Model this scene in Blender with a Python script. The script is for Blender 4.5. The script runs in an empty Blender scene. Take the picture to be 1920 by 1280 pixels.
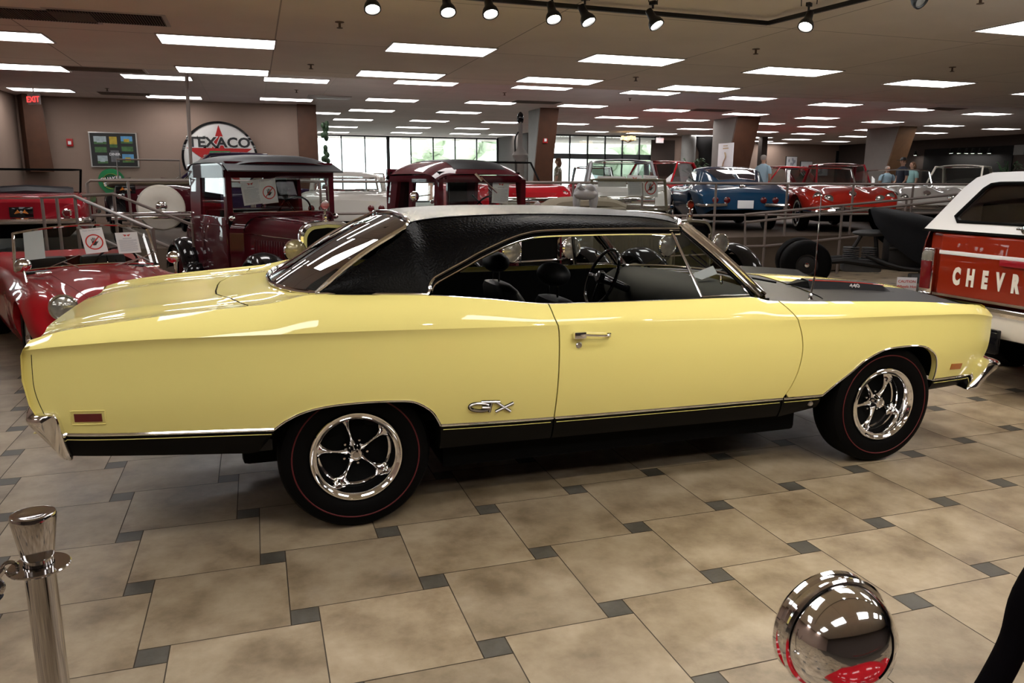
import bpy, bmesh, math, random
import numpy as np
from mathutils import Vector, Matrix, Euler
random.seed(7)
PI = math.pi
SC = bpy.context.scene
COL = SC.collection

# ------------------------------------------------------------------ curves
def pchip(xs, ys):
    xs = np.array(xs, float); ys = np.array(ys, float); h = np.diff(xs); d = np.diff(ys) / h
    m = np.zeros(len(xs)); m[0] = d[0]; m[-1] = d[-1]
    for i in range(1, len(xs) - 1):
        if d[i-1] * d[i] > 0:
            w1 = 2*h[i] + h[i-1]; w2 = h[i] + 2*h[i-1]
            m[i] = (w1 + w2) / (w1/d[i-1] + w2/d[i])
    def f(x):
        x = min(max(x, xs[0]), xs[-1]); i = min(int(np.searchsorted(xs, x, 'right')) - 1, len(xs) - 2); i = max(i, 0)
        t = (x - xs[i]) / h[i]; t2 = t*t; t3 = t2*t
        return float((2*t3-3*t2+1)*ys[i] + (t3-2*t2+t)*h[i]*m[i] + (-2*t3+3*t2)*ys[i+1] + (t3-t2)*h[i]*m[i+1])
    return f
def tab(*kv):
    return pchip([k for k, v in kv], [v for k, v in kv])
def sm(x):
    x = min(1.0, max(0.0, x)); return x*x*(3-2*x)
def lerp(a, b, t): return a + (b-a)*t
def catmull(pts, n=6, closed=False):
    P = [Vector(p) for p in pts]; out = []; N = len(P)
    for i in range(N if closed else N-1):
        if closed: a, b, c, d = P[(i-1) % N], P[i], P[(i+1) % N], P[(i+2) % N]
        else: a, b, c, d = P[max(i-1, 0)], P[i], P[i+1], P[min(i+2, N-1)]
        for k in range(n):
            t = k/n
            out.append(0.5*((2*b) + (c-a)*t + (2*a-5*b+4*c-d)*t*t + (3*b-a-3*c+d)*t**3))
    if not closed: out.append(P[-1])
    return out
def resample(pts, n):
    P = [Vector(p) for p in pts]; L = [0]
    for a, b in zip(P, P[1:]): L.append(L[-1] + (b-a).length)
    out = []; j = 0
    for k in range(n):
        s = L[-1]*k/(n-1)
        while j < len(L)-2 and L[j+1] < s: j += 1
        t = (s-L[j])/max(L[j+1]-L[j], 1e-9); out.append(P[j].lerp(P[j+1], t))
    return out

# ------------------------------------------------------------------ mesh builder
class MB:
    def __init__(s): s.v = []; s.f = []; s.m = []; s.cur = 0
    def add(s, vs, fs):
        o = len(s.v); s.v += [tuple(v) for v in vs]; s.f += [tuple(i+o for i in f) for f in fs]; s.m += [s.cur]*len(fs); return s
    def slot(s, i): s.cur = i; return s
    def box(s, x0, x1, y0, y1, z0, z1):
        return s.add([(x0,y0,z0),(x1,y0,z0),(x1,y1,z0),(x0,y1,z0),(x0,y0,z1),(x1,y0,z1),(x1,y1,z1),(x0,y1,z1)],
                     [(0,3,2,1),(4,5,6,7),(0,1,5,4),(1,2,6,5),(2,3,7,6),(3,0,4,7)])
    def cbox(s, x0, x1, y0, y1, z0, z1, c=.01):
        # box with chamfered edges
        c = min(c, abs(x1-x0)/2.01, abs(y1-y0)/2.01, abs(z1-z0)/2.01)
        bm = bmesh.new(); bmesh.ops.create_cube(bm, size=1)
        for v in bm.verts:
            v.co = Vector((lerp(x0, x1, v.co.x+.5), lerp(y0, y1, v.co.y+.5), lerp(z0, z1, v.co.z+.5)))
        bmesh.ops.bevel(bm, geom=bm.edges[:], offset=c, segments=2, affect='EDGES', profile=.6)
        bm.verts.index_update()
        s.add([v.co[:] for v in bm.verts], [[v.index for v in f.verts] for f in bm.faces]); bm.free(); return s
    def grid(s, G, flip=False, closeu=False, closev=False):
        nu = len(G); nv = len(G[0]); vs = [p for r in G for p in r]; fs = []
        for i in range(nu if closeu else nu-1):
            for j in range(nv if closev else nv-1):
                a = i*nv+j; b = ((i+1) % nu)*nv+j; c = ((i+1) % nu)*nv+(j+1) % nv; d = i*nv+(j+1) % nv
                fs.append((a, d, c, b) if flip else (a, b, c, d))
        return s.add(vs, fs)
    def tube(s, pts, r, n=8, closed=False, cap=True, sq=None):
        P = [Vector(p) for p in pts]; N = len(P)
        if not hasattr(r, '__len__'): r = [r]*N
        rings = []; up = None
        for i in range(N):
            if closed: t = P[(i+1) % N]-P[i-1]
            else: t = P[min(i+1, N-1)]-P[max(i-1, 0)]
            if t.length < 1e-9: t = Vector((0, 0, 1))
            t.normalize()
            if up is None:
                up = Vector((0, 0, 1)) if abs(t.z) < .9 else Vector((1, 0, 0))
            u = (up - t*up.dot(t))
            if u.length < 1e-6: u = t.orthogonal()
            u.normalize(); w = t.cross(u); up = u
            ring = []
            for k in range(n):
                a = 2*PI*k/n; ca, sa = math.cos(a), math.sin(a)
                if sq: ca, sa = ca*sq[0], sa*sq[1]
                ring.append(P[i] + (w*ca + u*sa)*r[i])
            rings.append(ring)
        s.grid(rings, closeu=closed, closev=True)
        if cap and not closed:
            o = len(s.v)-N*n
            s.f.append(tuple(o+k for k in range(n))[::-1]); s.f.append(tuple(o+(N-1)*n+k for k in range(n))); s.m += [s.cur]*2
        return s
    def lathe(s, prof, c=(0,0,0), axis='z', n=32, a0=0, a1=2*PI):
        # prof: list of (r, h)
        full = abs(a1-a0-2*PI) < 1e-6; G = []; c = Vector(c)
        for k in range(n if full else n+1):
            a = a0+(a1-a0)*k/n; row = []
            for r, h in prof:
                x, y = r*math.cos(a), r*math.sin(a)
                if axis == 'z': p = Vector((x, y, h))
                elif axis == 'y': p = Vector((x, h, y))
                else: p = Vector((h, x, y))
                row.append(c+p)
            G.append(row)
        return s.grid(G, closeu=full, flip=(axis == 'y'))
    def ell(s, c, r, n=16, m=10, rot=None):
        G = []; R = (Euler(rot).to_matrix() if rot else Matrix.Identity(3)); c = Vector(c)
        for i in range(m+1):
            th = PI*i/m; row = []
            for k in range(n):
                a = 2*PI*k/n
                row.append(c + R @ Vector((r[0]*math.sin(th)*math.cos(a), r[1]*math.sin(th)*math.sin(a), r[2]*math.cos(th))))
            G.append(row)
        return s.grid(G, closev=True)
    def prism(s, poly, lo, hi, axis='y', c=0.0):
        # extrude a polygon [(a,b)] along axis between lo and hi
        def P(a, b, h): return (a, h, b) if axis == 'y' else ((h, a, b) if axis == 'x' else (a, b, h))
        bm = bmesh.new()
        vs = [bm.verts.new(P(a, b, lo)) for a, b in poly]; f = bm.faces.new(vs)
        r = bmesh.ops.extrude_face_region(bm, geom=[f]); d = Vector(P(0, 0, hi-lo))
        bmesh.ops.translate(bm, vec=d, verts=[e for e in r['geom'] if isinstance(e, bmesh.types.BMVert)])
        if c > 0:
            bmesh.ops.bevel(bm, geom=bm.edges[:], offset=c, segments=2, affect='EDGES', profile=.6, clamp_overlap=True)
        bmesh.ops.recalc_face_normals(bm, faces=bm.faces[:]); bmesh.ops.triangulate(bm, faces=[f for f in bm.faces if len(f.verts) > 4])
        bm.verts.index_update()
        s.add([v.co[:] for v in bm.verts], [[v.index for v in f.verts] for f in bm.faces]); bm.free(); return s
    def mirror(s):
        o = len(s.v); s.v += [(x, -y, z) for x, y, z in s.v]; n = len(s.f)
        s.f += [tuple(i+o for i in f[::-1]) for f in s.f[:n]]; s.m += s.m[:n]; return s
    def flipped(s):
        m = MB(); m.v = [(x, -y, z) for x, y, z in s.v]; m.f = [f[::-1] for f in s.f]; m.m = list(s.m); return m
    def xf(s, M):
        s.v = [tuple(M @ Vector(v)) for v in s.v]; return s

MESH_COUNT = 0
def obj(name, mb, mat, parent=None, smooth=True, angle=35, loc=None, rot=None, weld=True):
    me = bpy.data.meshes.new(name)
    me.from_pydata([tuple(v) for v in mb.v], [], mb.f); me.update()
    mats = mat if isinstance(mat, (list, tuple)) else [mat]
    for m in mats: me.materials.append(m)
    if len(mats) > 1: me.polygons.foreach_set('material_index', mb.m)
    bm = bmesh.new(); bm.from_mesh(me)
    if weld: bmesh.ops.remove_doubles(bm, verts=bm.verts[:], dist=1e-5)
    bmesh.ops.recalc_face_normals(bm, faces=bm.faces[:])
    if smooth:
        for f in bm.faces: f.smooth = True
        ca = math.radians(angle)
        for e in bm.edges:
            if len(e.link_faces) == 2:
                if e.calc_face_angle(0) > ca: e.smooth = False
    bm.to_mesh(me); bm.free()
    o = bpy.data.objects.new(name, me); COL.objects.link(o)
    if parent: o.parent = parent
    if loc: o.location = loc
    if rot: o.rotation_euler = rot
    return o
def tag(o, label=None, cat=None, group=None, kind=None):
    if label: o['label'] = label
    if cat: o['category'] = cat
    if group: o['group'] = group
    if kind: o['kind'] = kind
    return o
def thing(name, label, cat, loc=(0,0,0), rotz=0, group=None):
    o = bpy.data.objects.new(name, None); COL.objects.link(o); o.empty_display_size = .1
    o.location = loc; o.rotation_euler = (0, 0, rotz); return tag(o, label, cat, group)
def struct(name, mb, mat, **k):
    o = obj(name, mb, mat, **k); o['kind'] = 'structure'; return o
def copy_tree(o, parent=None):
    c = o.copy(); COL.objects.link(c)
    if parent: c.parent = parent
    for ch in list(o.children): copy_tree(ch, c)
    return c
def text_mb(txt, size, depth=.002, bold=0.0, align='CENTER', sx=1.0, spacing=1.0, res=3):
    cu = bpy.data.curves.new('t', 'FONT'); cu.body = txt; cu.size = size; cu.extrude = depth; cu.offset = bold
    cu.align_x = align; cu.align_y = 'CENTER'; cu.space_character = spacing; cu.resolution_u = res
    o = bpy.data.objects.new('t', cu); COL.objects.link(o)
    dg = bpy.context.evaluated_depsgraph_get(); dg.update()
    me = bpy.data.meshes.new_from_object(o.evaluated_get(dg))
    mb = MB(); mb.add([(v.co.x*sx, v.co.y, v.co.z) for v in me.vertices], [tuple(p.vertices) for p in me.polygons])
    bpy.data.objects.remove(o); bpy.data.curves.remove(cu); bpy.data.meshes.remove(me)
    return mb
def frame_mat(o, x, y):
    # matrix putting local x,y axes along the given world vectors at origin o
    x = Vector(x).normalized(); y = Vector(y); y = (y-x*y.dot(x)).normalized(); z = x.cross(y)
    return Matrix.Translation(Vector(o)) @ Matrix((x, y, z)).transposed().to_4x4()

# ------------------------------------------------------------------ materials
def nodes(name):
    m = bpy.data.materials.new(name); m.use_nodes = True; nt = m.node_tree; b = nt.nodes['Principled BSDF']; return m, nt, b
def mat(name, col, rough=.5, metal=0.0, coat=0.0, spec=.5, noise=0.0, nscale=20, bump=0.0, bscale=200, trans=0.0, ior=1.45, alpha=1.0, coat_r=.03, anis=0):
    m, nt, b = nodes(name); col = tuple(col)+(1,)
    b.inputs['Base Color'].default_value = col; b.inputs['Roughness'].default_value = rough
    b.inputs['Metallic'].default_value = metal; b.inputs['Coat Weight'].default_value = coat; b.inputs['Coat Roughness'].default_value = coat_r
    b.inputs['Specular IOR Level'].default_value = spec; b.inputs['Transmission Weight'].default_value = trans; b.inputs['IOR'].default_value = ior
    b.inputs['Alpha'].default_value = alpha
    tc = nt.nodes.new('ShaderNodeTexCoord')
    n = nt.nodes.new('ShaderNodeTexNoise'); n.inputs['Scale'].default_value = nscale; n.inputs['Detail'].default_value = 3
    nt.links.new(tc.outputs['Object'], n.inputs['Vector'])
    r = nt.nodes.new('ShaderNodeMapRange'); r.inputs['To Min'].default_value = 1-noise; r.inputs['To Max'].default_value = 1+noise
    nt.links.new(n.outputs['Fac'], r.inputs['Value'])
    mx = nt.nodes.new('ShaderNodeMix'); mx.data_type = 'RGBA'; mx.blend_type = 'MULTIPLY'; mx.inputs['Factor'].default_value = 1
    mx.inputs['A'].default_value = col; nt.links.new(r.outputs['Result'], mx.inputs['B']); nt.links.new(mx.outputs['Result'], b.inputs['Base Color'])
    if bump:
        n2 = nt.nodes.new('ShaderNodeTexNoise'); n2.inputs['Scale'].default_value = bscale; n2.inputs['Detail'].default_value = 2
        nt.links.new(tc.outputs['Object'], n2.inputs['Vector'])
        bp = nt.nodes.new('ShaderNodeBump'); bp.inputs['Strength'].default_value = bump; bp.inputs['Distance'].default_value = .004
        nt.links.new(n2.outputs['Fac'], bp.inputs['Height']); nt.links.new(bp.outputs['Normal'], b.inputs['Normal'])
    return m
def emis(name, col, strength):
    m, nt, b = nodes(name)
    b.inputs['Base Color'].default_value = (.8, .8, .8, 1); b.inputs['Emission Color'].default_value = tuple(col)+(1,); b.inputs['Emission Strength'].default_value = strength
    return m
def glass(name, tint=(.9,.95,.95), rough=0.0, fac=.12):
    # thin window pane: mostly clear, with a mirror-like reflection growing at grazing angles
    m = bpy.data.materials.new(name); m.use_nodes = True; nt = m.node_tree; nt.nodes.clear()
    out = nt.nodes.new('ShaderNodeOutputMaterial'); mix = nt.nodes.new('ShaderNodeMixShader')
    tr = nt.nodes.new('ShaderNodeBsdfTransparent'); tr.inputs['Color'].default_value = tuple(tint)+(1,)
    gl = nt.nodes.new('ShaderNodeBsdfGlossy'); gl.inputs['Roughness'].default_value = rough; gl.inputs['Color'].default_value = (1,1,1,1)
    fr = nt.nodes.new('ShaderNodeFresnel'); ge = nt.nodes.new('ShaderNodeNewGeometry'); im = nt.nodes.new('ShaderNodeMapRange')
    im.inputs['To Min'].default_value = 1.5; im.inputs['To Max'].default_value = 1/1.5      # same reflection from either side of the pane
    nt.links.new(ge.outputs['Backfacing'], im.inputs['Value']); nt.links.new(im.outputs['Result'], fr.inputs['IOR'])
    mr = nt.nodes.new('ShaderNodeMath'); mr.operation = 'MULTIPLY_ADD'; mr.inputs[1].default_value = 1.0+fac*4; mr.inputs[2].default_value = 0
    nt.links.new(fr.outputs[0], mr.inputs[0]); nt.links.new(mr.outputs[0], mix.inputs[0])
    nt.links.new(tr.outputs[0], mix.inputs[1]); nt.links.new(gl.outputs[0], mix.inputs[2]); nt.links.new(mix.outputs[0], out.inputs[0])
    return m
def paint(name, col, rough=.35, coat=.72):
    return mat(name, col, rough=rough, coat=coat*.95, spec=.03, noise=.015, nscale=3, coat_r=.02)

M = {}
M['yellow'] = paint('yellow_paint', (.77, .67, .225), .4, 1.05)
M['chrome'] = mat('chrome', (.86, .85, .85), .06, 1, noise=.02)
M['steel'] = mat('brushed_steel', (.55, .53, .52), .28, 1, noise=.05, nscale=60)
M['black'] = mat('satin_black', (.008, .008, .008), .45, spec=.35, noise=.1)
M['matte'] = mat('matte_black', (.0025, .0025, .0025), .8, spec=.1, noise=.1)
M['hoodblack'] = mat('hood_black', (.010, .0095, .011), .46, spec=.2, ior=1.35, noise=.03, nscale=5)
M['rocker'] = mat('rocker_black', (.0035, .003, .0023), .38, spec=.12, noise=.1)
M['rubber'] = mat('tyre_rubber', (.0018, .0016, .0016), .6, spec=.08, noise=.15, nscale=40, bump=.1, bscale=300)
M['redline'] = mat('red_line', (.075, .003, .005), .6, noise=.1)
M['vinyl'] = mat('vinyl_top', (.0022, .002, .002), .27, noise=.1, bump=.7, bscale=95, spec=.12, ior=1.28)
M['seat'] = mat('black_seat_vinyl', (.005, .005, .0055), .5, spec=.14, noise=.1, bump=.15, bscale=120)
M['dark_red_lens'] = mat('dark_red_lens', (.10, .004, .006), .2, noise=.1, coat=.5)
M['amber'] = mat('amber_lens', (.38, .11, .01), .25, noise=.1, coat=.5)
M['glass'] = glass('window_glass', (.86, .90, .89), 0, 0)
M['glass_dark'] = glass('tinted_glass', (.42, .44, .44), 0, .16)
M['white'] = mat('white_paper', (.75, .75, .77), .6, noise=.02)
M['ink'] = mat('black_print', (.02, .02, .02), .6, noise=.05)
M['redink'] = mat('red_print', (.55, .03, .02), .6, noise=.05)
M['blueink'] = mat('grey_print', (.35, .36, .42), .6, noise=.05)
M['maroon'] = paint('maroon_paint', (.075, .008, .014), .4)
M['black_gloss'] = paint('gloss_black_paint', (.006, .006, .007), .3)
M['red'] = paint('red_paint', (.36, .008, .014), .35)
M['darkred'] = paint('dark_red_paint', (.23, .008, .015), .35)
M['cvred'] = paint('orange_red_paint', (.40, .022, .012), .35)
M['blazer'] = paint('vermilion_paint', (.185, .015, .005), .35)
M['blue'] = paint('deep_blue_paint', (.010, .052, .115), .3)
M['whitecar'] = paint('white_paint', (.55, .53, .49), .4)
M['blazerwhite'] = paint('roof_white_paint', (.62, .62, .63), .45)
M['tan'] = mat('tan_canvas', (.16, .13, .09), .8, noise=.1, bump=.3, bscale=60)
M['khaki'] = paint('khaki_paint', (.15, .135, .095), .35)
M['silvertop'] = mat('silver_cloth', (.40, .40, .42), .6, noise=.05)
M['cream'] = mat('cream_vinyl', (.60, .56, .49), .6, noise=.04)
M['yellowpale'] = paint('pale_yellow_enamel', (.55, .53, .22), .4)
M['lens'] = mat('lamp_lens', (.30, .29, .26), .15, .55, noise=.35, nscale=30, coat=1)
M['lens_amber'] = mat('aged_lamp_lens', (.36, .31, .16), .2, .3, noise=.3, nscale=25, coat=1)
M['rail'] = mat('bronze_rail_paint', (.17, .135, .12), .38, .2, noise=.05)
M['darkblue'] = paint('dark_purple_paint', (.022, .012, .035), .3)
M['rust'] = mat('dark_rusted_metal', (.007, .0055, .005), .55, .2, noise=.5, nscale=12)
M['skin'] = mat('skin', (.42, .24, .17), .6, noise=.05)
M['hair_grey'] = mat('grey_hair', (.25, .22, .20), .8, noise=.2)
M['hair_brown'] = mat('brown_hair', (.10, .045, .02), .8, noise=.2)
M['cloth_blue'] = mat('pale_blue_cloth', (.30, .42, .50), .85, noise=.05)
M['cloth_navy'] = mat('navy_cloth', (.012, .015, .03), .85, noise=.05)
M['cloth_teal'] = mat('teal_cloth', (.25, .42, .42), .85, noise=.05)
M['denim'] = mat('denim', (.05, .07, .12), .85, noise=.1)
M['polished'] = mat('polished_steel', (.52, .50, .50), .09, 1, noise=.02)
M['velvet'] = mat('black_velvet', (.002, .0015, .002), .9, spec=.03, noise=.1)
M['lip'] = mat('lips', (.33, .11, .09), .6, noise=.05)
EXPO = 0.05; LAMP = 11.0; SPOTW = 150.0; SPOTC = 64.0
# ================================================================== camera
cam_d = bpy.data.cameras.new('camera'); cam = bpy.data.objects.new('camera', cam_d); COL.objects.link(cam)
cam.location = (-.3739, -4.272, 1.5694)
yaw, pit, rol = .31594, -.20245, .00469
fwd = Vector((math.sin(yaw)*math.cos(pit), math.cos(yaw)*math.cos(pit), math.sin(pit)))
rgt = Vector((math.cos(yaw), -math.sin(yaw), 0)); upv = rgt.cross(fwd)
r2 = math.cos(rol)*rgt + math.sin(rol)*upv; u2 = -math.sin(rol)*rgt + math.cos(rol)*upv
cam.rotation_euler = Matrix((r2, u2, -fwd)).transposed().to_euler()
cam_d.sensor_width = 36; cam_d.lens = 1458.27/1920*36; cam_d.clip_start = .02; cam_d.clip_end = 300
SC.camera = cam
SC.view_settings.view_transform = 'Standard'; SC.view_settings.look = 'None'; SC.view_settings.gamma = 1
SC.view_settings.use_curve_mapping = False; SC.view_settings.exposure = EXPO
def px(u, v, z=None, y=None, x=None, yf=None):
    # the point of the place seen at photo position (u, v) on a level, frontal or side plane
    D = fwd + r2*((u-960)/1458.27) - u2*((v-640)/1458.27)
    c = cam.location
    if z is not None: t = (z-c.z)/D.z
    elif y is not None: t = (y-c.y)/D.y
    else: t = (x-c.x)/D.x
    return c + D*t
def pd(u, v, d):
    # the point seen at (u, v) at depth d along the view
    return cam.location + (fwd + r2*((u-960)/1458.27) - u2*((v-640)/1458.27))*d

ZL = .50
HN, HF, EDGE, ZP = 3.11, 3.52, 8.35, .65      # near ceiling, far ceiling, edge of the near ceiling, raised floor

# ================================================================== setting materials
def tile_mat(name, c1, c2, c3, rough, scale):
    m, nt, b = nodes(name); L = nt.links
    tc = nt.nodes.new('ShaderNodeTexCoord'); at = nt.nodes.new('ShaderNodeAttribute'); at.attribute_name = 'tone'
    n1 = nt.nodes.new('ShaderNodeTexNoise'); n1.inputs['Scale'].default_value = scale; n1.inputs['Detail'].default_value = 7; n1.inputs['Roughness'].default_value = .62
    off = nt.nodes.new('ShaderNodeVectorMath'); off.operation = 'MULTIPLY_ADD'; off.inputs[1].default_value = (1,1,1)
    cmb = nt.nodes.new('ShaderNodeCombineXYZ'); mu = nt.nodes.new('ShaderNodeMath'); mu.operation = 'MULTIPLY'; mu.inputs[1].default_value = 37
    L.new(at.outputs['Fac'], mu.inputs[0]); L.new(mu.outputs[0], cmb.inputs[2]); L.new(tc.outputs['Object'], off.inputs[0]); L.new(cmb.outputs[0], off.inputs[2])
    L.new(off.outputs[0], n1.inputs['Vector'])
    cr = nt.nodes.new('ShaderNodeValToRGB'); e = cr.color_ramp.elements
    e[0].position = .32; e[0].color = c1+(1,); e[1].position = .68; e[1].color = c3+(1,); k = e.new(.5); k.color = c2+(1,)
    L.new(n1.outputs['Fac'], cr.inputs['Fac'])
    mr = nt.nodes.new('ShaderNodeMapRange'); mr.inputs['To Min'].default_value = .86; mr.inputs['To Max'].default_value = 1.12; L.new(at.outputs['Fac'], mr.inputs['Value'])
    mx = nt.nodes.new('ShaderNodeMix'); mx.data_type = 'RGBA'; mx.blend_type = 'MULTIPLY'; mx.inputs['Factor'].default_value = 1
    L.new(cr.outputs['Color'], mx.inputs['A']); L.new(mr.outputs['Result'], mx.inputs['B']); L.new(mx.outputs['Result'], b.inputs['Base Color'])
    b.inputs['Roughness'].default_value = rough
    n2 = nt.nodes.new('ShaderNodeTexNoise'); n2.inputs['Scale'].default_value = 60; n2.inputs['Detail'].default_value = 4; L.new(tc.outputs['Object'], n2.inputs['Vector'])
    bp = nt.nodes.new('ShaderNodeBump'); bp.inputs['Strength'].default_value = .12; bp.inputs['Distance'].default_value = .003; L.new(n2.outputs['Fac'], bp.inputs['Height']); L.new(bp.outputs['Normal'], b.inputs['Normal'])
    r2_ = nt.nodes.new('ShaderNodeMapRange'); r2_.inputs['To Min'].default_value = rough-.08; r2_.inputs['To Max'].default_value = rough+.12; L.new(n1.outputs['Fac'], r2_.inputs['Value']); L.new(r2_.outputs['Result'], b.inputs['Roughness'])
    return m
M['tile'] = tile_mat('stone_tile', (.140, .100, .060), (.245, .188, .122), (.33, .265, .185), .40, 4.2)
M['tile_small'] = tile_mat('dark_inset_tile', (.040, .036, .028), (.058, .052, .042), (.078, .072, .06), .45, 9)
M['grout'] = mat('grout', (.055, .042, .03), .9, noise=.2)
M['carpet'] = mat('brown_floor', (.085, .06, .042), .7, noise=.12, nscale=8)
M['wall'] = mat('taupe_wall_paint', (.27, .19, .15), .85, noise=.04, nscale=6)
M['wall_dark'] = mat('dark_brown_wall', (.05, .036, .03), .85, noise=.06, nscale=6)
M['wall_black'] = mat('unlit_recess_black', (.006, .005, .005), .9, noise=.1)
M['wood'] = mat('stained_wood', (.085, .034, .017), .6, noise=.3, nscale=5)
M['wood_light'] = mat('stained_wood_tan', (.14, .07, .032), .6, noise=.3, nscale=5)
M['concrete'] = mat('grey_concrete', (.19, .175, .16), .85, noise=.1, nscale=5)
M['concrete_lit'] = mat('lit_concrete', (.27, .27, .26), .85, noise=.1, nscale=5)  # lighter copy of the grey concrete, its lit look put into the colour
M['frame'] = mat('dark_window_frame', (.015, .018, .02), .5, noise=.05)
M['lamp'] = emis('lamp_diffuser', (1, .97, .95), LAMP)
M['lampframe'] = mat('lamp_frame_white', (.5, .48, .46), .6, noise=.02)
M['spot'] = emis('spot_face', (1, .97, .9), 40)
M['vent'] = mat('vent_brown', (.13, .095, .07), .7, noise=.05)
def ceil_mat(name, c, bw, bh, line, lc, off):
    m, nt, b = nodes(name); L = nt.links
    tc = nt.nodes.new('ShaderNodeTexCoord'); mp = nt.nodes.new('ShaderNodeMapping'); mp.inputs['Location'].default_value = off; L.new(tc.outputs['Object'], mp.inputs['Vector'])
    br = nt.nodes.new('ShaderNodeTexBrick'); br.offset = 0; br.inputs['Scale'].default_value = 1; br.inputs['Brick Width'].default_value = bw; br.inputs['Row Height'].default_value = bh
    br.inputs['Mortar Size'].default_value = line; br.inputs['Color1'].default_value = c+(1,); br.inputs['Color2'].default_value = tuple(x*.93 for x in c)+(1,); br.inputs['Mortar'].default_value = lc+(1,); br.inputs['Mortar Smooth'].default_value = .2
    L.new(mp.outputs[0], br.inputs['Vector'])
    n = nt.nodes.new('ShaderNodeTexNoise'); n.inputs['Scale'].default_value = 1.3; L.new(tc.outputs['Object'], n.inputs['Vector'])
    r = nt.nodes.new('ShaderNodeMapRange'); r.inputs['To Min'].default_value = .9; r.inputs['To Max'].default_value = 1.08; L.new(n.outputs['Fac'], r.inputs['Value'])
    mx = nt.nodes.new('ShaderNodeMix'); mx.data_type = 'RGBA'; mx.blend_type = 'MULTIPLY'; mx.inputs['Factor'].default_value = 1
    L.new(br.outputs['Color'], mx.inputs['A']); L.new(r.outputs['Result'], mx.inputs['B']); L.new(mx.outputs['Result'], b.inputs['Base Color']); b.inputs['Roughness'].default_value = .9
    return m
M['ceil_near'] = ceil_mat('ceiling_board', (.80, .74, .66), 2.49, 2.49, .008, (.35, .32, .28), (.05, -.35, 0))
M['ceil_far'] = ceil_mat('ceiling_tile_far', (.70, .63, .595), 1.27, .62, .012, (.60, .56, .52), (0, 0, 0))

# ================================================================== floor
def build_floor():
    a, b = .5050, .1026; s = math.hypot(a, b); ox, oy = .1179, -.9535
    e1 = (a, b); e2 = (-b, a); g = .0022
    mb = MB(); tones = []; ch = .0
    for i in range(-40, 40):
        for j in range(-40, 40):
            # centre of a small inset tile
            cx = ox + i*e1[0] + j*e2[0]; cy = oy + i*e1[1] + j*e2[1]
            if not (-9 < cx < 13 and -5.6 < cy < 9.2): continue
            h = b/2-g; t = random.random()
            mb.slot(1).add([(cx-h, cy-h, 0), (cx+h, cy-h, 0), (cx+h, cy+h, 0), (cx-h, cy+h, 0)], [(0,1,2,3)]); tones.append(t)
            # the big tile left of it: small square is [a,a+b]x[0,b]
            x0 = cx-b/2-a; y0 = cy-b/2; t = random.random()
            mb.slot(0).add([(x0+g, y0+g, 0), (x0+a-g, y0+g, 0), (x0+a-g, y0+a-g, 0), (x0+g, y0+a-g, 0)], [(0,1,2,3)]); tones.append(t)
    mb.slot(2).add([(-30,-30,-.0025),(40,-30,-.0025),(40,40,-.0025),(-30,40,-.0025)], [(0,1,2,3)]); tones.append(.5)
    o = struct('floor', mb, [M['tile'], M['tile_small'], M['grout']], smooth=False, weld=False)
    at = o.data.attributes.new('tone', 'FLOAT', 'FACE'); at.data.foreach_set('value', tones)
build_floor()
XL, XR, YB = -5.62, 28.8, -7.5
struct('floor', MB().box(-12, 2.75, 9.35, 34, .02, ZL).box(-12, -2.55, 7.75, 9.35, .02, ZL), M['carpet'], smooth=False)
struct('floor', MB().box(2.75, XR+.2, 7.35, 34, .02, ZP), M['carpet'], smooth=False)
struct('ceiling', MB().box(-12, XR+.2, YB-.2, EDGE, HN, HN+.1), M['ceil_near'], smooth=False)
struct('ceiling', MB().box(-12, XR+.2, EDGE, 34, HF, HF+.1), M['ceil_far'], smooth=False)
struct('trim_1', MB().box(-12, XR+.2, EDGE-.06, EDGE, HN-.001, HF), M['ceil_near'], smooth=False)
YW = 17.6
struct('wall_back', MB().box(XL-.3, .82, YW, YW+.2, 0, HF), M['wall'], smooth=False)
struct('trim_2', MB().box(.82, 1.30, YW-.15, YW+.25, ZL, HF), M['wood'], smooth=False)
struct('wall_inner', MB().box(1.10, 1.28, YW+.25, 31, 0, HF), M['wall_dark'], smooth=False)
# left wall with a glazed door bay
struct('wall_left', MB().box(XL-.2, XL, 15.4, YW, 0, HF).box(XL-.2, XL, 9.5, 15.4, 2.75, HF).box(XL-.2, XL, YB, 9.5, 0, HF), M['wall'], smooth=False)
struct('wall_front', MB().box(XL-.2, XR+.2, YB-.2, YB, 0, HF), M['wall_dark'], smooth=False)
struct('trim_3', MB().box(XL, XL+.12, 9.5, 15.4, 2.70, 2.82), M['wall_dark'], smooth=False)
def window(name, x0, x1, y, z0, z1, nx, zs=(), wide=(), depth=.07, axis='x', bar=.035):
    w = thing(name, None, None, ((x0+x1)/2, y, z0) if axis == 'x' else (y, (x0+x1)/2, z0)); w['kind'] = 'structure'
    f = MB(); W = x1-x0; H = z1-z0
    def bx(a0, a1, b0, b1, d=depth):
        if axis == 'x': f.box(a0, a1, -d/2, d/2, b0, b1)
        else: f.box(-d/2, d/2, a0, a1, b0, b1)
    bx(-W/2, W/2, 0, .06); bx(-W/2, W/2, H-.06, H); bx(-W/2, -W/2+.06, 0, H); bx(W/2-.06, W/2, 0, H)
    for i in range(1, nx):
        c = -W/2+W*i/nx; b = .07 if i in wide else bar/2; bx(c-b, c+b, 0, H)
    for z, t in zs: bx(-W/2, W/2, z-z0-t/2, z-z0+t/2)
    obj('window_frame', f, M['frame'], w, smooth=False)
    p = MB()
    if axis == 'x': p.box(-W/2, W/2, -.004, .004, .02, H-.02)
    else: p.box(-.004, .004, -W/2, W/2, .02, H-.02)
    obj('pane', p, M['glass'], w, smooth=False); return w
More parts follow.
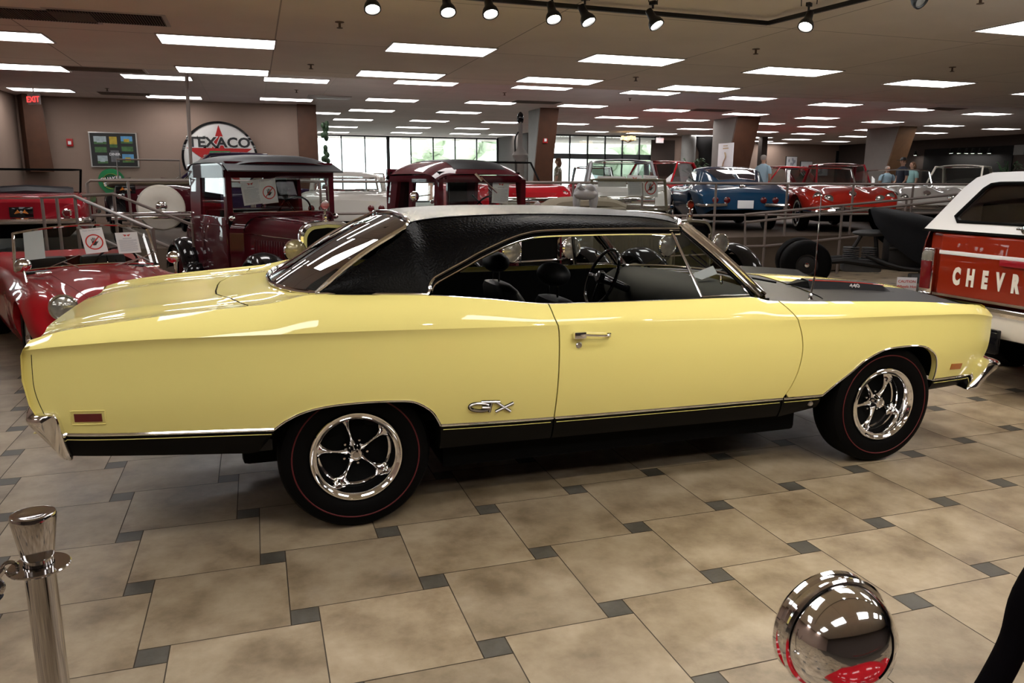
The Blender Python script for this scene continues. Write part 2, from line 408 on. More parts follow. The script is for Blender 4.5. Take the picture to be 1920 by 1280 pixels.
window('door_1', 9.55, 15.35, XL-.1, ZL, 2.75, 6, axis='y', depth=.12, bar=.12)
window('window_1', 1.3, 10.3, 30.6, ZP, HF-.02, 9, wide=(4,), bar=.05)
window('window_2', 11.4, 16.2, 26.6, ZP, HF-.02, 6, zs=((2.62, .22),), bar=.05)
struct('wall_far', MB().box(10.3, 11.4, 30.5, 30.7, 0, HF).box(10.3, 10.5, 26.5, 30.6, 0, HF).box(10.5, 11.4, 26.5, 26.7, 0, HF), M['wall_dark'], smooth=False)
struct('wall_far', MB().box(16.2, 18.9, 26.5, 26.7, 0, HF).box(18.7, 18.9, 26.6, 30.2, 0, HF).box(18.9, XR, 30.2, 30.4, 0, HF), M['wall'], smooth=False)
struct('wall_right', MB().box(XR, XR+.2, YB, 30.4, 0, HF), M['wall_dark'], smooth=False)
def rp(u, v): return px(u, v, x=XR-.02)
# ================================================================== world and trees outside
w = bpy.data.worlds.new('world'); SC.world = w; w.use_nodes = True; nt = w.node_tree; bg = nt.nodes['Background']
tc = nt.nodes.new('ShaderNodeTexCoord'); sx = nt.nodes.new('ShaderNodeSeparateXYZ'); nt.links.new(tc.outputs['Generated'], sx.inputs[0])
cr = nt.nodes.new('ShaderNodeValToRGB'); cr.color_ramp.elements[0].color = (.75, .8, .82, 1); cr.color_ramp.elements[1].color = (1, 1, 1, 1)
nt.links.new(sx.outputs[2], cr.inputs[0]); nt.links.new(cr.outputs[0], bg.inputs[0]); bg.inputs[1].default_value = 9.0
M['leaf'] = mat('pale_sunlit_leaves', (.42, .48, .36), .8, noise=.6, nscale=1.5)
M['lot'] = mat('pale_concrete_lot', (.6, .6, .58), .9, noise=.05)
struct('ground_outside', MB().box(-60, 80, 31.2, 90, -.2, .3).box(-60, -12.2, -20, 31.2, -.2, .3), M['lot'], smooth=False)
def tree(x, y, h, lab):
    t = thing('tree', lab, 'tree', (x, y, .3)); obj('trunk', MB().tube([(0,0,0),(.1,0,h*.5),(0,.1,h*.7)], [.25,.18,.1]), M['wood'], t)
    c = MB(); rr = random.Random(int(x*10))
    for k in range(26):
        a = rr.random()*2*PI; q = rr.random(); zz = h*(.25+.7*rr.random())
        c.ell((math.cos(a)*h*.3*q, math.sin(a)*h*.3*q, zz), (h*.14*(.6+.6*rr.random()),)*2+(h*.11,), 9, 6)
    for i, v in enumerate(c.v): c.v[i] = tuple(a+.12*rr.uniform(-1,1) for a in v)
    obj('crown', c, M['leaf'], t, smooth=False, weld=False)
tree(13.5, 42, 7, 'pale green tree outside the right end of the long window wall')
tree(10.5, 46, 5.5, 'pale green tree outside the middle of the long window wall')
tree(21, 40, 7, 'green tree outside the far entrance windows, left of the chandelier')
tree(26, 44, 7, 'green tree outside the far entrance windows, right of the chandelier')

# ================================================================== ceiling lights
def light_proto():
    f = MB(); W, D = .61, .305; t = .02
    f.box(-W-t, W+t, -D-t, -D, -.012, .0).box(-W-t, W+t, D, D+t, -.012, 0).box(-W-t, -W, -D, D, -.012, 0).box(W, W+t, -D, D, -.012, 0)
    o = obj('ceiling_light', f, M['lampframe'], smooth=False)
    obj('diffuser', MB().box(-W, W, -D, D, -.008, -.002), M['lamp'], o, smooth=False); return o
LP = light_proto(); used = False
def ceiling_light(x, y, z, lab, group=None):
    global used
    o = copy_tree(LP) if used else LP; used = True
    o.location = (x, y, z); tag(o, lab, 'ceiling light', group); return o
ORD = ['first', 'second', 'third', 'fourth', 'fifth', 'sixth', 'seventh', 'eighth', 'ninth', 'tenth', 'eleventh', 'twelfth']
rows_near = [('the row nearest the spotlight track', [(-30, 66), (409, 79), (826, 94), (1183, 113.5), (1486, 135), (1742, 157), (1975, 176)]),
             ('the row along the edge of the near ceiling', [(30, 126), (419, 134), (751, 141), (1049, 152), (1310, 166.5)])]
for nm, L in rows_near:
    for i, (u, v) in enumerate(L):
        p = px(u, v, z=HN-.01); ceiling_light(p.x, p.y, HN, 'panel light in %s, %s from left' % (nm, ORD[i]), 'lights in the near ceiling')
p = px(1915, 50, z=HN); ceiling_light(p.x+.35, p.y, HN, 'bright ceiling panel light cut off by the right edge, above the truck', 'lights in the near ceiling')
rows_far = [[(78, 169), (295, 145.5), (556, 151), (799, 156), (1018, 164.5), (1219, 174.5), (1402, 185), (1566, 196.5), (1714, 205.5), (1850, 214)],
            [(326, 182.5), (537, 187), (735, 188), (920, 193), (1092, 199), (1252, 207), (1398, 214.5), (1532, 221.5), (1655, 229), (1770, 236), (1877, 242)],
            [(597, 212), (697, 207.5), (860, 211), (939, 229.5), (1156, 220.5), (1291, 225.5), (1434, 232), (1531, 237.5), (1636, 244), (1744, 249.5)],
            [(662, 224.5), (805, 227), (1068, 232.5), (1190, 237), (1303, 242), (1427, 247.5), (1515, 251), (1603, 256)],
            [(638, 238), (775, 239), (885, 241), (1110, 247), (1205, 250), (1314, 254.5), (1420, 258), (1494, 261.5), (1567, 265.5)],
            [(625, 248), (762, 249), (872, 251), (945, 252.5), (1239, 251), (1424, 265), (1451, 268.3)]]
RN = ['frontmost', 'second', 'third', 'fourth', 'fifth', 'rearmost']
for r, L in enumerate(rows_far):
    for i, (u, v) in enumerate(L):
        p = px(u, v, z=HF-.01)
        if p.y > 30: p.y = 29.9
        ceiling_light(p.x, p.y, HF, 'ceiling panel light in the %s row of the far ceiling, %s from the left' % (RN[r], ORD[i]), 'lights in the far ceiling')
# rows behind and beside the camera that light the side of the yellow car
for k, y in enumerate((.32, -2.2, -4.7)):
    for i in range(6):
        if k == 0 and i in (0, 5): continue
        ceiling_light(-5.62+i*2.5, y, HN, 'bright ceiling panel light in the ceiling behind the camera', 'lights behind the camera')
# ceiling vents, sprinklers
def vent(u, v, H, W, D, lab, ang=0):
    p = px(u, v, z=H); t = thing('ceiling_vent', lab, 'vent', (p.x, p.y, H))
    obj('frame', MB().box(-W/2, W/2, -D/2, D/2, -.006, 0), M['lampframe'] if H == HN and W > 1 else M['vent'], t, smooth=False)
    s = MB()
    for k in range(-20, 21): s.box(W*.46*k/20-.004, W*.46*k/20+.004, -D*.42, D*.42, -.014, -.006)
    obj('grille', s, M['vent'], t, smooth=False)
    obj('duct_opening', MB().box(-W*.46, W*.46, -D*.42, D*.42, -.009, -.006), M['matte'] if 'dark' in lab else M['vent'], t, smooth=False)
vent(68, 27, HN, 1.05, .6, 'dark open return vent at the left of the near ceiling')
vent(205, 32.5, HN, 1.05, .6, 'slatted brown return vent beside the dark open one')
vent(196, 130, HN, 1.1, .5, 'brown vent between the two left lights of the near ceiling')
vent(235, 176, HF, 1.1, .6, 'grey ceiling vent above the taupe wall')
vent(1005, 191.5, HF, 1.2, .6, 'brown ceiling vent in front of the grey pillar with the fire alarm')
vent(1332, 206.5, HF, 1.2, .6, 'brown ceiling vent above the pillar with the poster')
vent(1770, 204, HF, 1.0, .6, 'dark ceiling vent above the right pillar')
p = px(617, 181.5, z=HF); tag(obj('ceiling_vent', MB().cbox(-.5, .5, -.3, .3, -.03, 0, .01), M['lampframe'], loc=(p.x, p.y, HF)), 'pale square air diffuser by the wood edged wall end', 'vent')
def sprinkler(u, v, H, lab):
    p = px(u, v, z=H-.05)
    mb = MB().lathe([(0, .02), (.045, .02), (.045, -.006), (.012, -.008), (.012, -.05), (.03, -.055), (.03, -.06), (0, -.06)], n=12)
    tag(obj('sprinkler', mb, M['vent'], loc=(p.x, p.y, H)), lab, 'sprinkler', 'sprinkler heads')
for u, v, H, l in [(637, 51, HN, 'left of the spotlight track'), (583, 128, HN, 'right of the second row lights at left'), (1417, 100, HN, 'below the bend of the spotlight track'), (1785, 133, HN, 'above the right light panels'),
                   (1192, 151, HN, 'between the second row lights'), (1838, 5, HN, 'at the top right'), (556, 173, HF, 'between the two lights before the wood edge'), (946, 178, HF, 'over the far hall, left of the pump'), (1181, 188, HF, 'over the far hall, right of the pillar'), (201, 170, HF, 'above the taupe wall')]:
    sprinkler(u, v, H, 'small sprinkler head '+l)

# ================================================================== spotlight track
def spot_head(u, v, lab, tilt, swing, lit=True):
    top = px(u, v, z=HN-.25)
    t = thing('track_spotlight', lab, 'spotlight', (top.x, top.y, HN-.07), swing, 'spotlights on the ceiling track')
    obj('stem', MB().cbox(-.018, .018, -.03, .03, -.03, .0, .004).tube([(0,0,-.03),(0,0,-.06)], .009), M['black'], t)
    R = Matrix.Translation((0, 0, -.13)) @ Matrix.Rotation(tilt, 4, 'X') @ Matrix.Scale(1.35, 4)
    yoke = [(-.064, 0, -.02), (-.066, 0, .05), (-.03, 0, .078), (.03, 0, .078), (.066, 0, .05), (.064, 0, -.02)]
    obj('yoke', MB().tube(yoke, .004, 6), M['black'], t)
    c = MB().lathe([(0, .055), (.022, .055), (.024, .02), (.026, -.005), (.042, -.03), (.048, -.05), (.048, -.062), (.040, -.062), (.038, -.05)], n=20)
    obj('lamp_can', c.xf(R), M['black'], t)
    obj('lamp_face', MB().lathe([(0, -.052), (.038, -.052)], n=20).xf(R), M['spot'] if lit else M['lens'], t)
    if lit:
        ld = bpy.data.lights.new('spotlight', 'SPOT'); ld.energy = SPOTW; ld.spot_size = math.radians(85); ld.spot_blend = .8; ld.shadow_soft_size = .035; ld.color = (1, .88, .68)
        lo = bpy.data.objects.new('spot_beam', ld); COL.objects.link(lo); lo.parent = t; lo.matrix_local = R @ Matrix.Translation((0, 0, -.066))
heads = [(697, 14, -.5, 0), (838, 20, -.5, 0), (917, 23, -.5, .05), (1035, 33, -.5, .05), (1096, 38, -.55, .55), (1223, 45, -.6, .5), (1514, 48, -.6, -1.0)]
for i, (u, v, ti, sw) in enumerate(heads):
    spot_head(u, v, 'lit black track spotlight, %s from the left' % ORD[i], ti, sw)
spot_head(1712, 6, 'unlit black spotlight at the top right corner', -1.0, .2, lit=False)
for i in range(4):      # the run of the track on the camera side, aimed at the car
    xx = 1.0+i*1.0
    t = thing('track_spotlight', 'lit spotlight on the track run on the camera side', 'spotlight', (xx, -3.15, HN-.07), 0, 'spotlights on the camera side')
    R = Matrix.Translation((0, 0, -.13)) @ Matrix.Rotation(.62, 4, 'X') @ Matrix.Scale(1.35, 4)
    obj('stem', MB().cbox(-.018, .018, -.03, .03, -.03, .0, .004).tube([(0,0,-.03),(0,0,-.06)], .009), M['black'], t)
    obj('lamp_can', MB().lathe([(0, .055), (.022, .055), (.024, .02), (.026, -.005), (.042, -.03), (.048, -.05), (.048, -.062), (.040, -.062), (.038, -.05)], n=20).xf(R), M['black'], t)
    obj('lamp_face', MB().lathe([(0, -.052), (.038, -.052)], n=20).xf(R), M['spot'], t)
    ld = bpy.data.lights.new('spotlight', 'SPOT'); ld.energy = SPOTC; ld.spot_size = math.radians(70); ld.spot_blend = .9; ld.shadow_soft_size = .035; ld.color = (1, .90, .70)
    lo = bpy.data.objects.new('spot_beam', ld); COL.objects.link(lo); lo.parent = t; lo.matrix_local = R @ Matrix.Translation((0, 0, -.066))
a, b, c = px(800, -13, z=HN-.05), px(1440, 42, z=HN-.05), px(1625, -5, z=HN-.05)
a = b + (a-b)*1.5; c = b + (c-b)*3
tr = MB()
c2 = Vector((-3.2, -3.15, 0)); c1_ = Vector((c.x+.3, -3.15, 0))
for p, q in ((a, b), (b, c1_), (c1_, c2)):
    d = (q-p).normalized(); n = Vector((-d.y, d.x, 0))*.018
    z0, z1 = HN-.075, HN-.04
    tr.add([(p-n)[:2]+(z0,), (p+n)[:2]+(z0,), (q+n)[:2]+(z0,), (q-n)[:2]+(z0,), (p-n)[:2]+(z1,), (p+n)[:2]+(z1,), (q+n)[:2]+(z1,), (q-n)[:2]+(z1,)], [(0,3,2,1),(4,5,6,7),(0,1,5,4),(1,2,6,5),(2,3,7,6),(3,0,4,7)])
tag(obj('light_track', tr, M['black'], smooth=False), 'bent black lighting track hung under the near ceiling', 'light track')
# ================================================================== the yellow hardtop coupe
car = thing('muscle_car', 'pale yellow hardtop coupe with black vinyl roof and black hood, in the foreground', 'car')
H_ = tab((-1.30, .865), (-1.20, .897), (-1.05, .922), (-.7, .945), (-.2, .962), (.3, .966), (1.2, .966), (2.3, .964), (2.8, .955), (3.2, .940), (3.5, .905), (3.66, .865), (3.80, .80))
ZC = tab((-1.30, .915), (-1.1, .935), (-.76, .947), (-.15, .942), (.6, .925), (1.65, .899), (2.28, .875), (3.0, .860), (3.5, .838), (3.8, .79))
YR = tab((-1.30, .83), (-1.1, .842), (-.6, .834), (-.15, .831), (.34, .857), (1.2, .862), (2.1, .862), (2.7, .862), (3.1, .850), (3.5, .815), (3.8, .76))
ZR = tab((-1.30, .935), (-1.12, .983), (-.97, 1.002), (-.77, 1.022), (-.56, 1.039), (-.35, 1.054), (-.15, 1.086), (.10, 1.077), (.34, 1.067), (.6, 1.042), (.95, 1.003), (1.4, .996), (2.05, .989), (2.15, .968), (2.30, .957), (2.7, .940), (3.07, .922), (3.5, .885), (3.7, .862), (3.8, .84))
ZB = tab((-1.25, .575), (-1.17, .568), (-.35, .524), (.38, .472), (.93, .456), (2.25, .440), (2.5, .437), (3.3, .460), (3.7, .452), (3.85, .45))
AMP = tab((-1.4, 1), (-.2, .9), (.7, .35), (1.2, 0), (1.8, 0), (2.3, .15), (2.8, .55), (3.9, .7))
RARCH = [(-.352, .524), (-.315, .552), (-.281, .571), (-.236, .591), (-.169, .608), (-.068, .618), (.07, .619), (.20, .612), (.26, .600), (.315, .566), (.345, .535), (.369, .493), (.378, .472)]
FARCH = [(2.500, .437), (2.573, .502), (2.657, .565), (2.740, .629), (2.863, .677), (3.0, .688), (3.129, .680), (3.204, .650), (3.250, .612), (3.275, .56), (3.285, .515), (3.290, .461)]
ra = pchip([p[0] for p in RARCH], [p[1] for p in RARCH]); fa = pchip([p[0] for p in FARCH], [p[1] for p in FARCH])
def zbot(x):
    if -.352 <= x <= .378: return ra(x)
    if 2.5 <= x <= 3.29: return fa(x)
    return ZB(x)
XREAR = tab((.45, -1.13), (.582, -1.195), (.667, -1.253), (.787, -1.277), (.904, -1.271), (.950, -1.243), (1.0, -1.22))
XFRONT = tab((.42, 3.66), (.458, 3.69), (.521, 3.735), (.616, 3.783), (.745, 3.794), (.79, 3.782), (.825, 3.755), (.855, 3.705), (.88, 3.64))
def Ylow(x, z):
    zc = ZC(x); q = max(0, (zc-z)/(zc-.45)); a = AMP(x)
    return H_(x) - .050*q**2.6 - a*.013*sm(q/.06)*(1-sm((q-.1)/.5)) - (1-a)*.010*sm((.35-q)/.35)
def side(x, t, s=-1):
    if t <= 1:
        zb, zc = zbot(x), ZC(x); z = lerp(zb, zc, t); return Vector((x, s*Ylow(x, z), z))
    u = t-1; H, zc, yr, zr = H_(x), ZC(x), YR(x), ZR(x); a = AMP(x)
    H = Ylow(x, zc)
    cy, cz = H-.25*(H-yr)*(.4+.6*a)-.004, zc+.50*(zr-zc)
    y = (1-u)**2*H + 2*u*(1-u)*cy + u*u*yr; z = (1-u)**2*zc + 2*u*(1-u)*cz + u*u*zr
    return Vector((x, s*y, z))
TS = [k/16 for k in range(17)] + [1+k/9 for k in range(1, 10)]
XD0 = tab((.40, .936), (.45, .937), (.68, .942), (.84, .942), (.90, .940), (.93, .930), (.96, .923), (1.05, .921))
XD1 = tab((.40, 2.225), (.437, 2.245), (.52, 2.282), (.61, 2.305), (.70, 2.312), (.78, 2.303), (.87, 2.273), (.93, 2.235), (.98, 2.20))
G_ = .0032
def side_panel(name, xl, xr, brk, s, mat_=None, lab=None):
    # brk: extra x positions for accurate arches ; xl, xr functions of z (or numbers)
    mb = MB(); Gd = []
    us = brk
    for u in us:
        col = []
        for t in TS:
            x = u
            for _ in range(5):
                z = side(x, t).z
                a = xl(z) if callable(xl) else xl; b = xr(z) if callable(xr) else xr
                x = lerp(a, b, (u-us[0])/(us[-1]-us[0]))
            col.append(side(x, t, s))
        Gd.append(col)
    mb.grid(Gd)
    # returned edge flanges give the panel thickness
    for ring in (Gd[0], Gd[-1]):
        mb.grid([ring, [p + Vector((0, -s*.02, 0)) for p in ring]])
    bot = [c[0] for c in Gd]; mb.grid([bot, [p + Vector((0, -s*.035, .0)) for p in bot]])
    o = obj(name, mb, mat_ or M['yellow'], car, angle=24)
    if lab: o['label'] = lab
    return o
def xs_range(a, b, n, extra=()):
    L = [a+(b-a)*k/n for k in range(n+1)] + [e for e in extra if a < e < b]; L = sorted(set(round(v, 4) for v in L)); return L
ex_r = [-.352, -.345, -.335, -.32, -.30, -.28, -.26, .24, .26, .28, .30, .315, .33, .34, .35, .358, .365, .371, .376, .3785, .384]
ex_f = [2.495, 2.5, 2.51, 3.18, 3.2, 3.215, 3.23, 3.24, 3.25, 3.258, 3.265, 3.27, 3.275, 3.28, 3.284, 3.287, 3.2901, 3.296]
def warp_panel(name, xl, xr, a, b, n, extra, s):
    # x grid stays where it is in the interior, only the outermost columns follow the curved edges
    us = xs_range(a, b, n, extra); mb = MB(); Gd = []
    for u in us:
        col = []
        for t in TS:
            z = side(u, t).z; x = u
            if xl:
                e = xl(z); k = max(0, 1-(u-a)/.18); x += (e-a)*k
            if xr:
                e = xr(z); k = max(0, 1-(b-u)/.18); x += (e-b)*k
            p = side(x, t, s)
            if xl or xr:
                zb0 = side(u, 0).z
                if t == 0 or (zbot(u) != ZB(u)): p = side(u, t, s) if (k == 0 or zbot(u) != ZB(u)) else p
            col.append(p)
        Gd.append(col)
    mb.grid(Gd)
    for ring in (Gd[0], Gd[-1]): mb.grid([ring, [p + Vector((0, -s*.02, 0)) for p in ring]])
    bot = [c[0] for c in Gd]; mb.grid([bot, [p + Vector((0, -s*.035, .0)) for p in bot]])
    return obj(name, mb, M['yellow'], car, angle=24)
for s in (-1, 1):
    warp_panel('rear_quarter_panel', XREAR, lambda z: XD0(z)-G_, -1.27, .935, 90, ex_r, s)
    d = side_panel('door', lambda z: XD0(z)+G_, lambda z: XD1(z)-G_, xs_range(.94, 2.25, 40), s)
    warp_panel('front_fender', lambda z: XD1(z)+G_, XFRONT, 2.29, 3.78, 70, ex_f, s)
    # door gap backing, dark
    mb = MB()
    for X in (XD0, XD1):
        mb.grid([[side(X(side(1, t).z)+dx, t, s)+Vector((0, -s*.012, 0)) for t in TS] for dx in (-.02, .02)])
    obj('door_gap_seal', mb, M['matte'], car)
    if True:
        # handle and key lock, sub-parts of the door
        hy = s*(Ylow(1.1, .87)+.004)
        hd = MB(); pth = [(1.19, hy-s*-.002, .858), (1.185, hy+s*.022, .861), (1.15, hy+s*.030, .862), (1.08, hy+s*.030, .868), (1.035, hy+s*.026, .872)]
        hd.tube(catmull(pth, 5), .0065, 8)
        hd.cbox(1.005, 1.065, min(hy, hy+s*.032), max(hy, hy+s*.032), .853, .885, .006)
        hd.cbox(1.178, 1.20, min(hy, hy+s*.012), max(hy, hy+s*.012), .850, .870, .004)
        obj('door_handle', hd, M['chrome'], d)
        ly = s*(Ylow(1.035, .815)+.001)
        obj('door_lock', MB().lathe([(0, s*.008), (.011, s*.008), (.016, s*.004), (.0175, 0)], (1.040, ly, .817), 'y', 20), M['chrome'], d)
# ---- trim along the sill, pinstripe, black rocker panels
def strip(z0f, z1f, xa, xb, s, off, n=30):
    G = []
    for k in range(n+1):
        x = lerp(xa, xb, k/n); r = []
        for q in (0, .33, .67, 1):
            z = lerp(z0f(x), z1f(x), q); o_ = off*(1 if q in (.33, .67) else .25)
            r.append((x, s*(Ylow(x, z)+o_), z))
        G.append(r)
    return G
segs = [(-1.185, -.352), (.381, .933), (.941, 2.243), (2.251, 2.498), (3.295, 3.70)]
bot_z = tab((-1.12, .468), (-.43, .409), (-.352, .44), (-.34, .40), (.30, .35), (.38, .350), (.93, .345), (1.5, .340), (2.2, .335), (2.5, .345), (3.2, .385), (3.55, .392))
for s in (-1, 1):
    mb = MB(); ps = MB()
    for a, b in segs:
        mb.grid(strip(lambda x: ZB(x)-.008, lambda x: ZB(x)+.008, a, b, s, .007))
        obj('pinstripe', MB().grid(strip(lambda x: ZB(x)-.0235, lambda x: ZB(x)-.0195, a+.01, b-.01, s, .0035)), M['yellow'], car)
    # arch lips
    for A, lo in ((RARCH, .352), (FARCH, 0)):
        pts = [(x, s*(Ylow(x, z)+.002), z) for x, z in A]
        mb.tube(catmull(pts, 5), .0048, 6)
    obj('sill_trim', mb, M['chrome'], car)
    for a, b, lab in ((-1.175, -.352, 'rear'), (.381, .933, ''), (.941, 2.243, ''), (2.251, 2.50, ''), (3.295, 3.66, '')):
        G = []
        for k in range(25):
            x = lerp(a, b, k/24); zt = ZB(x)-.006; zb_ = bot_z(x)
            if a > 3: zb_ = .392
            if a < -1: zb_ = lerp(.468, .409, (x-a)/(b-a)) if x < -.43 else lerp(.409, .50, (x+.43)/.08)
            if 2.2 < a < 2.4: zb_ = lerp(.330, .362, (x-a)/(b-a))
            r = []
            for q in range(7):
                z = lerp(zt, zb_, q/6); tuck = .03*(q/6)**2
                r.append((x, s*(Ylow(x, zt)-.004-tuck), z))
            r.append((x, s*(Ylow(x, zt)-.10), zb_-.002)); G.append(r)
        m2 = MB().grid(G)
        m2.grid([G[0], [(p[0], s*.6, p[2]) for p in G[0]]]); m2.grid([G[-1], [(p[0], s*.6, p[2]) for p in G[-1]]])
        obj('rocker_panel', m2, M['rocker'], car)
for s in (-1, 1):
    obj('end_cap_seam', MB().tube([(XREAR(z)+.035, s*(Ylow(XREAR(z)+.035, z)+.0004), z) for z in [.62+.28*k/12 for k in range(13)]], .0013, 5), M['matte'], car)
# sill fold line of the door and small cap
obj('jack_cap', MB().lathe([(0, -.012), (.012, -.010), (.016, 0)], (2.44, -(Ylow(2.44, .40)-.002), .395), 'y', 16), M['steel'], car)
# ---- deck, filler panel, tail panel
ZD = tab((-1.30, .925), (-1.15, .965), (-.9, 1.0), (-.6, 1.025), (-.3, 1.06), (-.1, 1.08))
def deck(x, v):
    # v: 0 at the ridge, 1 at the centre line
    yr, zr = YR(x), ZR(x); y = yr*(1-v)
    zc = ZD(x); dip = -.014*math.sin(min(1, v*2.2)*PI)*(1 if v < .45 else 0)
    return Vector((x, -y, lerp(zr, zc, sm(v*1.4)) + dip*sm((-.1-x)/.3)))
DX0 = lambda v: -1.235-.055*sm(v*1.3)
def trunk_front(v): return lerp(-.425, -.585, sm((v-.05)/.75))+.0
GV = [0, .02, .045, .07, .1, .15, .2, .27, .35, .45, .55, .7, .85, 1]
for s in (-1, 1):      # fender tops beside the lid
    G = [[deck(lerp(DX0(v), -.10, k/26), v) for v in (0, .02, .045, .068)] for k in range(27)]
    if s > 0: G = [[Vector((p.x, -p.y, p.z)) for p in r] for r in G]
    obj('fender_top', MB().grid(G), M['yellow'], car, angle=40)
def full(G): return [r[:-1] + [Vector((p.x, -p.y, p.z)) for p in r[::-1]] for r in G]
VV = [.074, .1, .15, .2, .27, .35, .45, .55, .7, .85, 1]
lid = [[deck(lerp(DX0(v), trunk_front(v)-.004, k/24), v) for v in VV] for k in range(25)]
mbl = MB().grid(full(lid)); fr_ = full(lid); mbl.grid([[p for p in fr_[0]], [p+Vector((.02, 0, -.10)) for p in fr_[0]]]); mbl.grid([fr_[-1], [p-Vector((0, 0, .02)) for p in fr_[-1]]])
ld_ = obj('trunk_lid', mbl, M['yellow'], car, angle=35)
RWB = lambda v: lerp(-.14, -.335, sm(v*1.5))            # rear window base
fil = [[deck(lerp(trunk_front(v)+.004, RWB(v)+.03, k/14), v) for v in VV] for k in range(15)]
obj('filler_panel', MB().grid(full(fil)), M['yellow'], car, angle=35)
obj('trunk_gap', MB().grid(full([[deck(lerp(DX0(v)+.03, trunk_front(v)+.02, k/12), v)-Vector((0,0,.012)) for v in [.05]+VV] for k in range(13)])), M['matte'], car)
tp = MB(); rows = []
for z in (.955, .93, .90, .80, .70, .64, .56):
    rows.append([(XREAR(z)+(.012 if abs(y) < .80 else 0)+.035*sm((.9-abs(y))/.9)*-1, y, z-.02*(z > .94)) for y in [(-.888+.888*2*k/24) for k in range(25)]])
obj('tail_panel', tp.grid(rows), M['yellow'], car)
obj('tail_light', MB().cbox(-1.30, -1.27, -.70, .70, .72, .86, .015), M['dark_red_lens'], car)
# ---- hood, cowl, scoops
def hoodp(x, v):
    yr, zr = YR(x), ZR(x); y = yr*(1-v)
    return Vector((x, -y, zr - .006*sm(v/.06) + .040*sm((v-.02)/.8)*(1-.3*sm((x-2.6)/1.1)) + .012*math.exp(-((y/.16)**2))))
HXF = lambda v: 3.70+.07*sm(v*1.2)
cowl = tab((0, 2.16), (.1, 2.24), (.4, 2.40), (1, 2.48)); hr = tab((0, 2.22), (.04, 2.44), (.15, 2.60), (.4, 2.66), (1, 2.70))
HV = [.01, .03, .06, .1, .15, .2, .28, .36, .44, .52, .60, .68, .735, .75, .8, .9, 1]
hg = full([[hoodp(lerp(hr(v)+.004, HXF(v), k/26), v) for v in HV] for k in range(27)])
hm = MB(); NV = len(hg[0]); yv = [p.y for p in hg[3]]
hm.grid(hg)
for idx in range(26):
    for j in range(NV-1):
        yc = (hg[13][j].y+hg[13][j+1].y)/2
        hm.m[idx*(NV-1)+j] = 1 if abs(yc) < .225 else 0
e_ = hg[-1]; hm.slot(0).grid([e_, [p-Vector((.03, 0, .05)) for p in e_]])
hood = obj('hood', hm, [M['hoodblack'], M['yellow']], car, angle=35)
cg = full([[hoodp(lerp(cowl(v)-.05, hr(v)-.002, k/10), v)-Vector((0, 0, .004)) for v in HV] for k in range(11)])
obj('cowl_panel', MB().grid(cg), M['hoodblack'], car)
obj('hood_gap', MB().grid([[p-Vector((0,0,.012)) for p in r] for r in full([[hoodp(hr(v)+d, v) for v in HV] for d in (-.03, .03)])]), M['matte'], car)
for s in (-1, 1):
    # ornamental side-facing scoop: wedge with open outer face
    x0, x1 = 2.74, 3.34
    def zt(x, y): return hoodp(x, 1-abs(y)/YR(x)).z
    ys0, ys1 = s*.425, s*.30
    sc = MB(); top = []; 
    for k in range(13):
        x = lerp(x0, x1, k/12); h = .042*(1-.15*k/12); 
        if k == 12: h *= .35
        ro = ys0+s*.0; top.append([(x, s*.455, zt(x, .455)-.004), (x, ro, zt(x, .425)+h), (x, s*.37, zt(x, .37)+h+.004), (x, ys1, zt(x, .30)-.002)])
    sc.grid(top); sc.grid([top[0], [(x0+.05, p[1], zt(x0, .4)-.005) for p in top[0]]]); sc.grid([top[-1], [(x1+.03, p[1], zt(x1, .4)-.004) for p in top[-1]]])
    so = obj('hood_scoop', sc, M['hoodblack'], hood)
    obj('scoop_opening', MB().add([(x0-.11, s*.36, zt(x0-.11, .36)+.003), (x0+.012, s*.452, zt(x0, .45)+.004), (x0+.004, s*.33, zt(x0, .33)+.034), (x0+.004, s*.42, zt(x0, .42)+.040)], [(0, 1, 3), (0, 3, 2)]), M['matte'], hood)
    obj('red_stripe', MB().tube([(lerp(x0+.01, x1-.03, k/8), s*.424, zt(lerp(x0, x1, k/8), .425)+.042*(1-.15*k/8)+.001) for k in range(9)], .0035, 6), M['cvred'], hood, None)
    tm = text_mb('440', .034, .0015, .0008, sx=1.5)
    zc0, zc1 = zt(3.07, .455)-.004, zt(3.07, .425)+.038
    up_ = Vector((0, -s*.030, zc1-zc0)); o0 = Vector((3.07, s*.4435, (zc0+zc1)/2+.003))
    tm.xf(frame_mat(o0, (1*(1 if s < 0 else -1), 0, -.04), up_))
    obj('engine_badge', tm, M['steel'], hood)
# ---- lower structure: wells, underbody, bumpers
ub = MB().cbox(.42, 2.46, -.76, .76, .20, .46, .03).cbox(-.5, .43, -.55, .55, .24, .46, .03).cbox(2.45, 3.4, -.5, .5, .24, .46, .03).cbox(-1.15, -.45, -.72, .72, .47, .56, .03)  # middle slab shaped low and wide to deepen the shadow beneath
obj('underbody', ub, M['matte'], car)
obj('engine_bay_shield', MB().box(-1.1, 3.5, -.62, .62, .46, .70), M['matte'], car)
for s in (-1, 1):
    for cx, A in ((.02, RARCH), (2.92, FARCH)):
        G = []
        for x, z in A: G.append([(x, s*(Ylow(x, z)-.012), z+.004), (lerp(x, cx, -.04), s*.80, z+.035), (x, s*.60, z+.035)])
        m_ = MB().grid(G)
        poly = [(x, z+.03) for x, z in A]; w_ = [(x, s*.60, z) for x, z in poly]
        m_.add(w_+[(poly[-1][0], s*.60, .36), (poly[0][0], s*.60, .36)], [tuple(range(len(w_)+2))])
        obj('wheel_well', m_, M['matte'], car)
obj('leaf_spring', MB().cbox(-.50, -.36, -.83, -.74, .40, .455, .006), M['rust'], car); obj('leaf_spring', MB().cbox(-.50, -.36, .74, .83, .40, .455, .006), M['rust'], car)
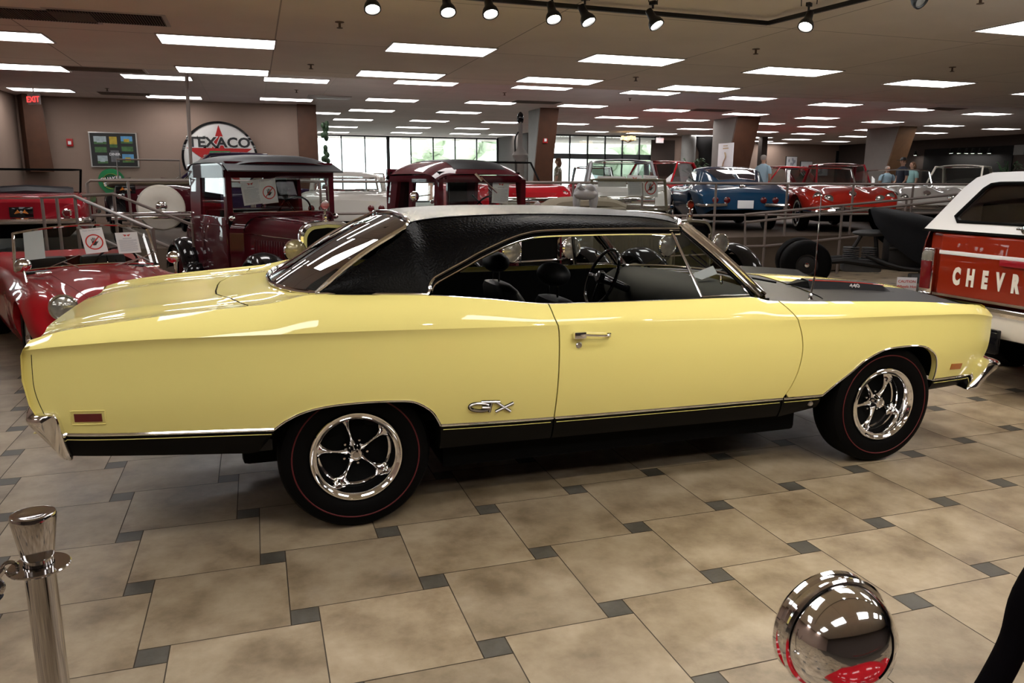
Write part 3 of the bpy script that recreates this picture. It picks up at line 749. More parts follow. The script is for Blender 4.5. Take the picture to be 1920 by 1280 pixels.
def bumper(name, prof, yw, wrap, sgn):
    G = []
    n = 34
    for v in [-1, -.996, -.988, -.978, -.966, -.955]+[-.92+1.84*k/n for k in range(n+1)]+[.955, .966, .978, .988, .996, 1]:
        y = v*yw; a = abs(v)
        bow = wrap*a**9 * -sgn
        bowc = sgn*.05*(1-a*a)
        e_ = max(0, (a-.955)/.045); sc = math.sqrt(max(0, 1-.75*e_*e_)); cx_ = sum(q[0] for q in prof)/len(prof); cz_ = sum(q[1] for q in prof)/len(prof)
        G.append([(cx_+(x-cx_)*sc+bow*.35+bowc, y, cz_+(z-cz_)*(.25*sc+.75)) for x, z in prof])
    m_ = MB().grid(G, closev=True)
    for r in (G[0], G[-1]): m_.add(r, [tuple(range(len(r)))])
    return obj(name, m_, M['chrome'], car, angle=50)
bumper('rear_bumper', catmull([(-1.185, 0, .652), (-1.225, 0, .668), (-1.285, 0, .654), (-1.300, 0, .628), (-1.265, 0, .575), (-1.19, 0, .478), (-1.150, 0, .465), (-1.165, 0, .54)], 3, True) and
       [(p.x, p.z) for p in catmull([(-1.185, 0, .652), (-1.225, 0, .668), (-1.285, 0, .654), (-1.300, 0, .628), (-1.265, 0, .575), (-1.19, 0, .478), (-1.150, 0, .465), (-1.165, 0, .54)], 3, True)], .918, .10, -1)
bumper('front_bumper', [(p.x, p.z) for p in catmull([(3.73, 0, .540), (3.80, 0, .546), (3.85, 0, .520), (3.835, 0, .492), (3.73, 0, .44), (3.62, 0, .378), (3.60, 0, .388), (3.68, 0, .47)], 3, True)], .895, .12, 1)
gr = MB().grid([[(XFRONT(z)-.04+.02*math.cos(y*1.5), y, z) for y in [(-.80+1.6*k/20) for k in range(21)]] for z in (.46, .55, .65, .75, .83, .87)])
obj('grille', gr, M['matte'], car)
obj('front_valance', MB().grid([[(XFRONT(.86)+.05*math.cos(y*1.6)*0-.01+d, y, z) for y in [(-.80+1.6*k/20) for k in range(21)]] for d, z in ((.0, .872), (.03, .86), (.045, .83), (.02, .80))]), M['yellow'], car)
# side markers
def marker(x0, x1, z0, z1, slope, m, lab, frame_):
    for s in (-1, 1):
        P = [(x0, z0), (x1, z0+slope), (x1, z1+slope), (x0, z1)]
        o_ = MB(); yv_ = lambda x, z, d: s*(Ylow(x, z)+d)
        o_.add([(x, yv_(x, z, .004), z) for x, z in P] + [(x, yv_(x, z, -.01), z) for x, z in P], [(0,1,2,3), (0,1,5,4), (1,2,6,5), (2,3,7,6), (3,0,4,7)])
        q = obj('side_marker_lamp', o_, m, car, smooth=False); q['label'] = lab
        if frame_:
            e = .012; R_ = [(x0-e, z0-e), (x1+e, z0-e+slope), (x1+e, z1+e+slope), (x0-e, z1+e)]
            obj('marker_bezel', MB().tube([(x, yv_(x, z, .001), z) for x, z in catmull2(R_)], .0022, 5, closed=True), M['yellow'], q)
def catmull2(R_): return [(p.x, p.z) for p in resample([(x, 0, z) for x, z in R_+[R_[0]]], 33)[:-1]]
marker(-1.107, -1.006, .622, .656, -.004, M['dark_red_lens'], 'dark red side marker lamp', True)
marker(3.405, 3.50, .515, .550, -.006, M['amber'], 'amber side marker lamp', False)
# emblem on the rear quarter
em = MB(); cx0, cz0 = .615, .545; cz = lambda x, z: (x, -(Ylow(x, z)+.006), z)
BS = []
def stroke(pts, r):
    if em is not None and len(BS) < 5: BS.append((pts, r))
    em.tube([cz(cx0+x, cz0+z-.10*x) for x, z in pts], r, 6, sq=(1, .8))
gpts = [(-.055+.050*math.cos(a), .0+.019*math.sin(a)) for a in [math.radians(d) for d in range(35, 331, 15)]]
stroke(gpts + [(-.005, -.002), (-.045, -.001)], .0068)
stroke([(-.050, .026), (.040, .029)], .0062); stroke([(.0, .026), (-.008, -.024)], .0066)
stroke([(.022, .026), (.095, -.020)], .0064); stroke([(.108, .024), (.022, -.022)], .0064)
bg_ = obj('model_badge', em, M['steel'], car); bg_['label'] = 'chrome letter badge on the rear fender'
bk_ = MB(); em, keep_ = bk_, em; cz = lambda x, z: (x, -(Ylow(x, z)+.0025), z)
for P_, r_ in BS: stroke(P_, r_+.0026)
obj('badge_outline', bk_, M['matte'], bg_)
# ---- greenhouse
SY = lambda z: .858-.60*(max(z, 1.0)-1.05) if z < 1.34 else .684-.60*(1.34-1.34)-(z-1.34)*1.3
def gp(x, z, s=-1): return Vector((x, s*SY(z), z))
WIN = [(.340, 1.070), (.356, 1.088), (.358, 1.105), (.380, 1.133), (.428, 1.157), (.538, 1.205), (.622, 1.243), (.764, 1.296), (.864, 1.323), (.963, 1.334), (1.190, 1.337), (1.45, 1.337), (1.700, 1.333)]
REAR = [(-.149, 1.089), (-.028, 1.164), (.122, 1.243), (.227, 1.305), (.274, 1.340), (.300, 1.368)]
seam = [(.300, -.600, 1.372), (.345, -.585, 1.383), (.404, -.575, 1.391), (.535, -.57, 1.402), (.805, -.57, 1.410), (1.059, -.57, 1.409), (1.475, -.57, 1.395), (1.66, -.575, 1.376), (1.735, -.595, 1.358)]
for s in (-1, 1):
    lo = [Vector((-.149, -.83, 1.088)), Vector((.10, -.848, 1.078))] + [gp(x, z) for x, z in WIN]
    up = [gp(x, z) for x, z in REAR] + [Vector(p) for p in seam[1:]]
    lo = resample(catmull(lo, 5), 60); up = resample(catmull(up, 5), 60)
    # match: lower curve index shifts so the sail stays regular
    G = []
    for a, b in zip(lo, up):
        r = []
        for k in range(9):
            t = k/8; p = a.lerp(b, t); p += Vector((0, -1, .35))*.016*math.sin(PI*t)*min(1, (b-a).length/.15)
            r.append(Vector((p.x, p.y*(-s), p.z)))
        G.append(r)
    obj('roof_sail', MB().grid(G), M['vinyl'], car, angle=60)['label'] = 'black vinyl covered roof side'
    # chrome around the side window and drip rail
    wp = catmull([Vector((p.x, p.y*-s, p.z)) + Vector((0, s*.006, 0)) for p in [gp(x, z) for x, z in WIN]], 5)
    obj('drip_rail', MB().tube(wp, .0085, 8), M['chrome'], car)
    wp2 = [p + Vector((.012, -s*.012, -.024)) for p in wp[8:]]
    obj('window_channel', MB().tube(wp2, .006, 6), M['chrome'], car)
    wp3 = [p + Vector((.006, -s*.010, -.012)) for p in wp[6:]]
    obj('window_seal', MB().tube(wp3, .008, 6), M['matte'], car)
    bl = [(x, s*(YR(x)-.004), ZR(x)+.004) for x in [-.145+.49*k/10 for k in range(11)]]
    obj('belt_molding', MB().tube(bl, .0075, 8), M['chrome'], car)
    bl = [(x, s*(YR(x)-.010), ZR(x)-.001) for x in [.36+1.74*k/30 for k in range(31)]]
    obj('window_sweep', MB().tube(bl, .0028, 6), M['chrome'], car)
    # A pillar: three chrome ribs over a black core
    A0, A1 = Vector((1.735, s*.655, 1.352)), Vector((2.125, s*.825, .985))
    core = MB()
    ptsA = [A0.lerp(A1, t)+Vector((.0, s*.006, .012))*math.sin(PI*t) for t in [k/10 for k in range(11)]]
    pa = obj('windshield_pillar', MB().tube([p+Vector((.012, -s*.012, 0)) for p in ptsA], .020, 8), M['chrome'], car)
    obj('pillar_trim', MB().tube([p+Vector((-.012, s*.004, -.004)) for p in ptsA], .007, 8).tube([p+Vector((.024, s*.004, .010)) for p in ptsA], .010, 8), M['chrome'], pa)
    obj('pillar_seal', MB().tube([p+Vector((-.030, -s*.002, -.010)) for p in ptsA], .008, 6), M['matte'], pa)
    # vent window: chrome division bar and frame
    v0, v1, v2 = Vector((1.665, s*.678, 1.325)), Vector((1.765, s*.838, 1.000)), Vector((2.045, s*.838, .998))
    vw = MB().tube([v0, v1], .009, 8, sq=(1.3, .8)).tube([v1, v2], .0055, 6).tube([v2, A0.lerp(A1, .82)+Vector((-.035, 0, 0)), A0.lerp(A1, .10)+Vector((-.045, 0, 0))], .0045, 6)
    obj('vent_window_frame', vw, M['chrome'], car)
    obj('vent_latch', MB().tube([(1.90, s*.79, 1.10), (1.905, s*.785, 1.07), (1.915, s*.78, 1.055)], .007, 6), M['chrome'], car)
# roof skin
rg = []; sd = resample(catmull(seam, 6), 34)
CZ = tab((.28, 1.398), (.41, 1.421), (.83, 1.438), (1.2, 1.436), (1.48, 1.424), (1.8, 1.398), (2.0, 1.372))
for k, p in enumerate(sd):
    t = k/33; xc = lerp(.335, 1.885, t); r = []
    for j in range(17):
        v = -1+2*j/16; a = abs(v); x = lerp(xc, p.x, a**2.2); zc_ = CZ(xc)
        r.append(Vector((x, v*abs(p.y), lerp(zc_, p.z, a**2.6))))
    rg.append(r)
obj('roof_skin', MB().grid(rg), M['vinyl'], car, angle=60)['label'] = 'black vinyl roof top'
for s in (-1, 1): obj('roof_seam', MB().tube([Vector((p.x, p.y*s, p.z+.001)) for p in sd], .0035, 6), M['vinyl'], car)
obj('headliner', MB().grid([[q-Vector((0, 0, .035)) for q in r] for r in rg]), M['matte'], car)
# rear window and windshield
def pane(bot, top, n=18, bulge=.0, m=10):
    B = resample(catmull(bot, 6), n+1); T = resample(catmull(top, 6), n+1); G = []
    for a, b in zip(B, T):
        G.append([a.lerp(b, k/m)+Vector((-.3, 0, 1))*bulge*math.sin(PI*k/m) for k in range(m+1)])
    return G
rb = [(-.135, -.826, 1.087), (-.22, -.60, 1.073), (-.30, -.32, 1.066), (-.325, 0, 1.064), (-.30, .32, 1.066), (-.22, .60, 1.073), (-.135, .826, 1.087)]
rt = [(.285, -.660, 1.350), (.322, -.57, 1.378), (.332, -.32, 1.392), (.335, 0, 1.398), (.332, .32, 1.392), (.322, .57, 1.378), (.285, .660, 1.350)]
G = pane(rb, rt, 24, .018); rw = obj('rear_window', MB().grid(G), M['glass_dark'], car)
edge = [r[0] for r in G] + G[-1][1:] + [r[-1] for r in G[::-1]][1:] + G[0][::-1][1:-1]
edge = [p+Vector((-.006, 0, .006)) for p in edge]
obj('rear_window_trim', MB().tube(edge, .011, 8, closed=True), M['chrome'], rw)
obj('parcel_shelf', MB().grid([[(-.28, -.7, 1.03), (-.28, .7, 1.03)], [(.30, -.78, 1.04), (.30, .78, 1.04)]]), M['black'], car)
wb = [(2.115, -.80, .985), (2.30, -.55, 1.000), (2.40, -.28, 1.008), (2.425, 0, 1.010), (2.40, .28, 1.008), (2.30, .55, 1.000), (2.115, .80, .985)]
wt = [(1.735, -.625, 1.350), (1.82, -.48, 1.370), (1.87, -.25, 1.385), (1.885, 0, 1.388), (1.87, .25, 1.385), (1.82, .48, 1.370), (1.735, .625, 1.350)]
G = pane(wb, wt, 24, 0); ws = obj('windshield', MB().grid(G), M['glass'], car)
edge = [r[0] for r in G] + G[-1][1:] + [r[-1] for r in G[::-1]][1:] + G[0][::-1][1:-1]
obj('windshield_trim', MB().tube(edge, .010, 8, closed=True), M['chrome'], ws)
obj('wiper_arm', MB().tube([(2.50, -.45, 1.0), (2.33, -.30, 1.03), (2.22, -.25, 1.10)], .006, 6).tube([(2.50, .25, 1.01), (2.36, .1, 1.04), (2.24, .1, 1.12)], .006, 6), M['matte'], car)
for s in (-1, 1):
    G = []
    for k in range(14):
        t = k/13; x = lerp(.40, 1.70, t); 
    wl = resample(catmull([gp(x, z) for x, z in WIN], 4), 40)
    bl = [Vector((p.x, -(YR(p.x)-.010), ZR(p.x))) for p in wl]
    gm = MB().grid([[Vector((a.x, a.y*-s-s*.008, a.z)), Vector((b.x, b.y*-s, b.z))] for a, b in zip(wl, bl)])
    obj('vent_glass', MB().add([(1.675, s*.672, 1.32), (1.77, s*.832, 1.0), (2.04, s*.832, 1.0), (1.735, s*.665, 1.335)], [(0, 1, 2, 3)]), M['glass'], car, smooth=False)
# interior
obj('interior_tub', MB().cbox(.05, 2.25, -.80, .80, .46, .56, .02).grid([[(x, -.80, z) for x in (.0, 2.2)] for z in (.5, .97)]).grid([[(x, .80, z) for x in (.0, 2.2)] for z in (.5, .97)]).grid([[(-.0, y, .5) for y in (-.8, .8)], [(-.05, y, 1.03) for y in (-.8, .8)]]), M['matte'], car)
def seat(x, y, w, name, headrest=True):
    return None
def seat_mesh(x, y, zs=1.0):
    mb = MB(); mb.cbox(x-.05, x+.48, y-.26, y+.26, .56, .76, .06)
    G = []
    for z, xo, w, th in ((.66, -.02, .25, .09), (.80, -.06, .255, .10), (.93, -.10, .25, .09), (1.01, -.125, .225, .075), (1.055, -.14, .17, .055), (1.07, -.145, .08, .03)):
        r = []
        for k in range(20):
            a = 2*PI*k/20; c, s_ = math.cos(a), math.sin(a)
            r.append((x+xo+th*math.copysign(abs(c)**.6, c), y+w*math.copysign(abs(s_)**.6, s_), z))
        G.append(r)
    G = [[(a_, b_, lerp(.66, zs, (c_-.66)/(1.07-.66))) for a_, b_, c_ in r] for r in G]
    mb.grid(G, closev=True); mb.add(G[-1], [tuple(range(20))]); return mb
for y in (-.38, .42):
    hx, hz = (1.13, 1.085) if y < 0 else (1.05, 1.075)
    st = obj('front_seat', seat_mesh(hx+.15, y, hz-.12), M['seat'], car)
    hb = MB(); 
    hb.ell((hx, y, hz), (.078, .155, .064), 20, 12)
    hb.v = [(x, y_+(.0), z) for x, y_, z in hb.v]
    h = obj('headrest', hb, M['seat'], st)
    obj('headrest_post', MB().tube([(hx, y-.065, hz-.17), (hx, y-.065, hz-.05)], .006, 6).tube([(hx, y+.065, hz-.17), (hx, y+.065, hz-.05)], .006, 6).lathe([(0, .012), (.014, .008), (.016, 0)], (hx, y-.065, hz-.155), 'z', 10).lathe([(0, .012), (.014, .008), (.016, 0)], (hx, y+.065, hz-.155), 'z', 10), M['chrome'], h)
    pp = [(.085, -.24, -.36), (.045, -.245, -.27), (.03, -.21, -.19), (.015, -.12, -.155), (.01, 0, -.150), (.015, .12, -.155), (.03, .21, -.19), (.045, .245, -.27), (.085, .24, -.36)]
    obj('seat_piping', MB().tube(catmull([(hx+a_, y+b_, hz+c_) for a_, b_, c_ in pp], 4), .004, 5), M['blueink'], st)
obj('rear_bench', MB().cbox(.05, .30, -.66, .66, .62, 1.0, .06).cbox(.25, .62, -.66, .66, .55, .72, .06), M['seat'], car)
dash = MB(); G = []
for y in [(-.78+1.56*k/10) for k in range(11)]:
    G.append([(1.97, y, .70), (1.94, y, .84), (1.97, y, .925), (2.04, y, .965), (2.10, y, .975), (2.32-.25*abs(y)**2, y, .985)])
obj('dashboard', dash.grid(G), M['matte'], car, angle=50)
stw = MB(); R = frame_mat((1.76, .37, .957), (0, 1, 0), (.38, 0, .9))
cir = [(.195*math.cos(2*PI*k/40), .195*math.sin(2*PI*k/40), 0) for k in range(40)]
stw.tube(cir, .0115, 8, closed=True); 
sw = obj('steering_wheel', stw.xf(R), M['black_gloss'], car)
obj('wheel_spoke', MB().cbox(-.19, .19, -.012, .012, -.012, -.006, .002).tube([(0, 0, -.01), (0, -.19, -.0)], .008, 6).lathe([(0, -.035), (.035, -.033), (.045, -.01), (.03, .03), (.025, .3)], n=16).xf(R), M['black_gloss'], sw)
obj('rear_view_mirror', MB().cbox(1.83, 1.85, -.12, .12, 1.27, 1.32, .008).tube([(1.85, 0, 1.31), (1.90, 0, 1.37)], .006), M['chrome'], car)
cd_ = [px(1292, 516, y=-.12), px(1337, 498, y=-.12), px(1345, 513, y=-.12), px(1316, 524, y=-.12)]
obj('window_card', MB().add(cd_ + [p+Vector((0, .002, 0)) for p in cd_], [(0, 1, 2, 3), (7, 6, 5, 4), (0, 3, 7, 4), (1, 5, 6, 2), (2, 6, 7, 3), (0, 4, 5, 1)]), M['white'], car, smooth=False, weld=False)
# antenna
obj('antenna', MB().lathe([(.018, .925), (.016, .94), (.010, .955), (.012, .965), (.006, .975)], (2.515, -.735, 0), 'z', 14).tube([(2.515, -.735, .95), (2.53, -.735, 1.06)], .0055, 8).tube([(2.53, -.735, 1.05), (2.545, -.72, 1.50)], .0028, 6).ell((2.545, -.72, 1.503), (.006, .006, .006), 8, 6), M['chrome'], car)
# ---- wheels
def magnum(name, x, y, s, lab=None):
    # s = -1 outer face towards -y
    w_ = obj(name, MB().lathe([(.200, .082), (.212, .092), (.235, .101), (.270, .106), (.305, .102), (.330, .088), (.342, .066), (.345, .030), (.345, -.030), (.342, -.066), (.33, -.09), (.28, -.105), (.2, -.09), (.18, -.05), (.18, .05)], n=72, axis='y', c=(0, 0, 0)), M['rubber'], car, angle=30)
    if lab: w_['label'] = lab
    w_.data.name = 'wheel'
    obj('red_line', MB().lathe([(.2815, .1055), (.283, .1075), (.2865, .1075), (.288, .1052)], n=72, axis='y'), M['redline'], w_)
    rim = [(.2065, .092), (.209, .098), (.206, .101), (.200, .100), (.192, .090), (.187, .086), (.182, .089), (.177, .090), (.174, .082), (.1735, .060), (.171, .052), (.1705, .022), (.168, .016), (.1675, -.012), (.150, -.02)]
    obj('rim', MB().lathe(rim, n=72, axis='y'), M['chrome'], w_, angle=20)
    obj('rim_disc', MB().lathe([(0, -.008), (.06, -.010), (.10, -.004), (.168, -.016)], n=40, axis='y'), M['matte'], w_)
    for k in range(5):
        a = math.radians((-103 if x < 1 else -120)+k*72); c_, s_ = math.cos(a), math.sin(a); G = []
        for r, wd, h in ((.034, .019, .034), (.05, .0115, .034), (.075, .009, .030), (.10, .009, .025), (.125, .0115, .018), (.145, .020, .010), (.160, .038, .006), (.169, .056, .006)):
            row = []
            for q, hh in ((-1, -.014), (-.55, .0), (0, .005), (.55, .0), (1, -.014)):
                row.append((c_*r - s_*wd*q, h+hh, s_*r + c_*wd*q))
            G.append(row)
        obj('spoke', MB().grid(G), M['chrome'], w_, angle=60)
        a2 = a + math.radians(36); obj('lug_nut', MB().lathe([(0, .024), (.006, .022), (.009, .015), (.009, -.01)], (.057*math.cos(a2), 0, .057*math.sin(a2)), 'y', 6), M['chrome'], w_)
    obj('hub_cap', MB().lathe([(0, .074), (.014, .074), (.016, .078), (.024, .077), (.028, .072), (.030, .055), (.036, .040), (.040, .022)], n=32, axis='y'), M['chrome'], w_, angle=25)
    obj('hub_emblem', MB().lathe([(0, .0765), (.0135, .0755)], n=24, axis='y'), M['steel'], w_)
    w_.location = (x, y, .345)
    if s < 0: w_.rotation_euler = (PI, 0, 0)
    return w_
for x in (0, 2.946):
    for s in (-1, 1):
        magnum('wheel', x, s*(.795 if x else .775), s)
# ================================================================== shared vehicle parts
def place(t, head, local, world, z=None):
    a = math.radians(head); c, s = math.cos(a), math.sin(a)
    t.rotation_euler = (0, 0, a); t.location = (world[0]-(c*local[0]-s*local[1]), world[1]-(s*local[0]+c*local[1]), world[2]-local[2] if z is None else z)
def S(x, h, zb, zs, yt, zt, zc, tuck=.06):
    return (x, [(h-tuck, zb), (h-.012, zb+.35*(zs-zb)), (h, zb+.7*(zs-zb)), (h-.015, zs), (yt, zt), (yt*.62, lerp(zt, zc, .55)), (yt*.25, lerp(zt, zc, .93)), (0, zc)])
def shell(st, arches=(), nx=64, sub=3, opening=None, caps=True):
    X = [s[0] for s in st]; NR = len(st[0][1])
    fy = [pchip(X, [s[1][r][0] for s in st]) for r in range(NR)]; fz = [pchip(X, [s[1][r][1] for s in st]) for r in range(NR)]
    xs = [lerp(X[0], X[-1], k/nx) for k in range(nx+1)]
    for xc, r in arches: xs += [xc+r*math.cos(PI*k/14) for k in range(15)] + [xc-r-.004, xc+r+.004]
    xs = sorted(set(round(x, 4) for x in xs if X[0] <= x <= X[-1])); G = []
    for x in xs:
        P = [Vector((x, fy[r](x), fz[r](x))) for r in range(NR)]; za = None
        for xc, r in arches:
            if abs(x-xc) < r: za = r*.0 + .0 + math.sqrt(max(0, r*r-(x-xc)**2))*1.0 + (r-.06)*.0 + ARC0
        C = catmull(P, sub)
        if za: C = [Vector((p.x, p.y, max(p.z, za))) if p.y > .55*P[2].y and p.z < P[3].z else p for p in C]
        G.append(C)
    mb = MB(); mb.grid(G)
    if opening:
        x0, x1, yh = opening; keep = []; nr = len(G[0])
        kf = []; km = []
        for f, m_ in zip(mb.f, mb.m):
            c = sum((Vector(mb.v[i]) for i in f), Vector())/len(f)
            top = f[0] % nr >= 4*sub-1
            if not (x0 < c.x < x1 and c.y < yh and top): kf.append(f); km.append(m_)
        mb.f, mb.m = kf, km
    if caps:
        for r in (G[0], G[-1]):
            c = Vector((r[0].x, 0, r[0].z)); mb.add(list(r)+[c], [(i, i+1, len(r)) for i in range(len(r)-1)])
    return mb.mirror()
ARC0 = .33
def tyre(par, x, y, z, r, w=.17, white=0, hub='chrome', side=1, rimr=None, rimcol=None):
    rr = rimr or r*.60; h = w/2
    t = obj('wheel', MB().lathe([(rr, h-.012), (rr+.01, h), (r-.05, h+.004), (r-.02, h-.01), (r, h-.04), (r, -h+.04), (r-.02, -h), (rr, -h), (rr, h-.05)], n=40, axis='y'), M['rubber'], par)
    t.location = (x, y, z)
    if side < 0: t.rotation_euler = (PI, 0, 0)
    if white: obj('whitewall', MB().lathe([(rr+.012, h+.0015), (rr+.012+white, h+.005)], n=40, axis='y'), M['cream'], t)
    obj('wheel_disc', MB().lathe([(0, h-.01), (rr*.25, h-.012), (rr*.3, h-.03), (rr*.8, h-.04), (rr*.86, h-.015), (rr, h-.012)], n=32, axis='y'), M[rimcol or hub], t)
    obj('hub_cap', MB().lathe([(0, h+.012), (rr*.2, h+.008), (rr*.26, h-.012)], n=20, axis='y'), M['chrome'], t)
    return t
def headlamp(par, x, y, z, r, d=(1, 0, 0), shell_mat='chrome', lens='lens', depth=1.3, rim=True, stalk=None):
    d = Vector(d).normalized(); R = frame_mat((x, y, z), d.orthogonal(), d.cross(d.orthogonal()))
    h = obj('headlamp', MB().lathe([(0, -r*depth), (r*.35, -r*depth*.93), (r*.7, -r*depth*.70), (r*.93, -r*.35), (r, -.01), (r*1.06, 0), (r*1.06, .018), (r*.97, .028), (r*.93, .02)], n=32).xf(R), M[shell_mat], par)
    obj('headlamp_lens', MB().lathe([(0, .045), (r*.5, .038), (r*.93, .018)], n=28).xf(R), M[lens], h)
    if rim and shell_mat != 'chrome': obj('headlamp_rim', MB().lathe([(r*.92, .02), (r*.96, .034), (r*1.07, .022), (r*1.07, -.008)], n=32).xf(R), M['chrome'], h)
    if stalk: obj('headlamp_bracket', MB().tube([(x, y, z-r*.8), stalk], .014, 8), M['chrome'], h)
    return h
def quad_glass(par, a, b, c, d, nm='windshield', m='glass', frame_r=.012, fm='chrome', bow=0.0, n=10):
    a, b, c, d = map(Vector, (a, b, c, d)); G = []
    for i in range(n+1):
        t = i/n; o_ = Vector((bow*(1-(2*t-1)**2), 0, 0)); G.append([a.lerp(b, t)+o_, d.lerp(c, t)+o_*.85])
    g = obj(nm, MB().grid(G), M[m], par)
    e = [r[0] for r in G]+[r[1] for r in G[::-1]]
    if frame_r: obj('window_frame', MB().tube(e, frame_r, 6, closed=True), M[fm], g)
    return g
def roof_house(par, xb0, xt0, xt1, xb1, zb, zt, hb, ht, body, roofm=None, bowr=.10, bowf=.18, pill=.05, sides=True, crown=.05):
    # greenhouse: rear glass xb0->xt0, roof xt0->xt1, windshield xt1->xb1
    G = []
    for i in range(13):
        t = i/12; x = lerp(xt0, xt1, t); r = []
        for j in range(15):
            v = -1+2*j/14; a = abs(v); xx = x + ((-bowr if t < .5 else bowf)*(abs(2*t-1))*.35*(1-a*a))
            r.append((xx, ht*v, zt - crown*a**2.4 - .03*(2*t-1)**2 - (.05 if a == 1 else 0)))
        G.append(r)
    obj('roof', MB().grid(G), M[roofm or body], par, angle=50)
    zs = zt-crown-.04
    quad_glass(par, (xb0, hb*.93, zb), (xb0, -hb*.93, zb), (xt0, -ht*.93, zs), (xt0, ht*.93, zs), 'rear_window', 'glass_dark', .012, 'chrome', -bowr)
    quad_glass(par, (xb1, hb*.96, zb), (xb1, -hb*.96, zb), (xt1, -ht*.96, zs), (xt1, ht*.96, zs), 'windshield', 'glass', .014, 'chrome', bowf)
    for s in (-1, 1):
        p = MB(); p.tube([(xb0+.03, s*hb, zb), (xt0, s*ht, zs+.02), (xt1, s*ht, zs+.02), (xb1, s*hb, zb)], pill*.5, 8)
        p.tube([(xb0+.10, s*hb, zb), (xt0+.10, s*ht, zs)], pill, 8)
        obj('roof_pillar', p, M[roofm or body], par)
        if sides: obj('side_window', MB().add([(xb0+.05, s*hb, zb), (xt0, s*ht, zs), (xt1, s*ht, zs), (xb1, s*hb, zb)], [(0, 1, 2, 3)]), M['glass'], par, smooth=False)
    obj('interior_tub', MB().box(xb0, xb1, -hb+.06, hb-.06, zb-.35, zb-.08), M['matte'], par, smooth=False)
def seats(par, x, z, w=.5, m='black', n=2, y0=.34, top=.35):
    for k in range(n):
        y = y0 if k == 0 else -y0
        obj('seat', MB().cbox(x-.08, x+.06, y-w/2, y+w/2, z-.1, z+top, .05).cbox(x, x+.45, y-w/2, y+w/2, z-.12, z, .04), M[m], par)
def plate(par, o, xdir, zdir=(0, 0, 1), w=.30, h=.15, dark=True):
    R = frame_mat(o, xdir, zdir)
    p = obj('licence_plate', MB().cbox(-w/2, w/2, -h/2, h/2, -.004, .004, .003).xf(R), M['black_gloss' if dark else 'white'], par)
    if dark:
        e = MB()
        for s in (-1, 1):
            for k in range(4): e.tube([(s*.018, -.01+.01*k*.2, .005), (s*(.05+.012*k), .035-.018*k, .005)], .006, 5)
        obj('winged_emblem', e.xf(R), M['cvred'] if not dark else M['orange'], p)
        obj('emblem_disc', MB().lathe([(0, .009), (.02, .007)], n=14).xf(R), M['steel'], p)
    return p
M['orange'] = mat('orange_print', (.55, .17, .02), .5, noise=.3, nscale=40)
M['green'] = mat('sign_green', (.008, .19, .06), .4, noise=.03)
M['redsign'] = mat('sign_red', (.38, .012, .012), .35, noise=.03)
M['signwhite'] = mat('sign_white_enamel', (.62, .60, .58), .35, noise=.02, coat=.5)
M['signyellow'] = mat('sign_yellow', (.62, .42, .02), .5, noise=.03)

# ------------------------------------------------------------------ placards
def hand_mb(s):
    h = MB(); pal = [(-.26, -.5), (.16, -.5), (.30, -.12), (.30, .12), (-.30, .12), (-.34, -.1)]
    h.prism([(a*s, b*s) for a, b in pal], .0012, .0022, 'z')
    for x0, x1, ln, w in ((-.24, -.32, .52, .055), (-.085, -.10, .66, .058), (.07, .09, .64, .056), (.22, .29, .50, .05)):
        h.tube([(x0*s, .05*s, .0017), (x1*s, ln*s, .0017)], w*s, 8, sq=(1, .02))
    h.tube([(.20*s, -.30*s, .0017), (.50*s, .05*s, .0017)], .062*s, 8, sq=(1, .02)); return h
def placard(lab, o, xdir, updir, w, h, kind):
    t = thing('windshield_placard', lab, 'sign', tuple(o)); R = frame_mat((0, 0, 0), xdir, updir)
    obj('card', MB().cbox(-w/2, w/2, -h/2, h/2, -.0015, .0, .0006).xf(R), M['white'], t)
    if kind == 'hand':
        s = w*.36; ring = [(s*1.02*math.cos(2*PI*k/40), s*1.02*math.sin(2*PI*k/40)-h*.06, .0022) for k in range(40)]
        hm = hand_mb(s*.95); hm.v = [(x, y-h*.06, z) for x, y, z in hm.v]
        obj('hand_symbol', hm.xf(R), M['ink'], t)
        obj('prohibition_ring', MB().tube(ring, s*.085, 6, closed=True, sq=(1, .1)).tube([(s*.7, s*.7-h*.06, .0035), (-s*.7, -s*.7-h*.06, .0035)], s*.075, 6, sq=(1, .1)).xf(R), M['redink'], t)
        obj('caption', text_mb('Please - Do Not Touch', w*.082, .0004).xf(R @ Matrix.Translation((0, h*.42, .001))), M['blueink'], t)
    elif kind == 'text':
        l = MB(); rr = random.Random(5)
        for k in range(16):
            y = h*(.14-.036*k); e = w*(.40-.16*rr.random()*(k % 4 == 3)); l.box(-w*.40, e, y-h*.006, y+h*.006, .0008, .0014)
        l.box(-w*.2, w*.2, h*.20, h*.225, .0008, .0014)
        obj('printed_text', l.xf(R), M['blueink'], t)
        e = MB()
        for s in (-1, 1):
            for k in range(3): e.tube([(s*w*.02, h*.36, .0015), (s*w*(.16-.03*k), h*(.39-.04*k), .0015)], w*.016, 5, sq=(1, .1))
        obj('winged_emblem', e.xf(R), M['redink'], t)
    return t
def placard_px(lab, pts, kind, off=0.0):
    # pts: world corners top-left, top-right, bottom-left
    a, b, c = pts; o = (b+c)/2; return placard(lab, o, b-a, a-c, (b-a).length, (a-c).length, kind)

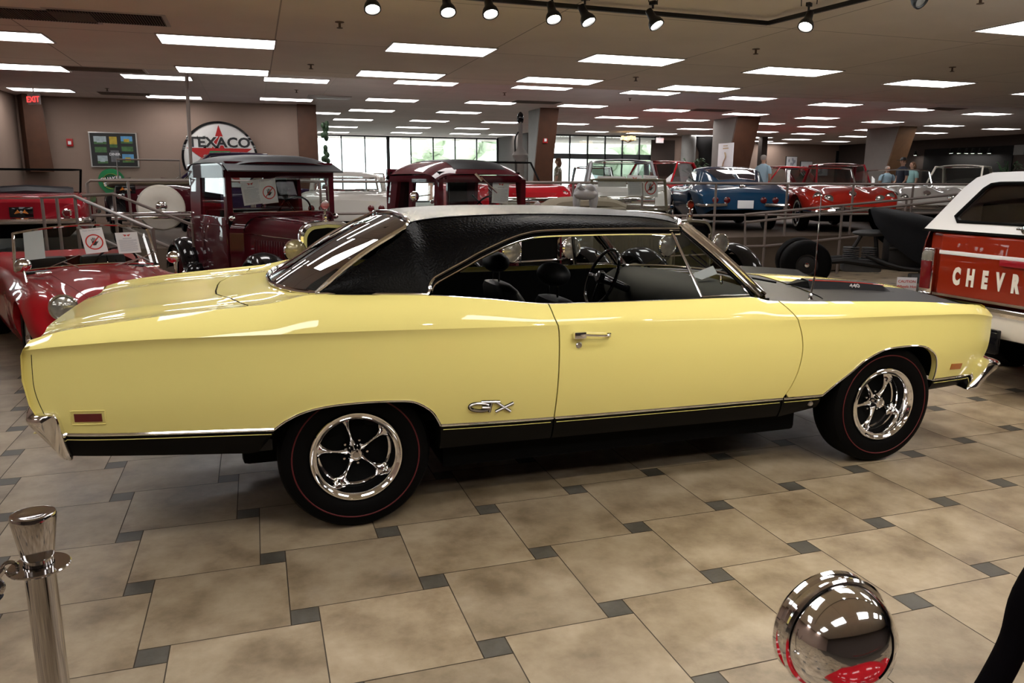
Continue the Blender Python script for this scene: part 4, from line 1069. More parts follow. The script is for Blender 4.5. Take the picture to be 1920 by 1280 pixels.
# ================================================================== red roadster with open headlamps beside the tail
def roadster():
    t = thing('roadster', 'small red open roadster with low windshield, behind the yellow tail', 'car')
    def R(x, pts): return (x, pts)
    # rows: sill, flank, widest, fender shoulder, crown, inner valley, hood side, centre
    st = [R(-2.6, [(.45, .35), (.56, .42), (.60, .52), (.55, .62), (.42, .68), (.30, .70), (.15, .71), (0, .72)]),
          R(-2.0, [(.62, .20), (.70, .40), (.735, .58), (.68, .74), (.55, .80), (.42, .80), (.2, .80), (0, .80)]),
          R(-1.3, [(.64, .17), (.70, .36), (.72, .58), (.70, .72), (.63, .785), (.50, .79), (.25, .79), (0, .79)]),
          R(-.55, [(.64, .17), (.67, .34), (.68, .50), (.675, .64), (.635, .73), (.50, .76), (.25, .79), (0, .805)]),
          R(0.0, [(.64, .17), (.69, .34), (.705, .48), (.69, .62), (.60, .72), (.44, .74), (.24, .785), (0, .80)]),
          R(.55, [(.64, .19), (.715, .36), (.735, .50), (.71, .64), (.58, .73), (.40, .70), (.22, .76), (0, .785)]),
          R(.95, [(.62, .22), (.715, .38), (.735, .52), (.70, .65), (.565, .72), (.38, .645), (.20, .71), (0, .735)]),
          R(1.22, [(.58, .25), (.68, .38), (.705, .50), (.67, .61), (.55, .665), (.37, .57), (.19, .63), (0, .655)]),
          R(1.42, [(.50, .28), (.60, .34), (.62, .42), (.58, .48), (.49, .50), (.35, .46), (.17, .53), (0, .55)]),
          R(1.55, [(.40, .31), (.46, .35), (.47, .40), (.44, .45), (.38, .46), (.27, .40), (.14, .43), (0, .44)])]
    global ARC0; ARC0 = .29
    b = obj('body', shell(st, [(.82, .345), (-1.56, .345)], nx=80, opening=(-1.25, -.10, .52)), M['red'], t, angle=50)
    for x in (.82, -1.56):
        for s in (-1, 1): tyre(t, x, s*.615, .31, .31, .15, hub='steel', side=s)
    obj('underbody', MB().cbox(-2.2, 1.3, -.48, .48, .18, .40, .05), M['matte'], t)
    for s in (-1, 1): headlamp(t, 1.40, s*.505, .635, .094, (1, 0, .06), shell_mat='red', lens='lens', depth=2.6)
    obj('grille', MB().lathe([(0, .02), (.22, .012), (.25, 0)], n=30).xf(frame_mat((1.565, 0, .40), (0, 1, 0), (0, 0, .6))), M['chrome'], t)
    obj('front_bumper', MB().tube(catmull([(1.45, -.74, .36), (1.66, -.45, .36), (1.70, 0, .36), (1.66, .45, .36), (1.45, .74, .36)], 6), .035, 8), M['chrome'], t)
    # cockpit
    obj('cockpit_tub', MB().cbox(-1.25, -.10, -.56, .56, .25, .50, .05), M['matte'], t)
    seats(t, -.95, .50, .42, 'seat', top=.32, y0=.27)
    obj('dashboard', MB().cbox(-.22, -.12, -.54, .54, .55, .765, .03), M['seat'], t)
    sw = obj('steering_wheel', MB().tube([(.19*math.cos(2*PI*k/28), .19*math.sin(2*PI*k/28), 0) for k in range(28)], .01, 6, closed=True).tube([(-.19, 0, 0), (.19, 0, 0)], .008).xf(frame_mat((-.42, .28, .76), (0, 1, 0), (.5, 0, .9))), M['black_gloss'], t)
    # curved windshield
    n = 16; G = []
    for k in range(n+1):
        v = -1+2*k/n; xb = .05-.20*v*v-.04*v**4; G.append([(xb-.14*q/4, v*(.60-.035*q/4), .785+.05*(1-v*v)-.02+(1.135-.805+.02*(1-v*v))*q/4) for q in range(5)])
    ws = obj('windshield', MB().grid(G), M['glass'], t)
    obj('windshield_frame', MB().tube([r[0] for r in G], .011, 6).tube([r[-1] for r in G], .011, 6).tube([Vector(p) for p in G[0]], .014, 8).tube([Vector(p) for p in G[-1]], .014, 8), M['chrome'], ws)
    obj('sun_tint_strip', MB().add([G[1][1], G[1][4], G[3][4], G[3][1]], [(0, 1, 2, 3)]).xf(Matrix.Translation((-.004, 0, 0))), M['white'], ws, smooth=False)
    for s in (-1, 1):
        obj('door_mirror', MB().ell((.36, s*.60, .87), (.055, .062, .055), 18, 12).tube([(.36, s*.60, .85), (.42, s*.595, .73)], .010, 8), M['chrome'], t)
        obj('wiper_arm', MB().tube([(.13, s*.15, .80), (.03, s*.33+.08, .85)], .006, 6).tube([(.07, s*.33-.07, .80), (-.02, s*.33+.22, .90)], .004, 5), M['steel'], t)
    obj('hood_seam', MB().tube(catmull([(.16, -.40, .775), (.7, -.36, .735), (1.1, -.30, .675), (1.38, -.20, .565)], 8), .003, 5).tube(catmull([(.16, .40, .775), (.7, .36, .735), (1.1, .30, .675), (1.38, .20, .565)], 8), .003, 5), M['darkred'], t)
    obj('scuttle_vent', MB().cbox(.17, .26, -.50, -.38, .772, .79, .008).cbox(.17, .26, .38, .50, .772, .79, .008), M['chrome'], t)
    a = -69
    place(t, a, (1.40, -.505, .635), pd(118, 575, 5.8), z=0)
    return t
mg = roadster(); bpy.context.view_layer.update()
mgm = mg.matrix_basis
def on(t, p): return t.matrix_basis @ Vector(p)
def mgp(x, y, z): return mg.matrix_basis @ Vector((x, y, z))
# ================================================================== vintage vehicles
def fender(par, xc, s, r, y0, y1, a0, a1, m, tail=None, front=None, z0=.36):
    # arched mudguard: cross section crowned, swept around the wheel
    pts = [(xc+r*math.cos(math.radians(a)), z0+r*math.sin(math.radians(a))) for a in range(a0, a1+1, 10)]
    if front: pts = front + pts
    if tail: pts = pts + tail
    pts = [(p.x, p.z) for p in catmull([(x, 0, z) for x, z in pts], 3)]; G = []
    for i, (x, z) in enumerate(pts):
        a = pts[max(i-1, 0)]; b = pts[min(i+1, len(pts)-1)]; n = Vector((-(b[1]-a[1]), (b[0]-a[0]))); n.normalize()
        if n.y < 0 and i < 3: pass
        r_ = []
        for k in range(9):
            v = k/8; h = .055*(1-(2*v-1)**2)-.03*(v > .99)
            d = -1 if n.dot(Vector((x-xc, z-z0))) < 0 else 1
            r_.append((x+n.x*d*h, s*lerp(y0, y1, v), z+n.y*d*h))
        r_.append((x-(x-xc)*.06, s*y1*1.0, z-.03)); G.append(r_)
    mb = MB().grid(G); mb.grid([[(p[0], p[1], p[2]) for p in r] for r in [[(q[0]*1+0, q[1], q[2]-.012) for q in g] for g in G]], flip=True)
    return obj('fender', mb, m, par, angle=70)
def vintage(lab, cat, body, o, roof='visor', fend='black_gloss', rad='chrome', rad_in='yellowpale', rad_w=.30, rad_h=(.55, 1.13), cowl_w=.50, cowl_z=1.16, cab_w=.62, cab=(-1.20, -2.35), zt=1.82, white=.05, lens='lens_amber', hood_l=1.15, tail=True, name='vintage_car'):
    t = thing(name, lab, cat); B = M[body]; F = M[fend]
    xh = -hood_l+.05; x0, x1 = cab
    # hood
    def arch(w, zb, zt_, r=.16, n=6):
        P = [(w, zb), (w, zt_-r)]
        for k in range(1, n+1):
            a = PI/2*k/n; P.append((w-r+r*math.cos(a), zt_-r+r*math.sin(a)))
        P.append((0, zt_+.012)); return P
    G = []
    for k in range(9):
        u = k/8; w = lerp(rad_w, cowl_w, u**1.1); zz = lerp(rad_h[1]-.02, cowl_z, u); x = lerp(-.02, xh, u); A = arch(w, .55, zz, lerp(.13, .22, u)); G.append([(x, y, z) for y, z in A])
    obj('hood', MB().grid(G).mirror(), B, t, angle=40)
    for s in (-1, 1):
        lv = MB()
        for k in range(14):
            u = .2+.6*k/13; x = lerp(-.02, xh, u); y = lerp(rad_w, cowl_w, u**1.1); lv.cbox(x-.008, x+.008, s*y-.006, s*y+.006, .72, .92, .003)
        obj('hood_louvres', lv, B, t)
    obj('hood_trim', MB().tube([(-.02, -rad_w-.002, .96), (xh, -cowl_w-.002, .98)], .006, 6), M['chrome'], t)
    # radiator
    A = arch(rad_w, rad_h[0], rad_h[1], .15); full_ = A + [(-y, z) for y, z in A[::-1]][1:]
    sh = MB().grid([[(x, y*k, .84+(z-.84)*k) for y, z in full_] for x, k in ((-.04, 1.02), (.02, 1.05), (.055, 1.02), (.06, .93))])
    sh.tube([(0, -rad_w, rad_h[0]), (0, rad_w, rad_h[0])], .03, 8)
    rs = obj('radiator_shell', sh, M[rad], t, angle=50)
    A2 = [(y*.90, .84+(z-.84)*.90) for y, z in full_]
    obj('radiator_surround', MB().grid([[(x, y*k, .84+(z-.84)*k) for y, z in A2] for x, k in ((.058, 1.02), (.062, .90))]), M[rad_in], rs)
    gi = MB().add([(.045, y*.93, .84+(z-.84)*.93) for y, z in A2], [tuple(range(len(A2)))])
    obj('radiator_core', gi, M['matte'], rs, smooth=False)
    obj('radiator_cap', MB().lathe([(0, .06), (.03, .055), (.035, 0), (.02, -.03)], (.0, 0, rad_h[1]+.03), 'z', 16).tube([(0, 0, rad_h[1]+.08), (0, 0, rad_h[1]+.15)], .012).lathe([(0, .012), (.045, .012), (.05, 0), (.045, -.012), (0, -.012)], (0, 0, rad_h[1]+.19), 'x', 20), M['chrome'], rs)
    # chassis, running boards
    obj('chassis', MB().cbox(-2.9, .2, -.36, .36, .38, .56, .03), M['matte'], t)
    for s in (-1, 1): obj('running_board', MB().cbox(-2.15, -.45, s*.50 if s > 0 else -.80, s*.50 if s < 0 else .80, .34, .38, .012), F, t)
    # wheels and fenders
    for x in (0, -2.75):
        for s in (-1, 1): tyre(t, x, s*.68, .36, .36, .13, white, 'chrome', s, rimr=.25, rimcol=body if body != 'khaki' else 'yellowpale')
    for s in (-1, 1):
        fender(t, 0, s, .44, .54, .84, 5, 150, F, tail=[(-.50, .50), (-.62, .38)])
        fender(t, -2.75, s, .44, .54, .84, 20, 175, F, front=[(-2.13, .38), (-2.22, .50)])
    for s in (-1, 1): headlamp(t, .10, s*.40, .86, .115, (1, 0, 0), 'chrome', lens, 1.0)
    obj('lamp_bar', MB().tube([(.05, -.62, .68), (.05, -.40, .74), (.05, .40, .74), (.05, .62, .68)], .012, 8), M['chrome'], t)
    obj('front_bumper', MB().cbox(.42, .44, -.78, .78, .43, .49, .01).cbox(.42, .44, -.78, .78, .51, .56, .01), M['chrome'], t)
    # cowl and cab sides
    G = []
    for x, w in ((xh, cowl_w), (lerp(xh, x0, .5), (cowl_w+cab_w)/2), (x0, cab_w)): G.append([(x, y, z) for y, z in arch(w, .46, cowl_z+.01, .20)])
    obj('cowl', MB().grid(G).mirror(), B, t, angle=40)
    zb = cowl_z-.02
    if roof:
        for s in (-1, 1):
            xm = x0-(x0-x1)*(.72 if roof != 'sedan' else .50)
            d = MB().cbox(xm, x0-.04, s*cab_w-.02, s*cab_w+.02, .45, zb+.02, .01)
            dd = obj('door', d, B, t)
            obj('door_moulding', MB().tube([(xm+.03, s*(cab_w+.022), zb-.08), (x0-.06, s*(cab_w+.022), zb-.08)], .008, 6), B, dd)
            obj('door_handle', MB().tube([(xm+.06, s*(cab_w+.05), zb-.13), (xm+.16, s*(cab_w+.05), zb-.13)], .008, 6).tube([(xm+.08, s*cab_w, zb-.13), (xm+.08, s*(cab_w+.05), zb-.13)], .008, 6), M['chrome'], dd)
            obj('side_window', MB().add([(xm+.03, s*cab_w, zb), (x0-.08, s*cab_w, zb), (x0-.10, s*(cab_w-.02), zt-.15), (xm+.03, s*(cab_w-.02), zt-.15)], [(0, 1, 2, 3)]), M['glass'], t, smooth=False)
            # frame round the side windows, rear quarter with an opening on the sedan
            q = MB(); y = s*(cab_w-.005); yt = s*(cab_w-.03)
            zp = zt-.21 if roof == 'sedan' else zt-.15; sx_ = .10 if roof == 'sedan' else 0
            def post(xa, xb_, xc=None, xd=None):
                xc = xb_ if xc is None else xc; xd = xa if xd is None else xd
                q.add([(xa, y+.018*s, zb), (xb_, y+.018*s, zb), (xc, yt+.018*s, zp), (xd, yt+.018*s, zp), (xa, y-.03*s, zb), (xb_, y-.03*s, zb), (xc, yt-.03*s, zp), (xd, yt-.03*s, zp)], [(0,1,2,3), (7,6,5,4), (0,4,5,1), (1,5,6,2), (2,6,7,3), (3,7,4,0)])
            post(x0-.09, x0, x0-.03, x0-.11)
            if roof == 'sedan': post(xm-.07, xm+.02); post(x1, x1+.20, x1+.28, x1+.08)
            else: post(x1, xm+.02)
            q.box(x1+sx_, x0-sx_, min(y-.02*s, y+.02*s), max(y-.02*s, y+.02*s), zt-.24, zt-(.165 if roof == 'sedan' else .08)).box(x1, x0, min(y-.02*s, y+.02*s), max(y-.02*s, y+.02*s), zt-.24, zt-(.21 if roof == 'sedan' else .10))
            q.box(x1, xm, min(y-.02*s, y+.02*s), max(y-.02*s, y+.02*s), .50, zb+.02)
            obj('cab_side', q, B if roof != 'canvas' else M['black_gloss'], t, smooth=False)
            if roof == 'sedan': obj('quarter_window', MB().add([(x1+.2, y, zb), (xm-.07, y, zb), (xm-.07, yt, zt-.15), (x1+.22, yt, zt-.15)], [(0, 1, 2, 3)]), M['glass'], t, smooth=False)
        # rear panel with window
        rp_ = MB(); w = cab_w
        rp_.box(x1-.02, x1+.02, -w, w, .5, zb+.08).box(x1-.02, x1+.02, -w, -w*.45, zb+.08, zt-.1).box(x1-.02, x1+.02, w*.45, w, zb+.08, zt-.1).box(x1-.02, x1+.02, -w, w, zt-.22, zt-.08)
        obj('cab_rear_panel', rp_, B, t, smooth=False)
        # roof
        G = []; n = 14; over = .16 if roof == 'visor' else .03
        for i in range(n+1):
            u = .5-.5*math.cos(PI*i/n) if roof == 'sedan' else i/n; x = lerp(x1-.03, x0+over*.3, u); r = []
            for j in range(15):
                v = -1+2*j/14; a = abs(v); ex = abs(2*u-1)
                r.append((x, (cab_w+.03)*v, zt + .03 - (.175*(a**6.4+ex**7)**.5 if roof == 'sedan' else .10*a**4 + .09*ex**6)))
            G.append(r)
        ro = obj('roof', MB().grid(G), M['black_roof'] if roof == 'visor' else B, t, angle=60)
        if roof == 'sedan':
            obj('roof_insert', MB().grid([[Vector(q)+Vector((0, 0, .004)) for q in r[3:12]] for r in G[2:-2]]), M['hoodblack'], ro)
        else:
            obj('sun_visor', MB().add([(x0-.02, -cab_w-.02, zt-.07), (x0-.02, cab_w+.02, zt-.07), (x0+.22, cab_w+.04, zt-.16), (x0+.22, -cab_w-.04, zt-.16), (x0-.02, -cab_w-.02, zt-.085), (x0-.02, cab_w+.02, zt-.085), (x0+.22, cab_w+.04, zt-.175), (x0+.22, -cab_w-.04, zt-.175)], [(0,1,2,3), (7,6,5,4), (0,3,7,4), (1,5,6,2), (3,2,6,7)]), M['black_roof'], ro, smooth=False)
        zh = zt-.16 if roof == 'sedan' else zt-.06
        cw_ = cab_w-(.10 if roof == 'sedan' else 0)
        hd = MB().box(x0-.03, x0+.015, -cw_, cw_, zt-.24, zh).box(x0-.03, x0+.015, -cab_w, cab_w, zt-.24, zt-.205).box(x0-.03, x0+.015, -cab_w, cab_w, cowl_z-.02, cowl_z+.05)
        hd.box(x0-.03, x0+.015, -cab_w-.005, -cab_w+.055, zb, zt-.21).box(x0-.03, x0+.015, cab_w-.055, cab_w+.005, zb, zt-.21)
        obj('windshield_surround', hd, B, t, smooth=False)
        quad_glass(t, (x0, cab_w-.055, cowl_z+.05), (x0, -cab_w+.055, cowl_z+.05), (x0, -cab_w+.055, zt-.19), (x0, cab_w-.055, zt-.19), 'windshield', 'glass', .010, 'chrome' if roof == 'visor' else 'maroon')
        obj('interior_trim', MB().box(x1+.03, x0-.08, -cab_w+.03, cab_w-.03, .5, zb-.12).box(x1+.03, x1+.06, -cab_w+.03, -cab_w*.46, .5, zt-.12).box(x1+.03, x1+.06, cab_w*.46, cab_w-.03, .5, zt-.12).box(x1+.03, x0-.05, -cab_w+.04, cab_w-.04, zt-.14, zt-.12), M['matte'], t, smooth=False)
        obj('bench_seat', MB().cbox(x1+.25, x1+.40, -cab_w+.08, cab_w-.08, .6, zb+.08, .05), M['seat'], t)
        obj('steering_wheel', MB().tube([(.2*math.cos(2*PI*k/26), .2*math.sin(2*PI*k/26), 0) for k in range(26)], .012, 6, closed=True).tube([(-.2, 0, 0), (.2, 0, 0)], .008).tube([(0, 0, 0), (0, -.0, -.4)], .012).xf(frame_mat((x0-.36, .30, zb+.06), (0, 1, 0), (.45, 0, .9))), M['black_gloss'], t)
        for s in (-1, 1): obj('cowl_lamp', MB().ell((x0+.08, s*(cab_w-.02), zb+.01), (.05, .035, .035), 14, 10), M['chrome'], t)
    if tail and roof != 'sedan':
        G = []
        for x, w, zz in ((x1-.02, .60, 1.14), (x1-.5, .58, 1.10), (x1-.9, .50, .95), (x1-1.1, .40, .70)): G.append([(x, y, z) for y, z in arch(w, .5, zz, .18)])
        obj('rear_deck', MB().grid(G).mirror(), B, t, angle=50)
    elif tail:
        G = []
        for x, w, zz in ((x1+.02, .62, 1.20), (x1-.12, .61, 1.17), (x1-.30, .52, .95), (x1-.38, .40, .60)): G.append([(x, y, z) for y, z in arch(w, .5, zz, .18)])
        obj('rear_panel', MB().grid(G).mirror(), B, t, angle=50)
    return t
M['black_roof'] = mat('black_roof_fabric', (.018, .018, .022), .5, noise=.08, bump=.2, bscale=150)
pk = vintage('maroon antique coupe with black visor roof and pale yellow radiator surround', 'car', 'maroon', None, roof='visor', name='antique_car', zt=1.84, cab=(-1.15, -2.5), cab_w=.645)
place(pk, -70, (-1.15, 0, 1.24), pd(530, 387, 9.15), z=0)
hl = None
sd_ = vintage('maroon nineteen-thirties sedan with chrome wiper, behind the black roof', 'car', 'maroon', None, roof='sedan', name='antique_sedan', rad='maroon', rad_in='chrome', zt=1.80, cab=(-1.05, -2.35), lens='lens', cowl_z=1.18, cab_w=.60)
place(sd_, -73, (-1.05, 0, 1.24), pd(906, 387, 9.15), z=0)
obj('wiper_arm', MB().tube([(-1.02, -.05, 1.62), (-1.0, .16, 1.44)], .008, 6).tube([(-1.03, -.12, 1.66), (-1.0, -.05, 1.58)], .016, 6), M['chrome'], sd_)
obj('door_mirror', MB().ell((-1.25, -.80, 1.40), (.03, .06, .06), 18, 12).tube([(-1.2, -.62, 1.42), (-1.25, -.78, 1.40)], .008, 6), M['chrome'], sd_)
# khaki open roadster
kr = vintage('khaki antique open roadster with black fenders and upright windshield', 'car', 'khaki', None, roof=None, name='antique_roadster', rad='khaki', rad_in='chrome', cab=(-1.10, -1.9), cowl_z=1.18, cab_w=.60, lens='lens', tail=False)
place(kr, -80, (-1.10, 0, 1.22), pd(1187, 381, 10.0), z=0)
quad_glass(kr, (-1.14, .58, 1.21), (-1.14, -.58, 1.21), (-1.20, -.58, 1.60), (-1.20, .58, 1.60), 'windshield', 'glass', .020, 'khaki')
G = []
for x, w, zz in ((-1.10, .60, 1.19), (-1.2, .60, 1.10), (-1.9, .60, 1.08), (-2.3, .60, 1.10), (-2.9, .52, .98), (-3.2, .42, .70)): G.append([(x, w, .46), (x, w, zz-.10), (x, w-.03, zz)])
obj('body_side', MB().grid(G).mirror(), M['khaki'], kr)
obj('rear_deck', MB().grid([[(x, y, z+.03*(1-(y/.57)**2)) for y in (-.57, -.3, 0, .3, .57)] for x, z in ((-2.1, 1.10), (-2.5, 1.08), (-2.9, .98), (-3.2, .70))]), M['khaki'], kr)
obj('bench_seat', MB().cbox(-2.05, -1.90, -.52, .52, .7, 1.22, .05).cbox(-2.0, -1.5, -.52, .52, .6, .80, .04), M['tan'], kr)
obj('folded_top', MB().tube(catmull([(-2.2, -.66, 1.16), (-2.3, -.45, 1.24), (-2.33, 0, 1.26), (-2.3, .45, 1.24), (-2.2, .66, 1.16)], 6), .11, 10, sq=(1.4, 1)), M['tan'], kr)
tag(obj('cloth_bundle', MB().ell((0, 0, .05), (.16, .09, .07), 12, 8).ell((.12, .03, .0), (.06, .06, .16), 10, 8).ell((-.10, .05, -.02), (.05, .05, .16), 10, 8).ell((.05, -.02, .12), (.06, .05, .06), 10, 8).tube([(0, 0, .08), (-.12, -.04, .16)], .035, 8), M['silvertop'], loc=tuple(pd(1098, 372, 9.7))), 'grey cloth bundle tied beside the khaki roadster windshield', 'cloth')
for u in (-.30, -.02, .26):   # cards behind the glass
    pass
def hit(t, P, N, u, v):
    # where the sight line through photo position (u, v) meets a plane fixed to vehicle t
    bpy.context.view_layer.update(); W = t.matrix_basis; P = W @ Vector(P); N = (W.to_3x3() @ Vector(N)).normalized()
    D = pd(u, v, 1)-cam.location; return cam.location + D*((P-cam.location).dot(N)/D.dot(N))
def cards(t, P, N, L):
    for lab, (u0, v0), (u1, v1), (u2, v2), kind in L:
        placard_px(lab, [hit(t, P, N, u0, v0), hit(t, P, N, u1, v1), hit(t, P, N, u2, v2)], kind)
cards(kr, (-1.16, 0, 1.21), (1, 0, .15), [('white card with crossed-out hand in the khaki roadster windshield', (1206, 328), (1233, 330), (1206, 368), 'hand'),
  ('white printed card left of the hand card, khaki roadster windshield', (1177, 328), (1204, 329), (1177, 366), 'text'), ('wide blank sheet at the left of the khaki roadster windshield', (1121, 330), (1174, 331), (1121, 350), 'blank')])
cards(sd_, (-1.09, 0, 1.2), (1, 0, 0), [('white printed card inside the maroon sedan windshield', (923, 338), (954, 341), (923, 380), 'text')])
cards(pk, (-1.20, 0, 1.2), (1, 0, 0), [('printed sheet at the left inside the maroon coupe windshield', (452, 340), (487, 336), (456, 386), 'text'), ('crossed-out hand sheet inside the maroon coupe windshield', (488, 336), (518, 333), (490, 383), 'hand')])
cards(mg, (.12, 0, .80), (1, 0, .42), [('tilted white card with crossed-out hand on red roadster windshield', (147, 430), (189, 426), (163, 476), 'hand'), ('tilted white printed card beside the hand card, red roadster windshield', (211, 437), (253, 435), (227, 475), 'text')])

# touring car with fabric covered spare, seen from behind
def touring():
    t = thing('touring_car', 'maroon antique touring car with cream covered spare wheel, behind the rail', 'car')
    G = []
    for x, w, zz in ((-.0, .48, .90), (.12, .60, .96), (.6, .66, .99), (1.8, .66, 1.02), (2.4, .50, 1.10), (3.2, .32, 1.12)): G.append([(x, w*.9, .45), (x, w, .62), (x, w, zz-.12), (x, w-.04, zz)])
    mb = MB().grid(G); mb.add([G[0][0], G[0][1], G[0][2], G[0][3], (0, 0, .97), (0, 0, .45)], [(0, 1, 2, 3, 4, 5)])
    mb.mirror(); obj('body', mb, M['maroon'], t, angle=50)
    obj('rear_deck', MB().grid([[(x, y, z-.05*(y/.6)**4) for y in (-.60, -.3, 0, .3, .60)] for x, z in ((0, .92), (.2, .98), (.6, 1.0))]), M['maroon'], t)
    sp = obj('spare_wheel_cover', MB().lathe([(0, -.09), (.10, -.09), (.12, -.10), (.28, -.11), (.36, -.085), (.385, -.03), (.385, .05), (.36, .09), (0, .09)], (-.16, 0, .61), 'x', 40), M['cream'], t)
    obj('cover_hub', MB().lathe([(0, -.115), (.05, -.11), (.09, -.10), (.10, -.085)], (-.17, 0, .63), 'x', 24), M['chrome'], sp)
    obj('folded_top', MB().tube(catmull([(.25, -.70, .99), (.05, -.66, 1.03), (-.02, 0, 1.04), (.05, .66, 1.03), (.25, .70, .99)], 6), .06, 10, sq=(1.2, 1)), M['tan'], t)
    obj('windshield_frame', MB().tube([(2.0, -.55, 1.10), (1.95, -.55, 1.45), (1.95, .55, 1.45), (2.0, .55, 1.10)], .016, 8), M['rail'], t)
    obj('windshield', MB().add([(2.0, -.55, 1.10), (1.95, -.55, 1.45), (1.95, .55, 1.45), (2.0, .55, 1.10)], [(0, 1, 2, 3)]), M['glass'], t, smooth=False)
    for s in (-1, 1):
        fender(t, .25, s, .45, .54, .84, 5, 175, M['black_gloss'])
        for x in (.25, 3.1): tyre(t, x, s*.68, .36, .36, .13, 0, 'chrome', s, rimr=.25)
        obj('tail_lamp', MB().lathe([(0, -.02), (.04, -.015), (.045, 0), (.04, .05)], (-.14, s*.62, .80), 'x', 16), M['chrome'], t)
    obj('rear_bumper', MB().cbox(-.42, -.40, -.78, .78, .42, .48, .01).cbox(-.42, -.40, -.78, .78, .50, .55, .01), M['chrome'], t)
    plate(t, (-.16, .52, .92), (0, -1, 0))
    place(t, 100, (-.16, 0, .62), pd(302, 389, 13.3), z=ZL); return t
touring()
p = pd(270, 325, 12.9)
# ================================================================== post-war cars
def c1(lab, col, head, world, front=True, hard=None, name='sports_car', local=(0, 0, .86), base=None):
    t = thing(name, lab, 'car'); global ARC0; ARC0 = .33
    st = [(-2.15, [(.55, .38), (.66, .46), (.70, .56), (.66, .66), (.55, .72), (.36, .73), (.18, .74), (0, .745)]),
          (-1.9, [(.70, .30), (.82, .46), (.87, .62), (.83, .76), (.68, .83), (.46, .83), (.2, .84), (0, .845)]),
          (-1.2, [(.78, .24), (.87, .44), (.91, .64), (.87, .80), (.74, .88), (.5, .88), (.2, .89), (0, .89)]),
          (-.4, [(.78, .22), (.85, .42), (.88, .62), (.86, .78), (.76, .85), (.5, .86), (.2, .87), (0, .87)]),
          (.6, [(.78, .22), (.86, .42), (.89, .62), (.87, .78), (.74, .85), (.5, .86), (.25, .89), (0, .90)]),
          (1.3, [(.76, .25), (.87, .42), (.91, .62), (.88, .78), (.72, .86), (.48, .80), (.24, .86), (0, .88)]),
          (1.85, [(.70, .30), (.83, .42), (.88, .58), (.85, .74), (.70, .80), (.45, .72), (.22, .77), (0, .79)]),
          (2.12, [(.60, .33), (.74, .40), (.78, .52), (.74, .63), (.62, .68), (.40, .60), (.2, .62), (0, .63)]),
          (2.25, [(.50, .36), (.62, .42), (.65, .48), (.60, .54), (.5, .56), (.3, .52), (.15, .52), (0, .52)])]
    obj('body', shell(st, [(1.45, .38), (-1.15, .38)], nx=60, opening=(-.85, .35, .62)), M[col], t, angle=50)
    for x in (1.45, -1.15):
        for s in (-1, 1): tyre(t, x, s*.76, .34, .34, .17, .04, 'chrome', s)
    obj('underbody', MB().cbox(-1.9, 1.9, -.6, .6, .2, .5, .05), M['matte'], t)
    for s in (-1, 1):
        headlamp(t, 2.07, s*.66, .66, .085, (1, 0, .05), col, 'lens', 1.2); headlamp(t, 2.12, s*.47, .62, .085, (1, 0, .05), col, 'lens', 1.2)
        for y in (.42, .60): obj('tail_lamp', MB().lathe([(0, -.03), (.04, -.028), (.055, -.02), (.06, .02)], (-2.155, s*y, .60), 'x', 18), M['dark_red_lens'], t)
        obj('rear_bumper', MB().tube(catmull([(-1.95, s*.88, .42), (-2.2, s*.72, .42), (-2.24, s*.40, .44)], 5), .04, 8), M['chrome'], t)
        obj('front_bumper', MB().tube(catmull([(2.0, s*.86, .40), (2.26, s*.70, .40), (2.32, s*.40, .42)], 5), .035, 8), M['chrome'], t)
        obj('side_cove_trim', MB().tube(catmull([(1.0, s*.905, .66), (.2, s*.895, .74), (-.5, s*.88, .62), (.2, s*.88, .44), (1.0, s*.90, .40)], 5), .008, 5), M['chrome'], t)
    obj('grille', MB().cbox(2.21, 2.28, -.48, .48, .40, .50, .03), M['chrome'], t)
    obj('nose_emblem', MB().lathe([(0, .015), (.06, .01), (.07, 0)], n=20).xf(frame_mat((2.02, 0, .735), (0, 1, 0), (-.6, 0, .6))), M['chrome'], t)
    obj('cockpit_tub', MB().cbox(-.85, .35, -.62, .62, .3, .56, .05), M['matte'], t); seats(t, -.6, .56, .5, 'seat' if col != 'cvred' else 'darkred', top=.36)
    n = 14; G = []
    for k in range(n+1):
        v = -1+2*k/n; x = .50-.40*abs(v)**3.2; G.append([(x-.22*q/4, v*(.72-.04*q/4), .85+.36*q/4+.02*(1-v*v)) for q in range(5)])
    ws = obj('windshield', MB().grid(G), M['glass'], t)
    obj('windshield_frame', MB().tube([r[-1] for r in G], .016, 6).tube([r[0] for r in G], .012, 6).tube([Vector(q) for q in G[0]], .02, 6).tube([Vector(q) for q in G[-1]], .02, 6), M['chrome'], ws)
    if hard:
        G = []
        for i in range(11):
            u = i/10; x = lerp(-.95, .28, u)
            G.append([(x, .66*v, 1.25-.10*abs(v)**3-.10*abs(2*u-1)**4*(1 if u < .5 else .2)) for v in [(-1+2*j/10) for j in range(11)]])
        rf = obj('hardtop', MB().grid(G), M[hard], t, angle=60)
        quad_glass(t, (-1.22, .56, .90), (-1.22, -.56, .90), (-.95, -.52, 1.12), (-.95, .52, 1.12), 'rear_window', 'glass_dark', .02, 'chrome', -.12)
        for s in (-1, 1): obj('hardtop_pillar', MB().tube([(-1.10, s*.66, .88), (-.92, s*.64, 1.10), (.28, s*.64, 1.13)], .045, 8), M[hard], t)
    place(t, head, local, world, z=ZP if base is None else base); return t
c1('white sports car with light hardtop and round tail lamps, behind rail', 'whitecar', 82, pd(650, 388, 13.6), hard='whitecar', local=(-2.15, 0, .60), base=ZL)
c1('orange-red open sports car facing the camera behind the rail', 'cvred', -112, pd(1541, 357, 16.4), local=(.2, 0, .88))
c1('white open sports car facing the camera, right of the red one', 'whitecar', -118, pd(1688, 355, 17.9), local=(.2, 0, .88))
